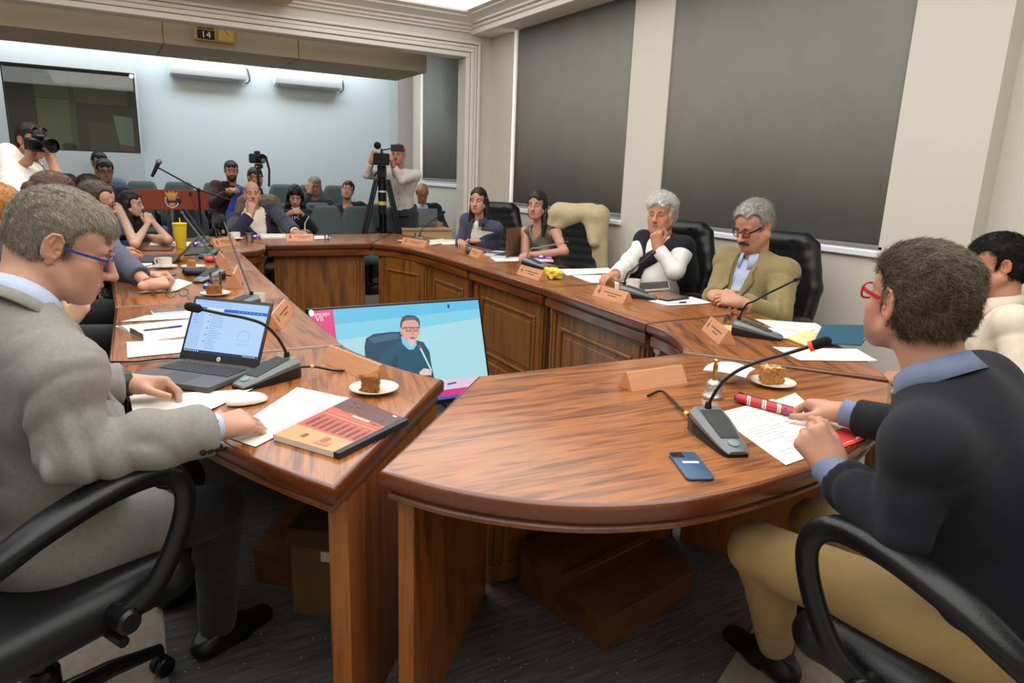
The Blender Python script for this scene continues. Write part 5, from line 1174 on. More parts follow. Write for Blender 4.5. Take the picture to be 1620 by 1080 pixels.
def thin_glass(name, tint=.12):
    m = bpy.data.materials.new(name); m.use_nodes = True; nt = m.node_tree; N = nt.nodes; N.remove(N['Principled BSDF']); a = N.new('ShaderNodeBsdfTransparent'); g = N.new('ShaderNodeBsdfGlossy'); g.inputs['Roughness'].default_value = .03; d = N.new('ShaderNodeBsdfDiffuse'); d.inputs[0].default_value = (.8, .84, .86, 1)
    fr = N.new('ShaderNodeFresnel'); fr.inputs[0].default_value = 1.7; m1 = N.new('ShaderNodeMixShader'); m2 = N.new('ShaderNodeMixShader'); m2.inputs[0].default_value = tint
    nt.links.new(fr.outputs[0], m1.inputs[0]); nt.links.new(a.outputs[0], m1.inputs[1]); nt.links.new(g.outputs[0], m1.inputs[2]); nt.links.new(m1.outputs[0], m2.inputs[1]); nt.links.new(d.outputs[0], m2.inputs[2]); nt.links.new(m2.outputs[0], N['Material Output'].inputs['Surface']); return m
GLASS = thin_glass('drinking_glass', .04); WATER = thin_glass('water', .08)
# ---- conference microphones
MICM = {}
def loft(rows, close=True):
    n = len(rows[0]); m = MB(); m.v = []; vs = [p for r in rows for p in r]; fs = []
    for i in range(len(rows)-1):
        for k in range(n): fs.append((i*n+k, i*n+(k+1) % n, (i+1)*n+(k+1) % n, (i+1)*n+k))
    fs.append(tuple(range(n-1, -1, -1))); fs.append(tuple((len(rows)-1)*n+k for k in range(n)))
    return m.add(vs, fs)
def mic_base(parent):
    if not MICM:
        def sec(y, w, z0, z1, ins=.006, top=.8):
            return [(-w, y, z0), (-w-.0, y, z1-ins), (-w*top, y, z1), (w*top, y, z1), (w, y, z1-ins), (w, y, z0)]
        S = [(0, .044, .058), (.008, .050, .066), (.05, .051, .060), (.11, .046, .045), (.165, .040, .030), (.20, .034, .021), (.212, .027, .016)]
        MICM['unit_body'] = (loft([sec(y, w, .0, h*.55, .002, .98) for y, w, h in S]), BLACKP)
        MICM['top_cover'] = (loft([sec(y, w*.97, h*.53, h, .012*h/.06+.002, .72) for y, w, h in S]), GREYP)
        m = MB()
        g = [(.035, .030, .0635), (.09, .030, .0518), (.16, .025, .0325)]
        m.add([p for y, w, z in g for p in ((-w, y, z-.004), (w, y, z-.004), (w, y, z+.0012), (-w, y, z+.0012))], [(0, 1, 2, 3), (8, 11, 10, 9)]+[(4*i+k, 4*i+4+k, 4*i+4+(k+1) % 4, 4*i+(k+1) % 4) for i in (0, 1) for k in range(4)]); MICM['speaker_grille'] = (m, GRILLE)
        m = MB(); m.T = Matrix.Translation((0, .183, .0275)) @ Matrix.Rotation(math.radians(-14), 4, 'X'); m.lathe([(.015, -.004), (.015, .001), (.012, .003), (0, .003)], 16, cap=False); MICM['talk_button'] = (m, mat('button_teal', '#6f8d8a', rough=.4))
        for k, (m, mm) in MICM.items(): MICM[k] = m.build(k, mm, parent, smooth=40).data
        return
    for k, me in MICM.items(): link(k, me, parent)
def mic(label, rear, front, tip, ring=False, cable=None, stem='#141414', head=.0135, big=True, bend=.6, stemr=.0048, off=.018, foam=True):
    """rear, front: centre line of the unit on the table; tip: microphone head, all in world metres"""
    rear = np.array([rear[0], rear[1], TZ]); d = nrm(np.array([front[0]-rear[0], front[1]-rear[1], 0])); a = rz_of(d); x = np.cross(d, UP)
    r = thing('conference_microphone', label, 'microphone', tuple(rear), a, 'gooseneck microphones on the table')
    mic_base(r); inv = r.matrix_basis.inverted() if False else (Matrix.Translation(rear) @ Matrix.Rotation(a, 4, 'Z')).inverted()
    L = lambda p: np.array(inv @ Vector(p))
    root = A(0, off, .062); tl = L(tip); v = tl-root; vh = v*A(1, 1, 0); mid1 = root+A(0, 0, .030)+vh*.03; mid2 = root+A(0, 0, .058+v[2]*.10)+vh*.13; mid3 = root+A(0, 0, .066*bend+v[2]*.28)+vh*.28; mid4 = root+A(0, 0, .052*bend+v[2]*.5)+vh*.5; mid5 = root+A(0, 0, .024*bend+v[2]*.76)+vh*.76
    c = spline([root, mid1, mid2, mid3, mid4, mid5, tl] if bend > .2 else [root, root+v*.5, tl], 5)
    m = MB(); m.tube([root-A(0, 0, .004), root+A(0, 0, .018)], [.011, .008], 12); m.tube([tuple(p) for p in c], stemr, 8); m.build('gooseneck', mat('stem'+stem, stem, rough=.4), r, smooth=60)
    e = nrm(c[-1]-c[-3]); t0 = c[-1]
    m = MB(); hl = head*3.6
    m.tube([tuple(t0+e*hl*s) for s in (-.1, .0, .12, .4, .75, .93, 1.0)], [head*.35, head*.62, head*.95, head, head*.98, head*.72, head*.2], 12); hd = m.build('microphone_head', FOAM if foam else BLACKP, r, smooth=80)
    if ring:
        m = MB(); m.tube([tuple(t0-e*.006), tuple(t0+e*.004)], head*1.02, 14); m.build('light_ring', mat('red_ring', '#e0402c', rough=.4, emit=.6), r)
    if cable:
        m = MB(); pts = [A(0, .0, .022)]+[L((p[0], p[1], TZ+p[2])) for p in cable]; cc = spline(pts, 8); m.tube([tuple(p) for p in cc], .0042, 8); m.build('cable', BLACKP, r, smooth=60)
        i = min(len(cc)-2, 7); m = MB(); m.tube([tuple(cc[i]), tuple(cc[i]+(cc[i+1]-cc[i])*1.4)], .0062, 10); m.build('cable_tag', mat('yellow_tag', '#d9b45a', rough=.6), r)
    return r
mic('near left microphone unit beside the open laptop, aimed at the grey suit man', P(462, 592)[:2], P(392, 612)[:2], Q(318, 489, 2.02), cable=[(*P(495, 589)[:2], .02), (*P(525, 588)[:2], .006), (*P(545, 588)[:2], .004)], bend=1.0)
mic('near right microphone unit with a red light ring, aimed at the navy sweater man', P(1112, 676)[:2], P(1180, 735)[:2], Q(1284, 547, 1.74), ring=True, cable=[(*P(1085, 660)[:2], .012), (*P(1060, 632)[:2], .006), (*P(1045, 622)[:2], .008), (*P(1025, 628)[:2], .004)], bend=.9)
mic('microphone unit behind the nameplate nearest the sunglasses', P(1160, 527)[:2], P(1222, 536)[:2], Q(1256, 444, 2.92), head=.010, foam=False)
mic('microphone unit in front of the dark notebook of the white-haired man', P(981, 468)[:2], P(1030, 473)[:2], Q(1030, 403, 4.02), head=.010, foam=False)
mic('microphone unit beside the crumpled yellow paper', P(830, 420)[:2], P(864, 425)[:2], Q(893, 384, 5.0), stem='#8a8682', head=.010, foam=False)
mic('microphone unit in front of the slate fleece woman', P(738, 402)[:2], P(768, 402)[:2], Q(749, 352, 5.75), stem='#3a3c44', head=.009, foam=False)
mic('microphone unit at the far corner beside the glass of orange juice', P(662, 386)[:2], P(690, 380)[:2], Q(699, 338, 6.7), head=.014)
mic('microphone unit with a silver stem beside the bald man’s hand', P(482, 374)[:2], P(494, 369)[:2], Q(489, 342, 7.2), stem='#b8b4ae', head=.011)
mic('microphone unit by the nameplate next to the yellow tumbler', P(346, 389)[:2], P(318, 392)[:2], Q(335, 352, 6.2), head=.016)
mic('microphone unit behind the black spectacles case with its cable curling on the table', P(347, 440)[:2], P(325, 445)[:2], Q(290, 340, 4.3), cable=[(*P(370, 443)[:2], .02), (*P(384, 452)[:2], .01), (*P(365, 456)[:2], .004)], stem='#3f3f3f', head=.011, foam=False)
mic('microphone unit hidden behind the open laptop, its long stem rising past the far tables', P(404, 486)[:2], P(380, 490)[:2], Q(354, 350, 3.75), head=.017, bend=.1)
mic('microphone unit between the red pencil case and the half-open laptop', P(338, 404)[:2], P(318, 410)[:2], Q(286, 321, 5.3), head=.015, bend=.1)
mic('microphone unit behind the yellow tumbler, its head before the lectern board', P(324, 385)[:2], P(310, 390)[:2], Q(302, 309, 6.35), head=.015, bend=.1)
# ---- wooden name prisms
def nameplate(label, a, b, mk=True, h=.062, dep=.075, flip=1):
    """a->b: lower edge of the lettered face, seen from inside the ring"""
    a = np.array(a[:2]); b = np.array(b[:2]); L = np.linalg.norm(b-a); x = (b-a)/L; y = np.array([-x[1], x[0]])*flip
    M_ = Matrix(((x[0], y[0], 0, a[0]), (x[1], y[1], 0, a[1]), (0, 0, 1, TZ), (0, 0, 0, 1)))
    r = thing('nameplate', label, 'nameplate', group='wooden nameplates on the table', M=M_)
    m = MB(); m.ext([(0, 0), (dep, 0), (dep*.55, h), (dep*.45, h)], 0, L, 'X'); m.build('block', NPW, r, smooth=20)
    if mk:
        m = MB(); m.col = H2('#7c4d28'); n = nrm(A(0, -h, dep*.45)); n = A(0, n[1], n[2]); t = nrm(A(0, dep*.45, h)); m.T = Matrix(((1, t[0], n[0], 0), (0, t[1], n[1], 0), (0, t[2], n[2], 0), (0, 0, 0, 1)))
        hh = math.hypot(dep*.45, h)
        e = [(L*.15+.011*math.cos(k*PI/6), hh*.52+.015*math.sin(k*PI/6), .0006) for k in range(12)]; m.poly(e); m.poly([(L*.15-.006, hh*.52+.016, .0006), (L*.15+.006, hh*.52+.016, .0006), (L*.15+.008, hh*.52+.024, .0006), (L*.15-.008, hh*.52+.024, .0006)])
        rr = random.Random(int(a[0]*1000)); x0 = L*.30
        for (z0, w) in ((.60, .55), (.38, .25)):
            q = L*(.58-w/2)
            while q < L*(.58+w/2):
                dx = rr.uniform(.006, .012); m.poly([(q, hh*(z0-.05), .0006), (q+dx, hh*(z0-.05), .0006), (q+dx, hh*(z0+.05), .0006), (q, hh*(z0+.05), .0006)]); q += dx+.003
        m.build('lettering', VC, r, smooth=0, fix=False)
    return r
nameplate('wooden nameplate of the grey suit man, seen from its blank back near the cake', P(507, 572), P(588, 606), mk=False, h=.055, flip=1)
nameplate('wooden nameplate of the chairman, seen from its blank back beside the bell', P(1000, 620), P(1088, 606), mk=False, h=.055, flip=1)
nameplate('wooden nameplate before the sunglasses at the near right corner', P(1110, 521), P(1137, 545))
nameplate('wooden nameplate in front of the brass napkin holder', P(937, 467), P(985, 481))
nameplate('wooden nameplate beside the crumpled yellow paper', P(817, 433), P(852, 444))
nameplate('small wooden nameplate in front of the slate fleece woman’s microphone', P(738, 402), P(756, 409), h=.06)
nameplate('wooden nameplate in front of the glass of orange juice', P(634, 386), P(671, 392))
nameplate('wooden nameplate before the bald man in the navy suit', P(453, 381), P(496, 381))
nameplate('wooden nameplate near the yellow tumbler at the far left corner', P(342, 392), P(376, 387), h=.07)
nameplate('wooden nameplate by the red pencil case, seen edge-on', P(366, 426), P(357, 414), h=.075)
nameplate('wooden nameplate showing its triangular end, beside the glass of water', P(384, 456), P(389, 440), mk=False, h=.08, dep=.09)
nameplate('wooden nameplate leaning beside the open laptop’s screen, lettered face up', P(445, 521), P(466, 493), h=.06, dep=.085)
# ---- paper
def sheet(label, c, name='paper_sheet', cat='paper', lines=0, z=TZ, curl=.004, col='#e8e1d6', group='loose papers on the table', seed=1, thick=.0012, mark='#96908a', hdr=False, rows=None, n=6):
    """c: four table points (ccw)"""
    c = [np.array(p[:2], float) for p in c]; o = sum(c)/4; r = random.Random(seed); m = MB(); m.col = H2(col)
    f = lambda u, v: (c[0]*(1-u)*(1-v)+c[1]*u*(1-v)+c[2]*u*v+c[3]*(1-u)*v)-o
    zf = lambda u, v: .0006+curl*(max(0, u-.75)**2*8+max(0, .2-v)**2*10+.12*math.sin(5*u+3*v+seed))+curl*.15
    g = [[(*f(i/n, j/n), zf(i/n, j/n)) for j in range(n+1)] for i in range(n+1)]; vs = [p for rw in g for p in rw]
    top = [(i*(n+1)+j, (i+1)*(n+1)+j, (i+1)*(n+1)+j+1, i*(n+1)+j+1) for i in range(n) for j in range(n)]
    b0 = len(vs); vs2 = [(p[0], p[1], p[2]-thick*.5) for p in vs]; m.add(vs+vs2, top+[tuple(b0+i for i in q[::-1]) for q in top])
    N = (n+1)*(n+1); bd = [i*(n+1) for i in range(n+1)]+[n*(n+1)+j for j in range(1, n+1)]+[i*(n+1)+n for i in range(n-1, -1, -1)]+[j for j in range(n-1, 0, -1)]
    b = len(m.v)-2*N
    for i in range(len(bd)): p, q = bd[i], bd[(i+1) % len(bd)]; m.f.append([b+p, b+N+p, b+N+q, b+q]); m.m.append(0); m.c.append(m.col)
    m.col = H2(mark)
    for k in range(lines):
        v = .92-.84*k/max(1, lines) if rows is None else rows[k]; u0 = .1 if r.random() < .7 else .3; u1 = min(.92, u0+r.uniform(.25, .75)); w = .0030
        for (a_, b_) in [(u0+(u1-u0)*s/3, u0+(u1-u0)*(s+.9)/3) for s in range(3)]:
            m.add([(*f(uu, vv), zf(uu, vv)+.0006) for uu, vv in ((a_, v), (b_, v), (b_, v+w*2), (a_, v+w*2))], [(0, 1, 2, 3)])
    ob = m.build(name, VCP, M=Matrix.Translation((o[0], o[1], z)), smooth=30, fix=False); return tag(ob, label, cat, group)
sh = lambda *p: [P(*q) for q in p]
sheet('printed sheet under the near right microphone and the chairman’s fist', sh((1243, 737), (1372, 690), (1222, 632), (1130, 655)), lines=18, seed=3, curl=.003)
sheet('white sheet partly under the striped red pencil case', sh((1195, 645), (1262, 690), (1290, 650), (1258, 622)), seed=4, curl=.002, z=TZ+.0004)
sheet('printed sheet spread under both hands of the grey suit man', sh((213, 668), (330, 652), (402, 616), (205, 626)), lines=9, seed=5, curl=.006)
sheet('sheet with handwritten notes half under the spiral notebook', sh((404, 708), (556, 632), (470, 614), (352, 690)), lines=12, seed=6, curl=.003, z=TZ+.0005)
sheet('blank white sheet at the table edge below the thick open notebook', sh((202, 567), (300, 557), (300, 537), (200, 541)), seed=7)
sheet('white papers fanned behind the thick open notebook', sh((190, 510), (320, 503), (300, 492), (232, 499)), seed=8)
sheet('papers under the clasped hands of the slate pullover man', sh((219, 464), (276, 462), (305, 448), (282, 441)), lines=3, seed=9)
sheet('white papers behind the coffee cup in the left column', sh((195, 422), (242, 424), (240, 412), (200, 413)), seed=10)
sheet('white papers under the elbows of the royal blue dress woman', sh((236, 388), (308, 390), (310, 383), (240, 381)), seed=11)
sheet('printed sheets at the outer end of the near right corner table', sh((1225, 520), (1320, 531), (1290, 512), (1194, 505)), lines=8, seed=12)
sheet('folded printed sheet beside the sunglasses and microphone', sh((1208, 535), (1262, 537), (1290, 521), (1216, 519)), lines=5, seed=13, z=TZ+.0006)
sheet('printed sheet with a small stamp under the teal folder', sh((1266, 571), (1388, 572), (1355, 553), (1222, 549)), lines=9, seed=14)
sheet('white papers under the phone in front of the tan jacket man', sh((1058, 484), (1128, 480), (1094, 470), (1026, 476)), seed=15)
sheet('long white sheet in front of the white-haired man', sh((936, 448), (1000, 446), (985, 434), (905, 436)), seed=16)
sheet('white ruled papers beside the arm of the white-haired man', sh((897, 436), (975, 432), (962, 424), (885, 426)), lines=4, seed=17)
sheet('white papers between the tank top woman and her microphone', sh((785, 414), (842, 413), (832, 406), (775, 407)), lines=2, seed=18)
sheet('white papers beside the glass of orange juice at the far corner', sh((680, 388), (716, 383), (700, 378), (672, 380)), seed=19)
sheet('white sheet beside the bald man’s nameplate', sh((497, 379), (524, 377), (518, 373), (497, 373)), seed=20)
sheet('kraft envelope under the sunglasses', sh((1140, 527), (1210, 532), (1200, 516), (1135, 514)), name='envelope', cat='envelope', col='#d9b07c', seed=21, group='envelope')
# red folder
sheet('red folder under the chairman’s right sleeve at the table edge', sh((1330, 712), (1384, 690), (1350, 672), (1300, 690)), name='folder', cat='folder', col='#c9332a', seed=22, group='red folder', z=TZ+.0015)
def slab(name, label, cat, corners, th, col, mt=None, z=TZ, bv=.003, group=None, round_=0):
    c = [np.array(p[:2], float) for p in corners]; o = sum(c)/4; out = [tuple(p-o) for p in c]
    if round_:
        q = []
        for i in range(4):
            a, b, d = np.array(out[i-1]), np.array(out[i]), np.array(out[(i+1) % 4]); u, v = nrm(a-b)*round_, nrm(d-b)*round_
            q += [tuple((b+u)*(1-t)**2+2*t*(1-t)*b+(b+v)*t*t) for t in (0, .25, .5, .75, 1)]
        out = q
    m = MB(); m.col = H2(col) if col else (1, 1, 1); m.prism(out, [(bv, 0), (0, bv), (0, th-bv), (bv*.7, th-bv*.3), (bv*1.4, th)])
    r = thing(name, label, cat, (o[0], o[1], z), 0, group); m.build('body', mt or VCS, r, smooth=40); return r, o, out
# phone of the chairman
r, o, out = slab('smartphone', 'blue phone lying face down beside the near right microphone', 'phone', sh((1087.5, 762), (1132, 761), (1099, 719), (1056, 719)), .009, None, mat('phone_blue', '#33506f', rough=.35), round_=.013)
x = nrm(np.array(P(1099, 719)[:2])-np.array(P(1056, 719)[:2])); y = np.array([-x[1], x[0]])
if y @ (np.array(P(1056, 719)[:2])-o) < 0: y = -y
fr = Matrix(((x[0], y[0], 0, 0), (x[1], y[1], 0, 0), (0, 0, 1, .009), (0, 0, 0, 1)))
m = MB(); m.T = fr; m.box(-.033, .037, -.001, -.003, .068, .0018, .004); m.build('camera_bump', mat('phone_glass', '#15181d', rough=.15), r)
for cx_, cy_ in ((-.025, .059), (-.011, .046)):
    m = MB(); m.T = fr @ Matrix.Translation((cx_, cy_, .0015)); m.lathe([(.006, 0), (.006, .0015), (.004, .0018), (0, .0012)], 14, cap=False); m.build('camera_lens', BLACKP, r)
m = MB(); m.T = fr; m.col = H2('#e3e0d8'); m.box(-.018, .004, -.0005, .022, .015, .0006); m.build('sticker', VC, r)
def phone(label, a, b, w, col, z=TZ, scr='#15171b'):
    """a->b centre line end points"""
    a = np.array(a[:2]); b = np.array(b[:2]); d = nrm(b-a); n = np.array([-d[1], d[0]])*w/2
    r, o, out = slab('smartphone', label, 'phone', [a-n, b-n, b+n, a+n], .008, col, VCG, z=z, bv=.002, round_=.008)
    m = MB(); m.col = H2(scr); q = [a-n*.9+d*.006-o, b-n*.9-d*.006-o, b+n*.9-d*.006-o, a+n*.9+d*.006-o]; m.prism([tuple(p) for p in q], [(0, .0075), (0, .0084)]); m.build('display', VCG, r); return r
phone('silver phone lying on the left table above the thick notebook', P(239, 496), P(295, 492), .07, '#b9bcc0', scr='#5c6268')
phone('black phone resting on the papers of the tan jacket man', P(1048, 476), P(1084, 472), .07, '#101114', z=TZ+.003, scr='#3d4044')
phone('dark phone beside the crumpled yellow paper', P(867, 423), P(898, 423), .075, '#141417')
# ---- laptop in front of the grey suit man
def laptop(label, hl, hr, top_px, depth=.235, screen_h=.225, body='#4a4a4b', lid='#2c2c2e', show=True, z=TZ, group=None):
    hl = np.array([*hl[:2], z]); hr = np.array([*hr[:2], z]); w = np.linalg.norm(hr-hl); x = (hr-hl)/w; y = np.cross(UP, x)
    M_ = Matrix(((x[0], y[0], 0, (hl[0]+hr[0])/2), (x[1], y[1], 0, (hl[1]+hr[1])/2), (0, 0, 1, z), (0, 0, 0, 1)))
    r = thing('laptop', label, 'laptop', M=M_); r.rotation_mode = 'XYZ'; hw = w/2
    m = MB(); m.col = H2(body); m.prism([(-hw, -depth), (hw, -depth), (hw, .0), (-hw, .0)], [(.004, 0), (0, .004), (0, .014), (.003, .018)]); m.build('base', VCS, r, smooth=40)
    m = MB(); m.col = H2('#1b1b1c')
    m.box(-hw+.02, -depth*.52, .0175, hw-.02, -.03, .0186); m.build('keyboard_well', VCS, r)
    m = MB(); kw = (w-.05)/15
    for j in range(5):
        for i in range(15):
            m.col = H2('#2f3033'); m.box(-hw+.025+kw*i+.0012, -depth*.52+.006+j*.0178, .0185, -hw+.025+kw*(i+1)-.0012, -depth*.52+.006+j*.0178+.0155, .0205, .001)
    o_ = m.build('keys', VCS, r)
    m = MB(); m.col = H2('#3a3b3d'); m.box(-.055, -depth+.012, .0177, .05, -depth*.56, .0184); m.build('trackpad', VCS, r)
    best = None
    for k in range(0, 60):
        th = math.radians(k); t = hl+screen_h*(y*math.sin(th)+UP*math.cos(th)); t = np.array(t); q = t-CP; px = 810+FPX*(q@CR)/(q@CF); py = 540+FPX*(q@CD)/(q@CF); e = (px-top_px[0])**2+(py-top_px[1])**2
        if best is None or e < best[0]: best = (e, th)
    th = best[1]; T = Matrix.Translation((0, .0, .016)) @ Matrix.Rotation(PI/2-th, 4, 'X')
    m = MB(); m.T = T; m.col = H2(lid); m.prism([(-hw, 0), (hw, 0), (hw, screen_h), (-hw, screen_h)], [(.004, -.006), (0, -.004), (0, .0), (.002, .001)]); lidob = m.build('lid', VCS, r, smooth=40)
    m = MB(); m.tube([(-hw*.8, .0, .014), (hw*.8, 0, .014)], .006, 10); m.col = H2(body); m.build('hinge', mat('hinge', '#2a2a2c', rough=.4), r)
    m = MB(); m.T = T; e = .010; x0, x1, y0, y1 = -hw+e, hw-e, .030, screen_h-.011
    X = lambda u: x0+(x1-x0)*u; Y = lambda v: y0+(y1-y0)*v
    def rect(u0, v0, u1, v1, c, k=1): m.col = H2(c); m.poly([(X(u0), Y(v0), .001+.0002*k), (X(u1), Y(v0), .001+.0002*k), (X(u1), Y(v1), .001+.0002*k), (X(u0), Y(v1), .001+.0002*k)])
    if show:
        rect(0, 0, 1, 1, '#a9cdf6'); rect(0, .045, 1, .86, '#b4d4f8', 2); rect(0, .045, .17, .80, '#a6c8f2', 3)
        rect(0, .80, .18, .86, '#2c62c8', 4); rect(.42, .80, 1, .86, '#2f66cc', 4); rect(0, 0, 1, .045, '#22395f', 4); rect(.18, .80, .42, .86, '#cfe2fa', 4)
        for v in (.96, .90): rect(.02, v, .5, v+.006, '#7fa8dd', 3)
        rr = random.Random(5)
        for k in range(16):
            v = .72-.042*k; u0 = .27; rect(u0, v, u0+rr.uniform(.08, .19), v+.008, '#6f93c4', 4)
            if k % 3 == 0 and k < 14: rect(.235, v-.008, .252, v+.012, '#26406c', 5)
        for k in range(4): rect(.03, .70-.05*k, .03+rr.uniform(.05, .09), .708-.05*k, '#7696c4', 4)
        for k in range(7): rect(.01+.03*k, .012, .024+.03*k, .032, '#dfe8f4', 5); rect(.80+.025*k, .015, .815+.025*k, .03, '#dfe8f4', 5); rect(.62+.05*k, .825, .63+.05*k, .838, '#dfe9fb', 5)
        m.col = H2('#7a9bd0')
        for (u0, v0, u1, v1) in ((.68, .30, .83, .305), (.68, .30, .684, .42), (.826, .30, .83, .42), (.66, .235, .86, .24), (.69, .21, .83, .214)): rect(u0, v0, u1, v1, '#7a9bd0', 4)
        m.col = H2('#7a9bd0'); m.poly([(X(.67), Y(.42), .0018), (X(.755), Y(.50), .0018), (X(.84), Y(.42), .0018), (X(.84), Y(.427), .0018), (X(.755), Y(.508), .0018), (X(.67), Y(.427), .0018)])
        m.build('screen', SCREEN, r, smooth=0, fix=False)
        m = MB(); m.T = T @ Matrix.Translation((0, .015, .0013)); m.col = H2('#d8d8d8'); m.poly([(.008*math.cos(k*PI/8), .008*math.sin(k*PI/8)) for k in range(16)]); tx = MB(); text_mesh(tx, 'hp', 0, .0, .011, z=.0003); m.col = H2('#2c2c2e'); m.add(tx.v, tx.f); m.build('badge', VC, r, smooth=0, fix=False)
    else:
        rect(0, 0, 1, 1, '#4c4443'); m.build('screen', VCG, r, smooth=0, fix=False)
    return r
laptop('open dark laptop with a bright blue-white web page beside the grey suit man', P(283, 567, .777), P(408, 583, .777), (309, 477))
laptop('half-open dark laptop seen from the side in front of the red pencil case', P(283, 407), P(278, 416), (314, 376), depth=.22, screen_h=.21, show=False, body='#3a3a3c')
laptop('brown-lidded laptop seen from behind in front of the tank top woman', P(822, 402), P(800, 409), (770, 369), depth=.22, screen_h=.22, show=False, lid='#6b4a38', body='#b4b6ba')
# mouse
sdf = Field((-.07, -.05, -.01), (.07, .05, .05), .0025); sdf.ell((0, 0, .004), (.058, .032, .026), 0); sdf.cut((0, 0, .002), (0, 0, -1), .1); V, F_ = sdf.mesh()
a_ = P(365, 642); b_ = P(417, 634); r = thing('computer_mouse', 'white wireless mouse on the papers beside the hand of the grey suit man', 'mouse', tuple((a_+b_)/2+A(0, 0, .0025)), math.atan2(*(b_-a_)[1::-1]))
np_mesh('shell', V, F_, mat('mouse_white', '#e4dfd4', rough=.3), r); m = MB(); m.prism([(.056*math.cos(k*PI/10), .031*math.sin(k*PI/10)) for k in range(20)], [(.004, 0), (0, .003)]); m.build('underside', BLACKP, r)
# spiral notebook with a printed red cover
cs = sh((433, 697), (536, 727), (645, 672), (557, 636)); o = sum(np.array(c[:2]) for c in cs)/4
r = thing('spiral_notebook', 'closed spiral notebook with a red building photo cover at the near left corner', 'notebook', (o[0], o[1], TZ+.001))
oc = [np.array(c[:2])-o for c in cs]
m = MB(); m.col = H2('#d8d2c6'); m.prism([tuple(p) for p in oc], [(0, 0), (0, .014)]); m.build('pages', VCP, r)
uv = lambda u, v: oc[0]*(1-u)*(1-v)+oc[1]*u*(1-v)+oc[2]*u*v+oc[3]*(1-u)*v      # u across the near edge, v away along the spiral
m = MB(); rr = random.Random(9)
def quad(u0, v0, u1, v1, c, k=1, sk=0): m.col = H2(c); m.add([(*uv(a, b), .0142+.00025*k) for a, b in ((u0, v0), (u1, v0+sk), (u1, v1+sk), (u0, v1))], [(0, 1, 2, 3)])
quad(0, 0, 1, 1, '#c65f45'); quad(0, 0, 1, .26, '#e08f5f', 2); quad(0, .72, 1, 1, '#5a3230', 2); quad(0, .26, 1, .72, '#b3503f', 2)
for i in range(8):
    u = .08+.108*i; quad(u, .30, u+.062, .52, '#8a3c2e', 3); quad(u+.012, .30, u+.050, .48, '#5e2a22', 4); quad(u+.02, .52, u+.042, .55, '#8a3c2e', 3)
quad(.04, .56, .94, .585, '#cf7556', 4); quad(.04, .62, .94, .635, '#cc6f52', 4)
for i in range(18): u = rr.uniform(.05, .86); v = rr.uniform(.64, .95); quad(u, v, u+rr.uniform(.03, .10), v+rr.uniform(.008, .02), rr.choice(['#7a3f34', '#6e3630', '#8a4a3c', '#a4553f']), 5)
quad(.42, .66, .70, .70, '#e8b090', 6); quad(.80, .94, .86, .97, '#ece4da', 6); quad(.30, .09, .36, .16, '#6a3a28', 6); quad(.55, .05, .75, .12, '#c9704a', 6); quad(.58, .10, .66, .20, '#9a5c38', 7)
m.build('cover', VCG, r, smooth=0, fix=False)
m = MB(); m.col = H2('#24272b'); m.prism([tuple(uv(*q)) for q in ((.93, -.005), (1.012, -.005), (1.012, 1.005), (.93, 1.005))], [(0, .0), (0, .0155)]); m.build('elastic_edge', VCS, r)
m = MB()
for k in range(34):
    c = np.array([*uv(-.008, .02+.96*k/33), .008]); ax = nrm(np.array([*(oc[1]-oc[0]), 0])); m.tube([tuple(c+ax*.006*math.cos(a)+UP*.0095*math.sin(a)) for a in [2*PI*j/8 for j in range(8)]], .0008, 4, closed=True)
m.build('spiral_wire', mat('wire', '#8a8a88', rough=.25, metal=1), r)
# thick open notebook with a pen
cs = sh((230, 540), (330, 527), (322, 503), (182, 516)); o = sum(np.array(c[:2]) for c in cs)/4; r = thing('open_notebook', 'thick open notebook with ruffled pages and a blue pen on it', 'notebook', (o[0], o[1], TZ)); oc = [np.array(c[:2])-o for c in cs]
uv2 = lambda u, v: oc[0]*(1-u)*(1-v)+oc[1]*u*(1-v)+oc[2]*u*v+oc[3]*(1-u)*v
for nm, v0, v1, hh in (('right_pages', 0, .5, .030), ('left_pages', .5, 1, .016)):
    m = MB(); m.col = H2('#e6dfd2'); rows = []
    for j in range(7):
        v = v0+(v1-v0)*j/6; bulge = hh*(math.sin(PI*min(1, abs(v-.5)*2*1.05+.12))**.5 if abs(v-.5) > .01 else .35); rows.append([(*uv2(0, v), 0), (*uv2(1, v), 0), (*uv2(1, v), bulge), (*uv2(0, v), bulge)])
    vs = [p for q in rows for p in q]; fs = [(0, 1, 2, 3), (24, 27, 26, 25)]+[(4*i+k, 4*i+4+k, 4*i+4+(k+1) % 4, 4*i+(k+1) % 4) for i in range(6) for k in range(4)]; m.add(vs, fs); m.build(nm, VCP, r, smooth=40)
m = MB(); m.col = H2('#2a2a30')
for k in range(14): v = .06+.40*k/13; p = uv2(-.002, v); m.box(p[0]-.0015, p[1]-.0015, .004, p[0]+.0015, p[1]+.0015, .026)
m.build('index_marks', VC, r)
def pen(label, a, b, c1, c2, z=TZ, rr=.0042, cap=.35, group='pens on the table'):
    a = np.array([*a[:2], z+rr]); b = np.array([*b[:2], z+rr]); r = thing('pen', label, 'pen', tuple(a), 0, group); d = b-a
    m = MB(); m.tube([(0, 0, 0), tuple(d*.06), tuple(d*(1-cap))], [rr*.3, rr, rr], 8); m.build('barrel', mat('pen_'+c1, c1, rough=.3), r)
    m = MB(); m.tube([tuple(d*(1-cap)), tuple(d*.97), tuple(d)], [rr*1.15, rr*1.1, rr*.6], 8); m.build('cap', mat('pen_'+c2, c2, rough=.3), r); return r
pen('clear pen with a blue cap lying across the thick open notebook', P(226, 518, .80), P(288, 511, .80), '#5a5652', '#352a86', z=TZ+.024)
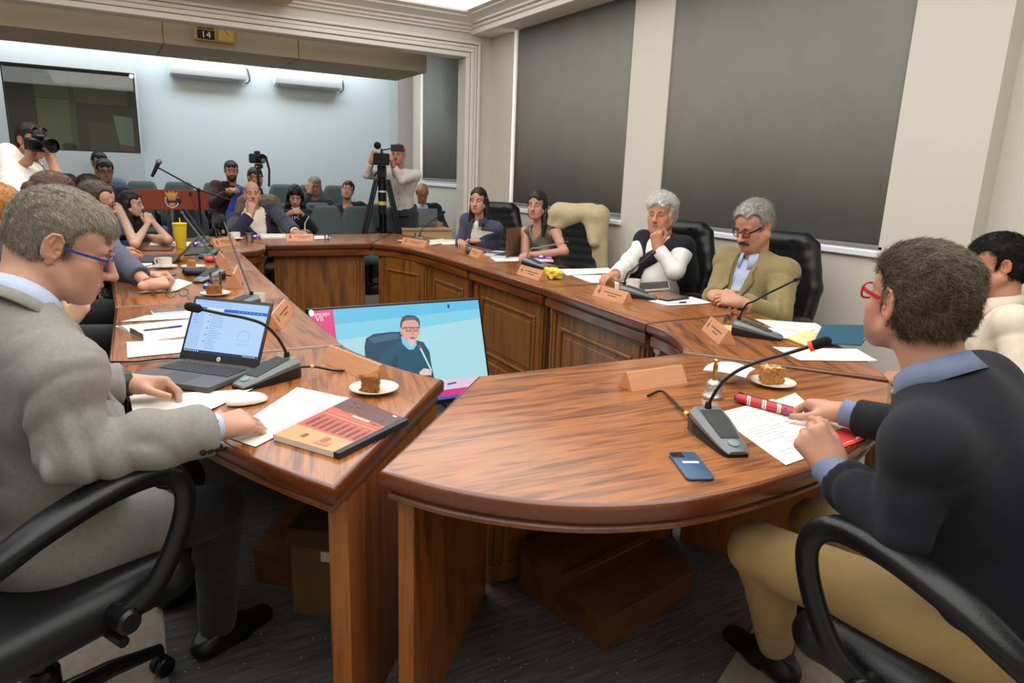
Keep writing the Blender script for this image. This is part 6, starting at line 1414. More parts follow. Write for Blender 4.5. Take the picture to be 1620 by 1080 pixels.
pen('blue pen on the table beside the spectacles case', P(266, 437), P(279, 436), '#2b3f7a', '#2b3f7a')
pen('red pen in front of the coffee cup of the left column', P(224, 424), P(243, 420), '#7a2a24', '#b03a30')
pen('white pen on the papers of the tan jacket man', P(1052, 481), P(1086, 480), '#d8d6d0', '#2a2a2a', z=TZ+.003)
pen('silver pen lying on the papers of the slate pullover man', P(233, 460), P(267, 455), '#8a8d90', '#4a4d50', z=TZ+.003)
pen('blue pen held in the chairman’s fingers', P(1243, 646, .80), P(1249, 640, .83), '#3a3f7c', '#3a3f7c', z=TZ+.035)
# zip pencil cases
def pouch(label, a, b, w, h, col, stripes=False, z=TZ):
    a = np.array([*a[:2], 0]); b = np.array([*b[:2], 0]); L = np.linalg.norm(b-a); d = (b-a)/L; n = np.cross(UP, d); F = Field((-.03, -.06, -.01), (L+.03, .06, .07), .003)
    F.cap((w*.5, 0, h*.5), (L-w*.5, 0, h*.5), w*.5, flat=((0, 0, 1), h/w), k=.01); F.cut((0, 0, .0008), (0, 0, -1), .4); V, Q_ = F.mesh()
    r = thing('pencil_case', label, 'pencil case', M=Matrix(((d[0], n[0], 0, a[0]), (d[1], n[1], 0, a[1]), (0, 0, 1, z), (0, 0, 0, 1))))
    c = np.tile(srgb(col), (len(V), 1))
    if stripes:
        ph_ = V[:, 0]+V[:, 1]*.5
        for x0, cc, w_ in ((.045, '#e8e2da', .0022), (.051, '#e8e2da', .0022), (.048, '#2a2440', .0016), (.095, '#e8e2da', .0022), (.101, '#e8e2da', .0022), (.098, '#2a2440', .0016), (.142, '#e8e2da', .0022), (.148, '#e8e2da', .0022), (.145, '#2a2440', .0016)): c[np.abs(ph_-x0) < w_] = srgb(cc)
        c[V[:, 0] < .016] = srgb('#3b3950')
    np_mesh('case', V, Q_, VCS, r, c); m = MB(); m.tube([(w*.4, 0, h), (L-w*.4, 0, h)], .0018, 6); m.build('zip', mat('zip', '#2a2428', rough=.5), r); m = MB(); m.box(w*.3, -.004, h-.001, w*.3+.016, .004, h+.003, .001); m.build('zip_pull', BLACKP, r); return r
pouch('red pencil case with white and navy stripes under the chairman’s right hand', P(1161, 634), P(1262, 662), .042, .030, '#b0302e', True)
pouch('plain coral red pencil case beside the half-open laptop', P(322, 415), P(357, 414), .075, .045, '#c24a3e')
# hand bell
c = P(1127, 628); r = thing('hand_bell', 'ornate silver hand bell with a brass handle beside the napkin bowl', 'bell', tuple(c*A(1, 1, 0)+A(0, 0, TZ)))
m = MB(); m.lathe([(.036, 0), (.037, .004), (.033, .010), (.029, .018), (.025, .030), (.0235, .042), (.021, .050), (.014, .057), (.006, .060), (0, .060)], 28, cap=False); m.build('bell_cup', mat('silver_ornate', '#c8c4b8', rough=.25, metal=1, bump=1.0, bscale=220), r, smooth=70)
m = MB(); m.lathe([(.006, .060), (.009, .064), (.006, .069), (.005, .075), (.0085, .090), (.0075, .105), (.005, .112), (.009, .117), (.009, .121), (.005, .126), (0, .127)], 14, cap=False); m.build('handle', mat('brass', '#b99a58', rough=.3, metal=1), r, smooth=70)
# bowl with a napkin
c = P(1152, 603); r = thing('bowl', 'small white bowl with a paper napkin laid over it behind the bell', 'bowl', tuple(c*A(1, 1, 0)+A(0, 0, TZ)))
m = MB(); m.lathe([(.025, 0), (.028, .003), (.042, .018), (.050, .040), (.053, .050), (.050, .050), (.045, .035), (.03, .012), (0, .010)], 28, cap=False); m.build('dish', CHINA, r, smooth=60)
vs = []; n = 12
for i in range(n+1):
    for j in range(n+1):
        x, y = -.075+.15*i/n, -.075+.15*j/n; q = math.hypot(x, y); vs.append((x*.95, y*.95, .054-.010*max(0, q-.05)/.05+.004*math.sin(40*x)*math.cos(30*y)-.006*(q < .045)*(1-q/.045)))
m = MB(); m.add(vs, [(i*(n+1)+j, (i+1)*(n+1)+j, (i+1)*(n+1)+j+1, i*(n+1)+j+1) for i in range(n) for j in range(n)]); o_ = m.build('napkin', mat('napkin', '#f2ebe0', rough=.9), M=Matrix.Translation(c*A(1, 1, 0)+A(0, 0, TZ)) @ Matrix.Rotation(.5, 4, 'Z')); md = o_.modifiers.new('t', 'SOLIDIFY'); md.thickness = .0012; tag(o_, 'white paper napkin draped over the small bowl', 'napkin')
# plates with cake
def plate(label, c, r_=.075, proto=[None]):
    loc = (c[0], c[1], TZ)
    if proto[0]: return dup(proto[0], loc, 0, label, 'cake plates')
    r = thing('dessert_plate', label, 'plate', loc, 0, 'cake plates'); proto[0] = r; m = MB()
    m.lathe([(.040, 0), (.042, .003), (.060, .008), (r_, .014), (r_, .016), (.062, .0115), (.045, .007), (0, .006)], 36, cap=False); m.build('dish', CHINA, r, smooth=60)
    m = MB(); m.tube([(.070*math.cos(k*PI/20), .070*math.sin(k*PI/20), .0148) for k in range(40)], .0006, 4, closed=True); m.build('rim_line', mat('rim_line', '#b9ad94', rough=.4), r); return r
CRUMB = mat('cake_crumb', vc=True, rough=.9, bump=1.0, bscale=350)
def cake(label, c, rz, s=1.0, nuts=False, seed=1, cols=('#7d4a1c', '#b9813f')):
    F = Field((-.06, -.06, -.005), (.06, .06, .075), .0022)
    h = .048*s; F.box((0, 0, h/2), (.034*s, .034*s, h/2), .004, .0); a = .42
    for q in (-1, 1): F.cut((0, -.036*s, 0), (q*math.cos(a), -math.sin(a), 0.0), .12)
    F.disp(lambda V: .0045*sinnoise(V, 26, seed, 2)+.0022*sinnoise(V, 90, seed+1, 2)+.0012*sinnoise(V, 260, seed+3, 1)); F.cut((0, 0, .0005), (0, 0, -1), .1); V, Q_ = F.mesh(); g = np.clip(.5+.5*sinnoise(V, 120, seed, 2)+.25*(V[:, 2:3].ravel() > h*.88), 0, 1)[:, None]
    r = thing('cake_slice', label, 'cake', (c[0], c[1], TZ+.0068), rz, 'slices of cake'); np_mesh('crumb', V, Q_, CRUMB, r, np.array(srgb(cols[0]))*(1-g)+np.array(srgb(cols[1]))*g)
    if nuts:
        rr = random.Random(seed); m = MB()
        for k in range(16):
            y = rr.uniform(-.014, .030)*s; w = .006+.02*(y+.03)/.06; m.T = Matrix.Translation((rr.uniform(-w, w)*s, y, h+.002)) @ Matrix.Rotation(rr.uniform(0, 3), 4, 'Z') @ Matrix.Rotation(rr.uniform(-.5, .5), 4, 'X'); m.sphere((0, 0, 0), .005*s, 8, (1.3, .9, .5))
        o_ = m.build('chopped_nuts', mat('nut', '#dcae6a', rough=.6), r); tag(o_, kind='stuff')
    return r
c = P(592, 619); plate('plate with brown cake behind the spiral notebook', c); cake('brown cake slice behind the spiral notebook, near the blank nameplate', c, 2.3, 1.05, seed=2, cols=('#6e3f18', '#a06a30'))
c = P(1222, 609); plate('plate with nut-topped cake behind the chairman’s hands', c); cake('nut-topped cake slice between the bowl and the chairman’s hands', c, .9, 1.15, True, seed=5, cols=('#8a5420', '#c38a45'))
c = P(341, 467); plate('plate with cake in front of the glass of water', c); cake('cake slice with dark side in front of the glass of water', c, 1.1, 1.0, seed=8, cols=('#6b3714', '#a3642c'))
c = P(306, 424); plate('plate with cake behind the black spectacles case', c); cake('small cake slice behind the black spectacles case', c, .3, .9, seed=11, cols=('#8a4f1e', '#c07f3c'))
c = P(641, 383); plate('plate with an orange pastry beside the orange juice', c); cake('orange pastry beside the glass of orange juice', c, .3, .7, seed=12, cols=('#b3702a', '#d99a4a'))
c = P(264, 387); plate('plate with a bread roll under the elbows of the royal blue dress woman', c)
F = Field((-.07, -.04, -.01), (.07, .04, .06), .003); F.cap((-.035, 0, .022), (.035, 0, .02), .022, .018); F.disp(lambda V: .001*sinnoise(V, 60, 3)); V, Q_ = F.mesh(); r = thing('bread_roll', 'brown bread roll on the plate beside the yellow tumbler', 'bread', (c[0], c[1], TZ+.008), -.4); np_mesh('crust', V, Q_, mat('crust', '#b3763a', rough=.7, var=.15, vscale=60), r)
# cups and saucers
def cup(label, c, rz=0, saucer=None, proto=[None], sp=[None]):
    z = TZ
    if saucer:
        if sp[0]: dup(sp[0], (c[0], c[1], TZ), 0, saucer)
        else:
            m = MB(); m.lathe([(.03, 0), (.033, .003), (.055, .010), (.074, .014), (.074, .016), (.05, .011), (.03, .006), (0, .006)], 32, cap=False); o_ = m.build('saucer', CHINA, M=Matrix.Translation((c[0], c[1], TZ))); tag(o_, saucer, 'saucer', 'saucers'); sp[0] = o_
        z += .006
    if proto[0]: return dup(proto[0], (c[0], c[1], z), rz, label)
    r = thing('coffee_cup', label, 'cup', (c[0], c[1], z), rz, 'white coffee cups'); proto[0] = r
    m = MB(); m.lathe([(.026, 0), (.028, .002), (.038, .010), (.042, .03), (.043, .062), (.041, .062), (.039, .03), (.034, .012), (0, .008)], 28, cap=False); m.build('bowl', CHINA, r, smooth=60)
    m = MB(); m.tube(spline([(.041, 0, .052), (.062, 0, .052), (.066, 0, .035), (.055, 0, .018), (.040, 0, .016)], 5), .0045, 8); m.build('handle', CHINA, r, smooth=70)
    m = MB(); m.lathe([(.0395, .050), (0, .050)], 24, cap=False); m.build('coffee', mat('coffee', '#2a1609', rough=.1), r); return r
cup('white coffee cup in the left column behind the clasped hands', P(262, 424), 2.6, 'white saucer under the cup behind the clasped hands')
cup('white coffee cup behind the open laptop’s screen', P(407, 484), 2.9)
cup('white coffee cup beside the bald man’s water glass', P(373, 379), 2.8, 'white saucer near the bald man’s elbow')
cup('white coffee cup of the white-haired man beside the brass holder', P(1001, 459), .3, 'white saucer of the white-haired man')
# tumblers
def tumbler(label, c, liq=None, h=.085, r_=.033, cuts=True, liqh=.6):
    r = thing('drinking_glass', label, 'glass', (c[0], c[1], TZ), 0, 'glass tumblers'); m = MB(); m.lathe([(r_*.86, 0), (r_*.9, .003), (r_, h), (r_-.002, h), (r_*.86, .012), (0, .010)], 20, cap=False); m.build('glass_wall', GLASS, r, smooth=50)
    m = MB(); m.lathe([(r_*.84, .0125), (r_*.9, h*liqh), (0, h*liqh)], 20, cap=False); m.v.append((0, 0, .0125)); m.f += [[k, (k+1) % 20, len(m.v)-1] for k in range(20)]; m.m += [0]*20; m.c += [(1, 1, 1)]*20
    m.build('drink', mat('juice_'+liq, liq, rough=.2) if liq else WATER, r, smooth=50); return r
tumbler('glass of water in front of the cake on the left column', P(342, 455)); tumbler('glass of water between the coffee cup and purple pouch', P(395, 383)); tumbler('glass of orange juice behind the far corner nameplate', P(661, 383), '#e09a2c', liqh=.55); tumbler('small empty-looking glass with amber dregs beside the bald man’s nameplate', P(517, 381), '#c98a4a', h=.06, r_=.022, liqh=.3)
c = P(287, 393); r = thing('straw_tumbler', 'tall yellow tumbler with lid and straw near the royal blue dress woman', 'tumbler', (c[0], c[1], TZ)); YL = mat('yellow_plastic', '#d9be2c', rough=.4)
m = MB(); m.lathe([(.034, 0), (.036, .004), (.052, .19), (0, .19)], 28, cap=False); m.build('cup_body', YL, r, smooth=50); m = MB(); m.lathe([(.054, .186), (.056, .190), (.056, .198), (.050, .202), (0, .203)], 28, cap=False); m.build('lid', YL, r, smooth=50); m = MB(); m.tube([(0.005, 0, .2), (.002, 0, .24)], .005, 10); m.build('straw', YL, r)
# spectacles on the tables
def specs(label, c, rz, col, lens, sc=1.0, upside=False, name='spectacles'):
    r = thing(name, label, 'glasses', (c[0], c[1], TZ), rz); fm = mat('frame_'+col, col, rough=.3); m = MB(); h = .021*sc
    for q in (-1, 1): m.tube([(q*.034*sc+.027*sc*math.cos(k*PI/8), .003*math.sin(k*PI/8), h+.019*sc*math.sin(k*PI/8)) for k in range(16)], .0016*sc, 6, closed=True)
    m.tube([(-.008*sc, 0, h+.006), (.008*sc, 0, h+.006)], .0016*sc, 6); m.build('rim', fm, r)
    m = MB()
    for q in (-1, 1): m.add([(q*.034*sc+.025*sc*math.cos(k*PI/8), 0, h+.017*sc*math.sin(k*PI/8)) for k in range(16)], [tuple(range(16))])
    m.build('lens', lens, r, smooth=0)
    for q in (-1, 1): m = MB(); m.tube([(q*.062*sc, 0, h+.008), (q*.062*sc, .03, h+.006), (q*.060*sc, .10*sc, .010), (q*.056*sc, .135*sc, .002)], .0017*sc, 6); m.build('temple', fm, r)
    return r
specs('thin dark spectacles standing open in front of the cake plate', P(281, 470), .5, '#1a1716', CLEAR); specs('tortoiseshell sunglasses standing behind the near right nameplate', P(1152, 510), -2.7, '#1d140c', mat('dark_lens', '#1a1410', rough=.08), 1.15, name='sunglasses')
# spectacles case
c = P(312, 436); F = Field((-.1, -.05, -.01), (.1, .05, .07), .003); F.cap((-.052, 0, .024), (.052, 0, .024), .033, .030, flat=((0, 0, 1), .75)); F.cut((0, 0, .001), (0, 0, -1), .2); V, Q_ = F.mesh(); r = thing('spectacles_case', 'black hard spectacles case in the left column behind the glass of water', 'case', (c[0], c[1], TZ), -.35); np_mesh('shell', V, Q_, LEATHER, r); m = MB(); m.tube([(-.083, 0, .024)]+[(.084*math.cos(PI-k*PI/12), -.034*math.sin(k*PI/12), .024) for k in range(1, 12)]+[(.083, 0, .024)], .0012, 4); m.build('hinge_seam', BLACKP, r)
# folders, notebooks and small things of the right-hand column
r, o, out = slab('notebook', 'black closed notebook beside the coffee cup of the white-haired man', 'notebook', sh((1018, 462), (1059, 459), (1056, 449), (1002, 452)), .018, '#2c2b2b'); m = MB(); m.col = H2('#e0dacd'); m.prism([(p[0]*.985+.002, p[1]*.985-.002) for p in out], [(0, .003), (0, .0155)]); m.build('pages', VCP, r)
r, o, out = slab('notepad', 'yellow lined notepad beneath the teal folder', 'notepad', sh((1244, 537), (1275, 549), (1322, 535), (1275, 526)), .012, '#dccb8e', VCP)
r, o, out = slab('notebook', 'brown leather notebook lying under the yellow tumbler, half-open laptop beside it', 'notebook', sh((204, 397), (270, 397), (276, 391), (212, 391)), .012, '#6b4630')
r, o, out = slab('tablet_folder', 'dark grey folder lying behind the half-open laptop', 'folder', sh((290, 405), (352, 400), (346, 393), (300, 393)), .012, '#3e3a38')
cs = sh((1286, 548), (1362, 552), (1372, 536), (1300, 530)); o = sum(np.array(c_[:2]) for c_ in cs)/4; oc = [np.array(c_[:2])-o for c_ in cs]; r = thing('folder', 'teal folder standing half open at the outer end of the near right table', 'folder', (o[0], o[1], TZ+.012)); TEAL = mat('teal_card', '#1d4f63', rough=.6)
m = MB(); m.prism([tuple(p) for p in oc], [(0, .001), (0, .004)]); m.build('back_cover', TEAL, r); m = MB(); m.add([(*oc[0], .004), (*oc[1], .004), (*(oc[2]*.9+oc[1]*.1), .055), (*(oc[3]*.9+oc[0]*.1), .040)], [(0, 1, 2, 3)]); o_ = m.build('front_cover', TEAL, r, smooth=0); md = o_.modifiers.new('t', 'SOLIDIFY'); md.thickness = .002
m = MB(); m.col = H2('#e6dfd2'); m.prism([tuple(p*.96) for p in oc], [(0, .004), (0, .007)]); m.build('papers', VCP, r)
c = P(970, 462); r = thing('napkin_holder', 'brass napkin holder with an embossed face behind a nameplate', 'holder', (c[0], c[1], TZ), 1.4); BR = mat('brass_dull', '#a4793f', rough=.4, metal=.8, bump=.6, bscale=150)
for q in (-1, 1): m = MB(); m.ext([(-.05, 0), (.05, 0), (.042, .07), (.030, .066), (.018, .076), (.006, .066), (-.008, .076), (-.02, .066), (-.036, .074)], q*.018-.002, q*.018+.002, 'Y'); m.build('side_plate', BR, r)
m = MB(); m.box(-.05, -.02, 0, .05, .02, .004); m.build('base', BR, r); m = MB(); m.box(-.044, -.015, .004, .044, .015, .062, .003); m.build('napkins', mat('napkin', '#f2ebe0', rough=.9), r)
c = P(875, 440); F = Field((-.12, -.09, -.02), (.12, .09, .1), .004); F.box((0, 0, .032), (.075, .045, .03), .01, .0); F.disp(lambda V: .012*(np.abs(sinnoise(V, 9, 3, 2))-.4)+.004*sinnoise(V, 30, 7), .04); F.cut((0, 0, .001), (0, 0, -1), .2); V, Q_ = F.mesh(); r = thing('paper_bag', 'crumpled yellow paper bag beside a nameplate on the right column', 'paper bag', (c[0], c[1], TZ), 1.3); np_mesh('crumpled_paper', V, Q_, mat('yellow_paper', '#d9c24a', rough=.8), r, smooth=False)
r, o, out = slab('notebook', 'open notebook in front of the slate fleece woman', 'notebook', sh((700, 388), (738, 387), (731, 380), (692, 381)), .012, '#e6dcc6', VCP); r, o, out = slab('notebook', 'white notebooks stacked in front of the bald man', 'notebook', sh((413, 378), (452, 378), (452, 373), (410, 373)), .022, '#d9d4c8', VCP)
r, o, out = slab('notebook', 'purple-edged notebook between the tank top woman and her microphone', 'notebook', sh((834, 415), (876, 415), (872, 408), (836, 408)), .010, '#c9b4cc', VCP)
def bundle(label, c, col, rz=0, s=1.0):
    F = Field((-.06, -.04, -.01), (.06, .04, .06), .003); F.ell((0, 0, .018), (.038*s, .022*s, .020*s), 0); F.ell((.02*s, .008, .022), (.02*s, .016*s, .018*s), .01); F.disp(lambda V: .003*sinnoise(V, 40, 5)); F.cut((0, 0, .001), (0, 0, -1), .1); V, Q_ = F.mesh(); g = (sinnoise(V, 30, 4) > .3)[:, None]
    r = thing('gift_sachet', label, 'sachet', (c[0], c[1], TZ), rz, 'purple wrapped sachets'); np_mesh('wrapping', V, Q_, VCS, r, np.where(g, np.array(srgb('#d8cfe0')), np.array(srgb(col)))); return r
bundle('purple wrapped sachet beside the far left microphone', P(312, 390), '#5a3f9a', .2); bundle('purple wrapped sachet between the water glass and the white notebooks', P(406, 378), '#6a3f9a'); bundle('purple wrapped sachet on the notebook beside the tank top woman', P(857, 411)+A(0, 0, .0), '#4a36a8', .3); bundle('small purple sachet behind the red pencil case', P(320, 407), '#6a4a9a', .1, .7)
bundle('blue and white crumpled lanyard beside the glass of water', P(328, 458), '#2c3a9a', .8, .8)
# loose cable crossing the seam of the left tables
m = MB(); pts = [A(*P(*q)) for q in ((175, 574), (215, 574), (250, 570), (290, 568))]; c0 = pts[0]; m.tube([tuple(p-c0+A(0, 0, .004)) for p in spline(pts, 8)], .0032, 6); o_ = m.build('laptop_cable', BLACKP, M=Matrix.Translation(A(c0[0], c0[1], TZ)), smooth=60); tag(o_, 'thin black cable running along the table seam behind the open laptop', 'cable')
m = MB(); pts = [A(*P(*q)) for q in ((408, 584), (418, 577), (432, 576), (440, 583))]; c0 = pts[0]; m.tube([tuple(p-c0+A(0, 0, .007)) for p in spline(pts, 8)], .006, 8); o_ = m.build('laptop_cable', BLACKP, M=Matrix.Translation(A(c0[0], c0[1], TZ)), smooth=60); tag(o_, 'black power cable curling between the open laptop and the microphone unit', 'cable')
# ---- television inside the ring
a_ = PY(488, 490, 3.8); b_ = PY(757, 474, 3.8); w = float(b_[0]-a_[0]); tilt = math.radians(19); hh = w*9/16; z0 = float((a_[2]+b_[2])/2)
M_ = Matrix.Translation((float(a_[0]), 3.8, z0)) @ Matrix.Rotation(PI/2-tilt, 4, 'X')     # local x right, y up the screen, z out of it
r = thing('television', 'large flat television tilted back on the floor inside the table ring', 'television', M=M_)
m = MB(); m.box(-.012, -hh-.02, -.035, w+.012, .012, -.002, .006); m.build('casing', mat('tv_black', '#0c0c0d', rough=.3), r)
u_, v_ = np.array(M_.col[0][:3]), np.array(M_.col[1][:3]); o3 = np.array(M_.col[3][:3]); nn = np.cross(u_, v_)
def tv(x, y):
    d = ray(x, y); t = ((o3-CP)@nn)/(d@nn); q = CP+d*t-o3; return (float(q@u_), float(q@v_))
m = MB(); k_ = [0]
def tp(pts, c, px=True, clip=True):
    k_[0] += 1; m.col = H2(c); q = [tv(x/5.0625+480, y/5.0625+470) for x, y in pts] if px else pts
    m.poly([(min(max(p[0], .004), w-.004), min(max(p[1], -hh+.004), -.004), .0004+.00025*k_[0]) for p in q])
full = [(0.003, -hh+.003), (w-.003, -hh+.003), (w-.003, -.003), (.003, -.003)]; tp(full, '#a9dbe4', False)
tp([(.003, -hh*.32), (w, -hh*.20), (w, -.003), (.003, -.003)], '#83cfe6', False); tp([(.003, -hh*.16), (w, -hh*.10), (w, -.003), (.003, -.003)], '#63bfe4', False)
tp([(.003, -hh*.90), (w, -hh*.90), (w, -hh*.80), (.003, -hh*.80)], '#e3c9de', False); tp([(.003, -hh), (w, -hh), (w, -hh*.90), (.003, -hh*.90)], '#d83a8c', False); tp([(.003, -hh), (w, -hh), (w, -hh*.965), (.003, -hh*.965)], '#3a62b4', False)
tp([(.003, -hh*.5), (w*.128, -hh*.5), (w*.128, -.003), (.003, -.003)], '#e0407f', False)
tp([(500, 640), (495, 520), (488, 400), (500, 330), (560, 295), (700, 278), (790, 275), (810, 320), (850, 420), (850, 640)], '#2c4a63'); tp([(520, 330), (700, 290), (760, 290), (770, 330), (560, 370)], '#456580')
tp([(590, 520), (640, 440), (740, 370), (790, 345), (860, 420), (905, 345), (960, 360), (1010, 440), (1020, 520), (1045, 640), (1040, 760), (560, 760)], '#24566b'); tp([(690, 560), (740, 450), (760, 520), (715, 640)], '#1c4557')
tp([(780, 315), (800, 310), (865, 395), (905, 350), (905, 385), (880, 420), (840, 420), (790, 370)], '#8cc6e0')
tp([(765, 250), (775, 255), (785, 300), (775, 290)], '#d98a84'); tp([(778, 220), (790, 180), (910, 180), (930, 230), (935, 280), (920, 310), (900, 350), (890, 372), (855, 372), (815, 340), (785, 300)], '#dba79c'); tp([(830, 340), (890, 335), (888, 370), (856, 370)], '#e3bfb8')
tp([(772, 250), (775, 200), (790, 160), (830, 143), (890, 148), (920, 170), (932, 205), (928, 245), (915, 200), (890, 182), (820, 185), (792, 200), (785, 240)], '#4b4a4c'); tp([(800, 165), (890, 160), (905, 178), (815, 182)], '#6a6868')
tp([(785, 243), (930, 240), (930, 249), (785, 252)], '#8a3a3a'); tp([(815, 240), (860, 238), (862, 275), (820, 277)], '#7b3c3c'); tp([(820, 245), (856, 243), (858, 270), (824, 272)], '#c4968c'); tp([(875, 240), (915, 240), (914, 274), (880, 275)], '#7b3c3c'); tp([(880, 245), (910, 245), (909, 269), (884, 270)], '#c4968c'); tp([(862, 270), (876, 270), (884, 300), (858, 300)], '#c98f86'); tp([(852, 322), (890, 320), (888, 334), (855, 335)], '#8a4a4a')
tp([(920, 395), (935, 395), (1030, 590), (1018, 592)], '#cfe6ec'); tp([(918, 385), (938, 383), (944, 408), (924, 410)], '#b4475a'); tp([(925, 600), (960, 570), (1000, 575), (1025, 600), (1020, 625), (930, 625)], '#e9c7bd'); tp([(1150, 60), (1165, 60), (1165, 90), (1152, 90)], '#1e3446'); tp([(1150, 690), (1220, 675), (1222, 690), (1150, 705)], '#2f7096')
tx = MB(); text_mesh(tx, 'Concejo', 0, 0, .034, z=0); cx_, cy_ = tv(505, 497); m.col = H2('#f4eef2'); m.add([(x+cx_, y+cy_, .02) for x, y, z in tx.v], tx.f); tx = MB(); text_mesh(tx, 'VII', 0, 0, .04, z=0); cx_, cy_ = tv(505, 505); m.add([(x+cx_, y+cy_, .02) for x, y, z in tx.v], tx.f)
m.col = H2('#f4eef2'); p = tv(492, 495); m.poly([(p[0]+.014*math.cos(k*PI/6), p[1]+.018*math.sin(k*PI/6), .02) for k in range(12)])
m.v = [(x, y, z if z < .0199 else .0004+.00025*(k_[0]+1)) for x, y, z in m.v]
m.build('screen', SCREEN, r, smooth=0, fix=False)
for q in (.22, .78): m = MB(); m.T = M_.inverted(); x = float(a_[0])+w*q; m.box(x-.03, 3.62, .0, x+.03, 4.15, .03, .006); m.box(x-.02, 3.90, .02, x+.02, 3.94, .5, .004); m.build('stand_foot', BLACKP, r)
# ---- under the near tables
FW = wood('footrest_wood', '#3f2410', '#6a4020', rough=.5, coat=.1, axis='X')
def footrest(label, a, b, c_, h0, h1):
    a, b, c_ = (np.array(p[:2]) for p in (a, b, c_)); x = nrm(b-a); y = np.array([-x[1], x[0]]); L = np.linalg.norm(b-a); D = abs((c_-a)@y); r = thing('footrest', label, 'footrest', M=Matrix(((x[0], y[0], 0, a[0]), (x[1], y[1], 0, a[1]), (0, 0, 1, .005), (0, 0, 0, 1))))
    for q in (0, L-.018): m = MB(); m.ext([(0, 0), (D, 0), (D, h1), (0, h0)], q, q+.018, 'X'); m.build('side_board', FW, r)
    m = MB(); m.box(.018, 0, 0, L-.018, .018, h0-.003, .002); m.build('front_board', FW, r); m = MB(); m.ext([(-.006, h0), (D, h1), (D, h1+.018), (-.006, h0+.016)], -.006, L+.006, 'X'); m.build('sloping_top', FW, r)
    m = MB(); m.ext([(D*.45, h0+(h1-h0)*.45+.017), (D*.5, h0+(h1-h0)*.5+.018), (D*.5, h0+(h1-h0)*.5+.03), (D*.45, h0+(h1-h0)*.45+.028)], .02, L-.02, 'X'); m.build('foot_ledge', FW, r)
footrest('wooden sloping footrest on the carpet under the head table', (1.215, 1.44), (1.66, 1.52), (1.27, 1.86), .095, .16)
footrest('wooden sloping footrest behind the cardboard box under the near left table', (.34, 2.30), (.62, 2.02), (.52, 2.52), .11, .20)
bx = [(.415, 2.06), (.62, 1.90), (.80, 2.14), (.60, 2.30)]; o = np.mean(np.array(bx), 0); r = thing('cardboard_box', 'brown cardboard box with a lid and a white label under the near left table', 'box', (o[0], o[1], .004)); oc = [tuple(np.array(p)-o) for p in bx]; CB = mat('cardboard', '#6d4f2c', rough=.85, var=.08)
m = MB(); m.prism(oc, [(0, 0), (0, .29)]); m.build('carton', CB, r, smooth=20); m = MB(); m.prism(oc, [(-.012, .25), (-.012, .305), (-.008, .31)]); m.build('lid', mat('cardboard_lid', '#4d3a26', rough=.85), r, smooth=20)
m = MB(); a_, b_ = np.array(oc[0]), np.array(oc[1]); d = nrm(b_-a_); n = np.array([d[1], -d[0]]); pt = lambda s, z, k=.0012: (*(a_+d*s+n*k), z); m.col = H2('#d8d4cc'); m.add([pt(.10, .20), pt(.17, .20), pt(.17, .235), pt(.10, .235)], [(0, 1, 2, 3)]); m.col = H2('#3a3a3a')
for s0, s1, zz in ((.135, .165, .225), (.135, .16, .217), (.135, .165, .209)): m.add([pt(s0, zz, .0016), pt(s1, zz, .0016), pt(s1, zz+.003, .0016), pt(s0, zz+.003, .0016)], [(0, 1, 2, 3)])
m.build('shipping_label', VC, r, smooth=0)
# ---- jacket over the chair of the woman in the tank top
Mc = Matrix.Translation((3.39, 4.99, 0)) @ Matrix.Rotation(rz_of((-.85, -.52)), 4, 'Z') @ Matrix.Diagonal((1, 1, .94, 1)); F = Field((-.42, -.62, .40), (.42, .02, 1.32), .008)
for s0, s1, y0, z1 in ((-.24, .24, -.345, 1.20),): F.cap((s0+.06, y0, z1-.03), (s1-.06, y0, z1-.03), .105, k=.05, flat=((0, 1, 0), 1.0)); F.cap((.05, -.30, 1.12), (.20, -.29, 1.02), .075, .06, .05, flat=((0, 1, 0), .8))
F.cap((-.20, -.41, 1.15), (-.22, -.44, .62), .07, .06, .05, flat=((0, 1, 0), .6)); F.cap((0, -.42, 1.15), (0, -.46, .60), .10, .10, .06, flat=((0, 1, 0), .5)); F.cap((.20, -.41, 1.15), (.23, -.43, .62), .07, .06, .05, flat=((0, 1, 0), .6))
F.cap((-.21, -.31, 1.14), (-.27, -.28, .60), .085, .075, .04, flat=((0, 1, 0), .8)); F.cap((-.14, -.29, 1.12), (-.22, -.22, .92), .06, .05, .04, flat=((0, 1, 0), .7)); F.cap((.22, -.32, 1.14), (.27, -.33, .90), .07, .05, .04)
F.disp(lambda V: .008*(1-2*np.abs(np.clip(sinnoise(V, 2.6, 17, 1), -1, 1)))+.004*sinnoise(V, 6, 3, 1), .04); V, Q_ = F.mesh(); r = thing('jacket', 'beige jacket draped over the chair back behind the tank top woman', 'jacket', M=Mc); np_mesh('cloth_shell', V, Q_, cloth('beige_jacket', '#bca682'), r)
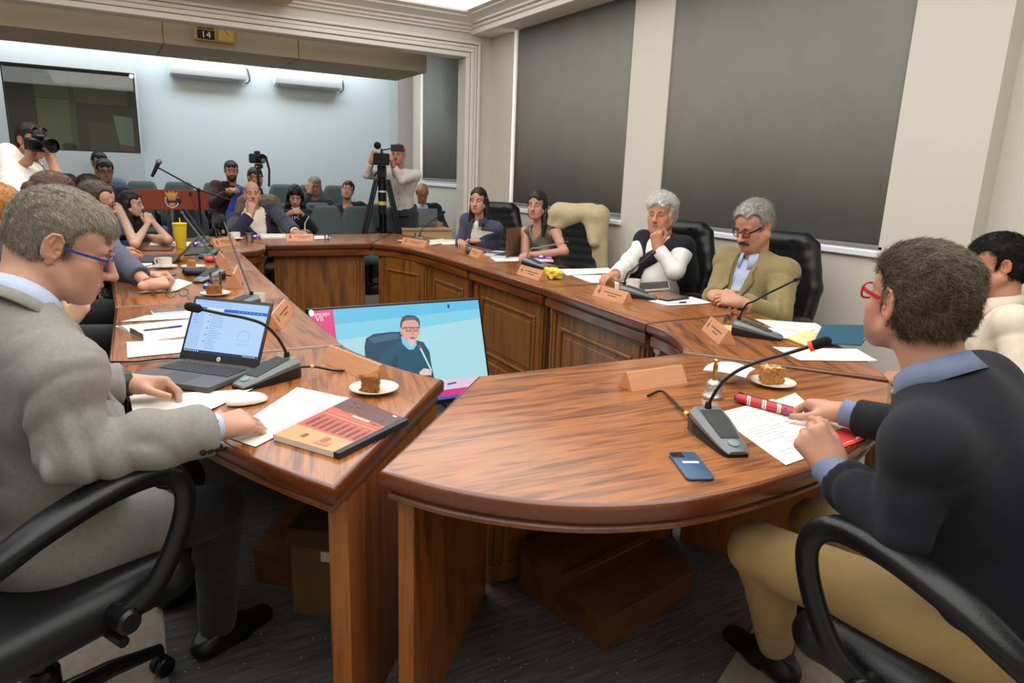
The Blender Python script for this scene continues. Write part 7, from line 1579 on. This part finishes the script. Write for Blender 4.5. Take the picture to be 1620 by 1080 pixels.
# ================================================================= the public gallery
b = MB(); b.box(.46, 8.92, 0, 3.75, 9.995, RZ-.001); struct(b, 'floor_riser', mat('floor_carpet_light'))
UPH = mat('upholstery_grey', '#4a5452', rough=.9, bump=.4, bscale=500, sheen=.1)
def gchair(label, x, y, z=0, rz=PI, proto=[None]):
    g = 'grey upholstered gallery chairs'
    if proto[0]: return dup(proto[0], (x, y, z), rz, label, g)
    r = thing('gallery_chair', label, 'chair', (x, y, z), rz, g); proto[0] = r
    F = Field((-.3, -.42, .35), (.3, -.1, 1.06), .010)
    for i in range(7): t = i/6; zz = .50+.44*t; hw = .168-.07*max(0, t-.55)/.45; F.cap((-hw, -.23-.08*t, zz), (hw, -.23-.08*t, zz), .050, k=.06)
    V, Q_ = F.mesh(); np_mesh('backrest', V, Q_, UPH, r)
    F = Field((-.3, -.3, .34), (.3, .3, .54), .010); F.box((0, .0, .40), (.23, .24, .05), .045, .02); V, Q_ = F.mesh(); np_mesh('seat', V, Q_, UPH, r)
    for q in (-1, 1):
        m = MB(); m.tube(spline([(q*.27, -.20, .40), (q*.28, -.20, .60), (q*.28, -.10, .66), (q*.28, .12, .65), (q*.275, .18, .58), (q*.27, .16, .40)], 6), .022, 10, flat=(1.3, .8), up=(q, 0, 0)); m.build('armrest', BLACKP, r)
    m = MB(); m.lathe([(.04, .06), (.03, .40)], 12); m.lathe([(.22, .0), (.22, .02), (.06, .06)], 20); m.build('pedestal', BLACKP, r); return r
for lab, px, py, Y, z in (
    ('empty grey gallery chair of the last row, behind the woman in royal blue', 224, 288, 9.62, RZ), ('empty grey gallery chair of the last row, behind the red lectern board', 283, 290, 9.62, RZ),
    ('grey gallery chair under the bearded man in maroon', 343, 284, 9.62, RZ), ('empty grey gallery chair of the last row, right of the tripod camera', 447, 285, 9.62, RZ), ('grey gallery chair under the man resting his face on his hand', 492, 288, 9.62, RZ),
    ('empty grey gallery chair of the last row, left of the television cameraman', 532, 287, 9.62, RZ),
    ('grey gallery chair under the person in the bright blue jacket', 405, 320, 8.92, 0), ('empty grey gallery chair of the middle row, beside the woman in black', 503, 316, 8.85, 0), ('grey gallery chair under the woman in the black low-necked top', 556, 312, 9.0, 0), ('empty grey gallery chair of the middle row, behind the tripod of the video camera', 590, 316, 8.80, 0),
    ('grey gallery chair under the woman with the phone', 462, 332, 8.66, 0), ('empty grey gallery chair of the front row, beside the woman with the phone', 517, 327, 8.16, 0), ('empty grey gallery chair of the front row, beside the video tripod', 566, 329, 8.16, 0),
    ('empty grey gallery chair of the front row, behind the red lectern', 296, 330, 8.9, 0), ('grey gallery chair under the person in the dark cap', 166, 300, 9.12, 0)):
    gchair(lab, float(PY(px, py, Y)[0]), Y-.27, z)
# lectern board with a town crest
c = PY(272, 316, 8.35); r = thing('lectern', 'lectern with a red-brown board bearing a crest, behind the yellow tumbler', 'lectern', (c[0], c[1], 0), -.06); zc = float(c[2])
m = MB(); m.box(-.36, -.012, zc-.105, .36, .012, zc+.105, .004); m.build('board', mat('red_board', '#8a3a1c', rough=.4), r)
m = MB()
def crest(pts, c, k): m.col = H2(c); m.ext([(x*.085, zc+y*.085) for x, y in pts], -.0125-.0012*k, -.012, 'Y')
sh_ = [(-.75, .35), (.75, .35), (.78, -.25), (.55, -.75), (0, -1.05), (-.55, -.75), (-.78, -.25)]
crest(sh_, '#d9d4cc', 1); crest([(x*.86, y*.86) for x, y in sh_], '#2a2a4a', 2); crest([(-.45, .5), (.45, .5), (.45, -.2), (.3, -.62), (0, -.8), (-.3, -.62), (-.45, -.2)], '#d98a3c', 3)
crest([(-.6, .5), (-.75, 1.05), (-.4, .8), (-.2, 1.15), (0, .82), (.2, 1.15), (.4, .8), (.75, 1.05), (.6, .5)], '#d9a24a', 3); crest([(-.55, -.1), (.55, -.1), (.5, -.35), (-.5, -.35)], '#23233a', 4)
for k in range(4): crest([(-.42+.24*k, -.08), (-.30+.24*k, -.08), (-.30+.24*k, .06), (-.42+.24*k, .06)], '#23233a', 4)
m.build('crest', VC, r, smooth=0)
m = MB(); m.tube([(0, .03, zc-.1), (0, .03, .03)], .025, 12); m.build('post', mat('chrome', '#b4b4b4', rough=.2, metal=1), r); m = MB(); m.lathe([(.2, 0), (.2, .015), (.04, .03)], 24); m.build('foot_plate', BLACKP, r); m = MB(); m.box(-.3, .0, zc+.07, .3, .28, zc+.085, .004); m.build('reading_shelf', MAT['red_board'], r)
# microphone on a boom stand
pv = PY(314, 300, 8.15); t_ = PY(250, 265, 8.05); e_ = PY(366, 317, 8.2); r = thing('microphone_stand', 'black boom stand in front of the gallery wall beside the lectern', 'stand', (pv[0], pv[1], 0)); o = A(pv[0], pv[1], 0)
m = MB(); m.tube([(0, 0, .05), (0, 0, float(pv[2]))], .011, 10); m.build('pole', BLACKP, r); m = MB(); m.tube([tuple(e_-o), tuple(pv-o), tuple(t_-o)], .008, 8); m.build('boom', BLACKP, r); m = MB(); m.sphere(tuple(pv-o), .022, 10); m.build('clutch', BLACKP, r)
for k in range(3): a = 2*PI*k/3+.5; m = MB(); m.tube([(0, 0, .12), (.28*math.cos(a), .28*math.sin(a), .012)], .009, 8); m.build('leg', BLACKP, r)
h0 = PY(243, 274, 8.05); h1 = PY(250, 259, 8.05); r = thing('handheld_microphone', 'black handheld microphone clipped to the boom stand', 'microphone', tuple(t_)); d = nrm(h1-h0); a_ = h0-t_; b_ = h1-t_
m = MB(); m.tube([tuple(a_-d*.04), tuple(a_), tuple(b_)], [.014, .017, .022], 12); m.build('handle', BLACKP, r); m = MB(); m.sphere(tuple(b_+d*.022), .03, 12); m.build('grille', mat('mic_grille', '#8a8c8e', rough=.4, metal=.6), r)
# still camera on a tripod behind the bald man
c = PY(407, 250, 8.1); r = thing('tripod_camera', 'black still camera on a tripod behind the bald man', 'camera', (c[0], c[1], 0)); z = float(c[2]); m = MB(); m.box(-.085, -.04, z-.055, .075, .04, z+.045, .012); m.box(-.03, -.03, z+.04, .03, .03, z+.075, .01); m.build('camera_body', BLACKP, r)
m = MB(); m.T = Matrix.Translation((.03, -.04, z)) @ Matrix.Rotation(PI/2, 4, 'X'); m.lathe([(.045, 0), (.048, .06), (.044, .10), (.036, .10), (0, .085)], 20, cap=False); m.build('lens', mat('lens_black', '#0a0a0c', rough=.15), r)
m = MB(); m.box(-.03, -.04, z-.11, .05, .04, z-.058, .01); m.tube([(.02, .03, z-.08), (.10, .30, z-.2)], .009, 8); m.build('tripod_head', BLACKP, r); m = MB(); m.sphere((-.02, -.045, z-.09), .008, 8); m.build('tally_light', mat('tally', '#d83a3a', emit=2), r)
m = MB(); m.tube([(.09, 0, z+.02), (.12, .0, z-.12), (.11, 0, z-.3)], .012, 8); m.build('side_bracket', BLACKP, r); m = MB(); m.tube([(0, 0, z-.1), (0, 0, .75)], .016, 10); m.build('centre_column', BLACKP, r)
for k in range(3): a = 2*PI*k/3+.2; m = MB(); m.tube([(.02*math.cos(a), .02*math.sin(a), z-.32), (.18*math.cos(a), .18*math.sin(a), .6), (.30*math.cos(a), .30*math.sin(a), .0)], [.014, .012, .010], 8); m.build('leg', BLACKP, r)
# video camera on a tripod
c = PY(604, 252, 7.62); z = float(c[2]); d = nrm(A(-.35, -.94, 0)); a = rz_of(d); r = thing('video_camera', 'black video camera on a heavy tripod in front of the cameraman', 'camera', (c[0], c[1], 0), a)
m = MB(); m.box(-.07, -.16, z-.06, .07, .14, z+.055, .015); m.build('camera_body', BLACKP, r); m = MB(); m.T = Matrix.Translation((0, .14, z)) @ Matrix.Rotation(-PI/2, 4, 'X'); m.lathe([(.05, 0), (.055, .06), (.055, .12), (0, .11)], 20, cap=False); m.T = Matrix.Identity(4); m.box(-.085, .25, z-.065, .085, .36, z+.06, .012); m.build('lens_hood', MAT['lens_black'], r)
m = MB(); m.tube([(0, .12, z+.055), (0, .10, z+.10), (0, -.1, z+.10), (0, -.12, z+.055)], .014, 8); m.build('top_handle', BLACKP, r); m = MB(); m.tube([(.045, .02, z+.145), (.045, .16, z+.145)], [.04, .036], 14); m.sphere((.045, .16, z+.145), .036, 12); m.build('shotgun_microphone', FOAM, r)
m = MB(); m.box(-.24, -.03, z+.09, -.10, .0, z+.165, .006); m.tube([(-.1, -.01, z+.12), (0, -.01, z+.10)], .008, 6); m.build('viewfinder_screen', BLACKP, r); m = MB(); m.box(-.05, -.07, z-.20, .05, .07, z-.065, .012); m.tube([(.05, -.03, z-.14), (.12, -.35, z-.22)], .010, 8); m.build('fluid_head', BLACKP, r)
m = MB(); m.tube([(0, 0, z-.2), (0, 0, z-.60)], .046, 14); m.build('bowl_column', BLACKP, r); m = MB(); m.tube([(0, 0, z-.50), (0, 0, z-.46)], .049, 14); m.build('yellow_band', mat('yellow_band', '#c9c02a', rough=.5), r); m = MB(); m.tube([(0, 0, z-.36), (0, 0, z-.34)], .048, 14); m.build('white_band', mat('cord_white'), r)
for k in range(3):
    an = 2*PI*k/3+.5; m = MB()
    for s_ in (-1, 1): ox, oy = -math.sin(an)*.025*s_, math.cos(an)*.025*s_; m.tube([(.07*math.cos(an)+ox, .07*math.sin(an)+oy, z-.22), (.22*math.cos(an)+ox, .22*math.sin(an)+oy, .75), (.38*math.cos(an), .38*math.sin(an), .0)], [.019, .021, .021], 8)
    m.build('leg', BLACKP, r)
m = MB(); m.tube([(.22*math.cos(2*PI*k/3+.5), .22*math.sin(2*PI*k/3+.5), .72) for k in range(3)], .009, 6, closed=True); m.build('spreader', BLACKP, r)
# camera held by the press photographer
M_ = Matrix.Translation(pc) @ basis(y=pd, z=(0, 0, 1)).to_4x4(); r = thing('handheld_camera', 'black camera with a large lens held up by the photographer', 'camera', M=M_)
m = MB(); m.box(-.075, -.10, -.05, .075, -.02, .04, .012); m.box(-.03, -.09, .035, .03, -.02, .065, .01); m.build('camera_body', BLACKP, r); m = MB(); m.T = Matrix.Translation((0, -.02, 0)) @ Matrix.Rotation(-PI/2, 4, 'X'); m.lathe([(.035, 0), (.038, .05), (.046, .09), (.046, .12), (.041, .12), (.036, .105), (0, .10)], 24, cap=False); m.build('lens', MAT['lens_black'], r)
# small wooden desk with a laptop
r = thing('desk', 'small pale wooden desk carrying a laptop in the gallery corner', 'desk', (3.33, 7.98, 0), -.12); DW = wood('desk_wood', '#b08a5a', '#d4b384', rough=.5, coat=.05, axis='X', amount=.5)
m = MB(); m.box(-.33, -.22, .73, .33, .26, .755, .003); m.build('desk_top', DW, r); m = MB(); m.box(-.32, -.20, .05, .32, -.18, .73); m.build('front_panel', DW, r)
for q in (-1, 1): m = MB(); m.box(q*.32-.012, -.21, 0, q*.32+.012, .25, .73); m.build('side_panel', DW, r)
a_ = A(3.52, 7.92); b_ = A(3.22, 7.95); laptop('grey laptop seen from behind on the small gallery desk', a_, b_, (640, 326), depth=.2, screen_h=.21, show=False, lid='#6d6c6c', body='#8a8a8a', z=.756)
r, o, out = slab('smartphone', 'phone in the hands of the bearded man in maroon', 'phone', [A(1.22, 9.02), A(1.30, 9.02), A(1.30, 9.035), A(1.22, 9.035)], .13, '#17181b', VCG, z=float(PY(368, 304, 9.02)[2]))
p = PY(467, 332, 7.95); r, o, out = slab('smartphone', 'dark phone in the hands of the woman with sunglasses on her head', 'phone', [A(p[0]-.035, 7.99), A(p[0]+.035, 7.99), A(p[0]+.035, 8.005), A(p[0]-.035, 8.005)], .09, '#17181b', VCG, z=float(p[2])-.07)
# ================================================================= light, camera, colour
def area(name, loc, rot, sx, sy, w, col=(1, 1, 1)):
    l = bpy.data.lights.new(name, 'AREA'); l.shape = 'RECTANGLE'; l.size = sx; l.size_y = sy; l.energy = w; l.color = col
    o = bpy.data.objects.new(name, l); COL.objects.link(o); o.location = loc; o.rotation_euler = rot; return o
area('ceiling_lamp_near', (.9, .8, 3.12), (0, 0, 0), 3.4, 3.0, 40, (1, .90, .78))
area('ceiling_lamp_middle', (1.0, 4.6, 3.12), (0, 0, 0), 3.6, 3.6, 45, (1, .92, .82))
area('gallery_lamp', (.9, 9.45, 3.1), (0, 0, 0), 5.0, .5, 85, (.84, .94, 1))
area('gallery_lamp_front', (.6, 7.85, 3.2), (0, 0, 0), 5.0, .25, 12, (.85, .92, 1))
w = bpy.data.worlds.new('world'); SC.world = w; w.use_nodes = True
w.node_tree.nodes['Background'].inputs[0].default_value = (.9, .95, 1, 1); w.node_tree.nodes['Background'].inputs[1].default_value = .3
cam = bpy.data.cameras.new('camera'); cam.sensor_width = 36; cam.lens = FPX/1620*36; cam.clip_start = .05
co = bpy.data.objects.new('camera', cam); COL.objects.link(co)
co.matrix_world = Matrix(((CR[0], -CD[0], -CF[0], 0), (CR[1], -CD[1], -CF[1], 0), (CR[2], -CD[2], -CF[2], CAMH), (0, 0, 0, 1)))
SC.camera = co
vs = SC.view_settings; vs.view_transform = 'Standard'; vs.look = 'None'; vs.gamma = 1; vs.use_curve_mapping = False; vs.exposure = 0
SC.cycles.max_bounces = 6; SC.cycles.use_denoising = True; SC.cycles.sample_clamp_indirect = 4
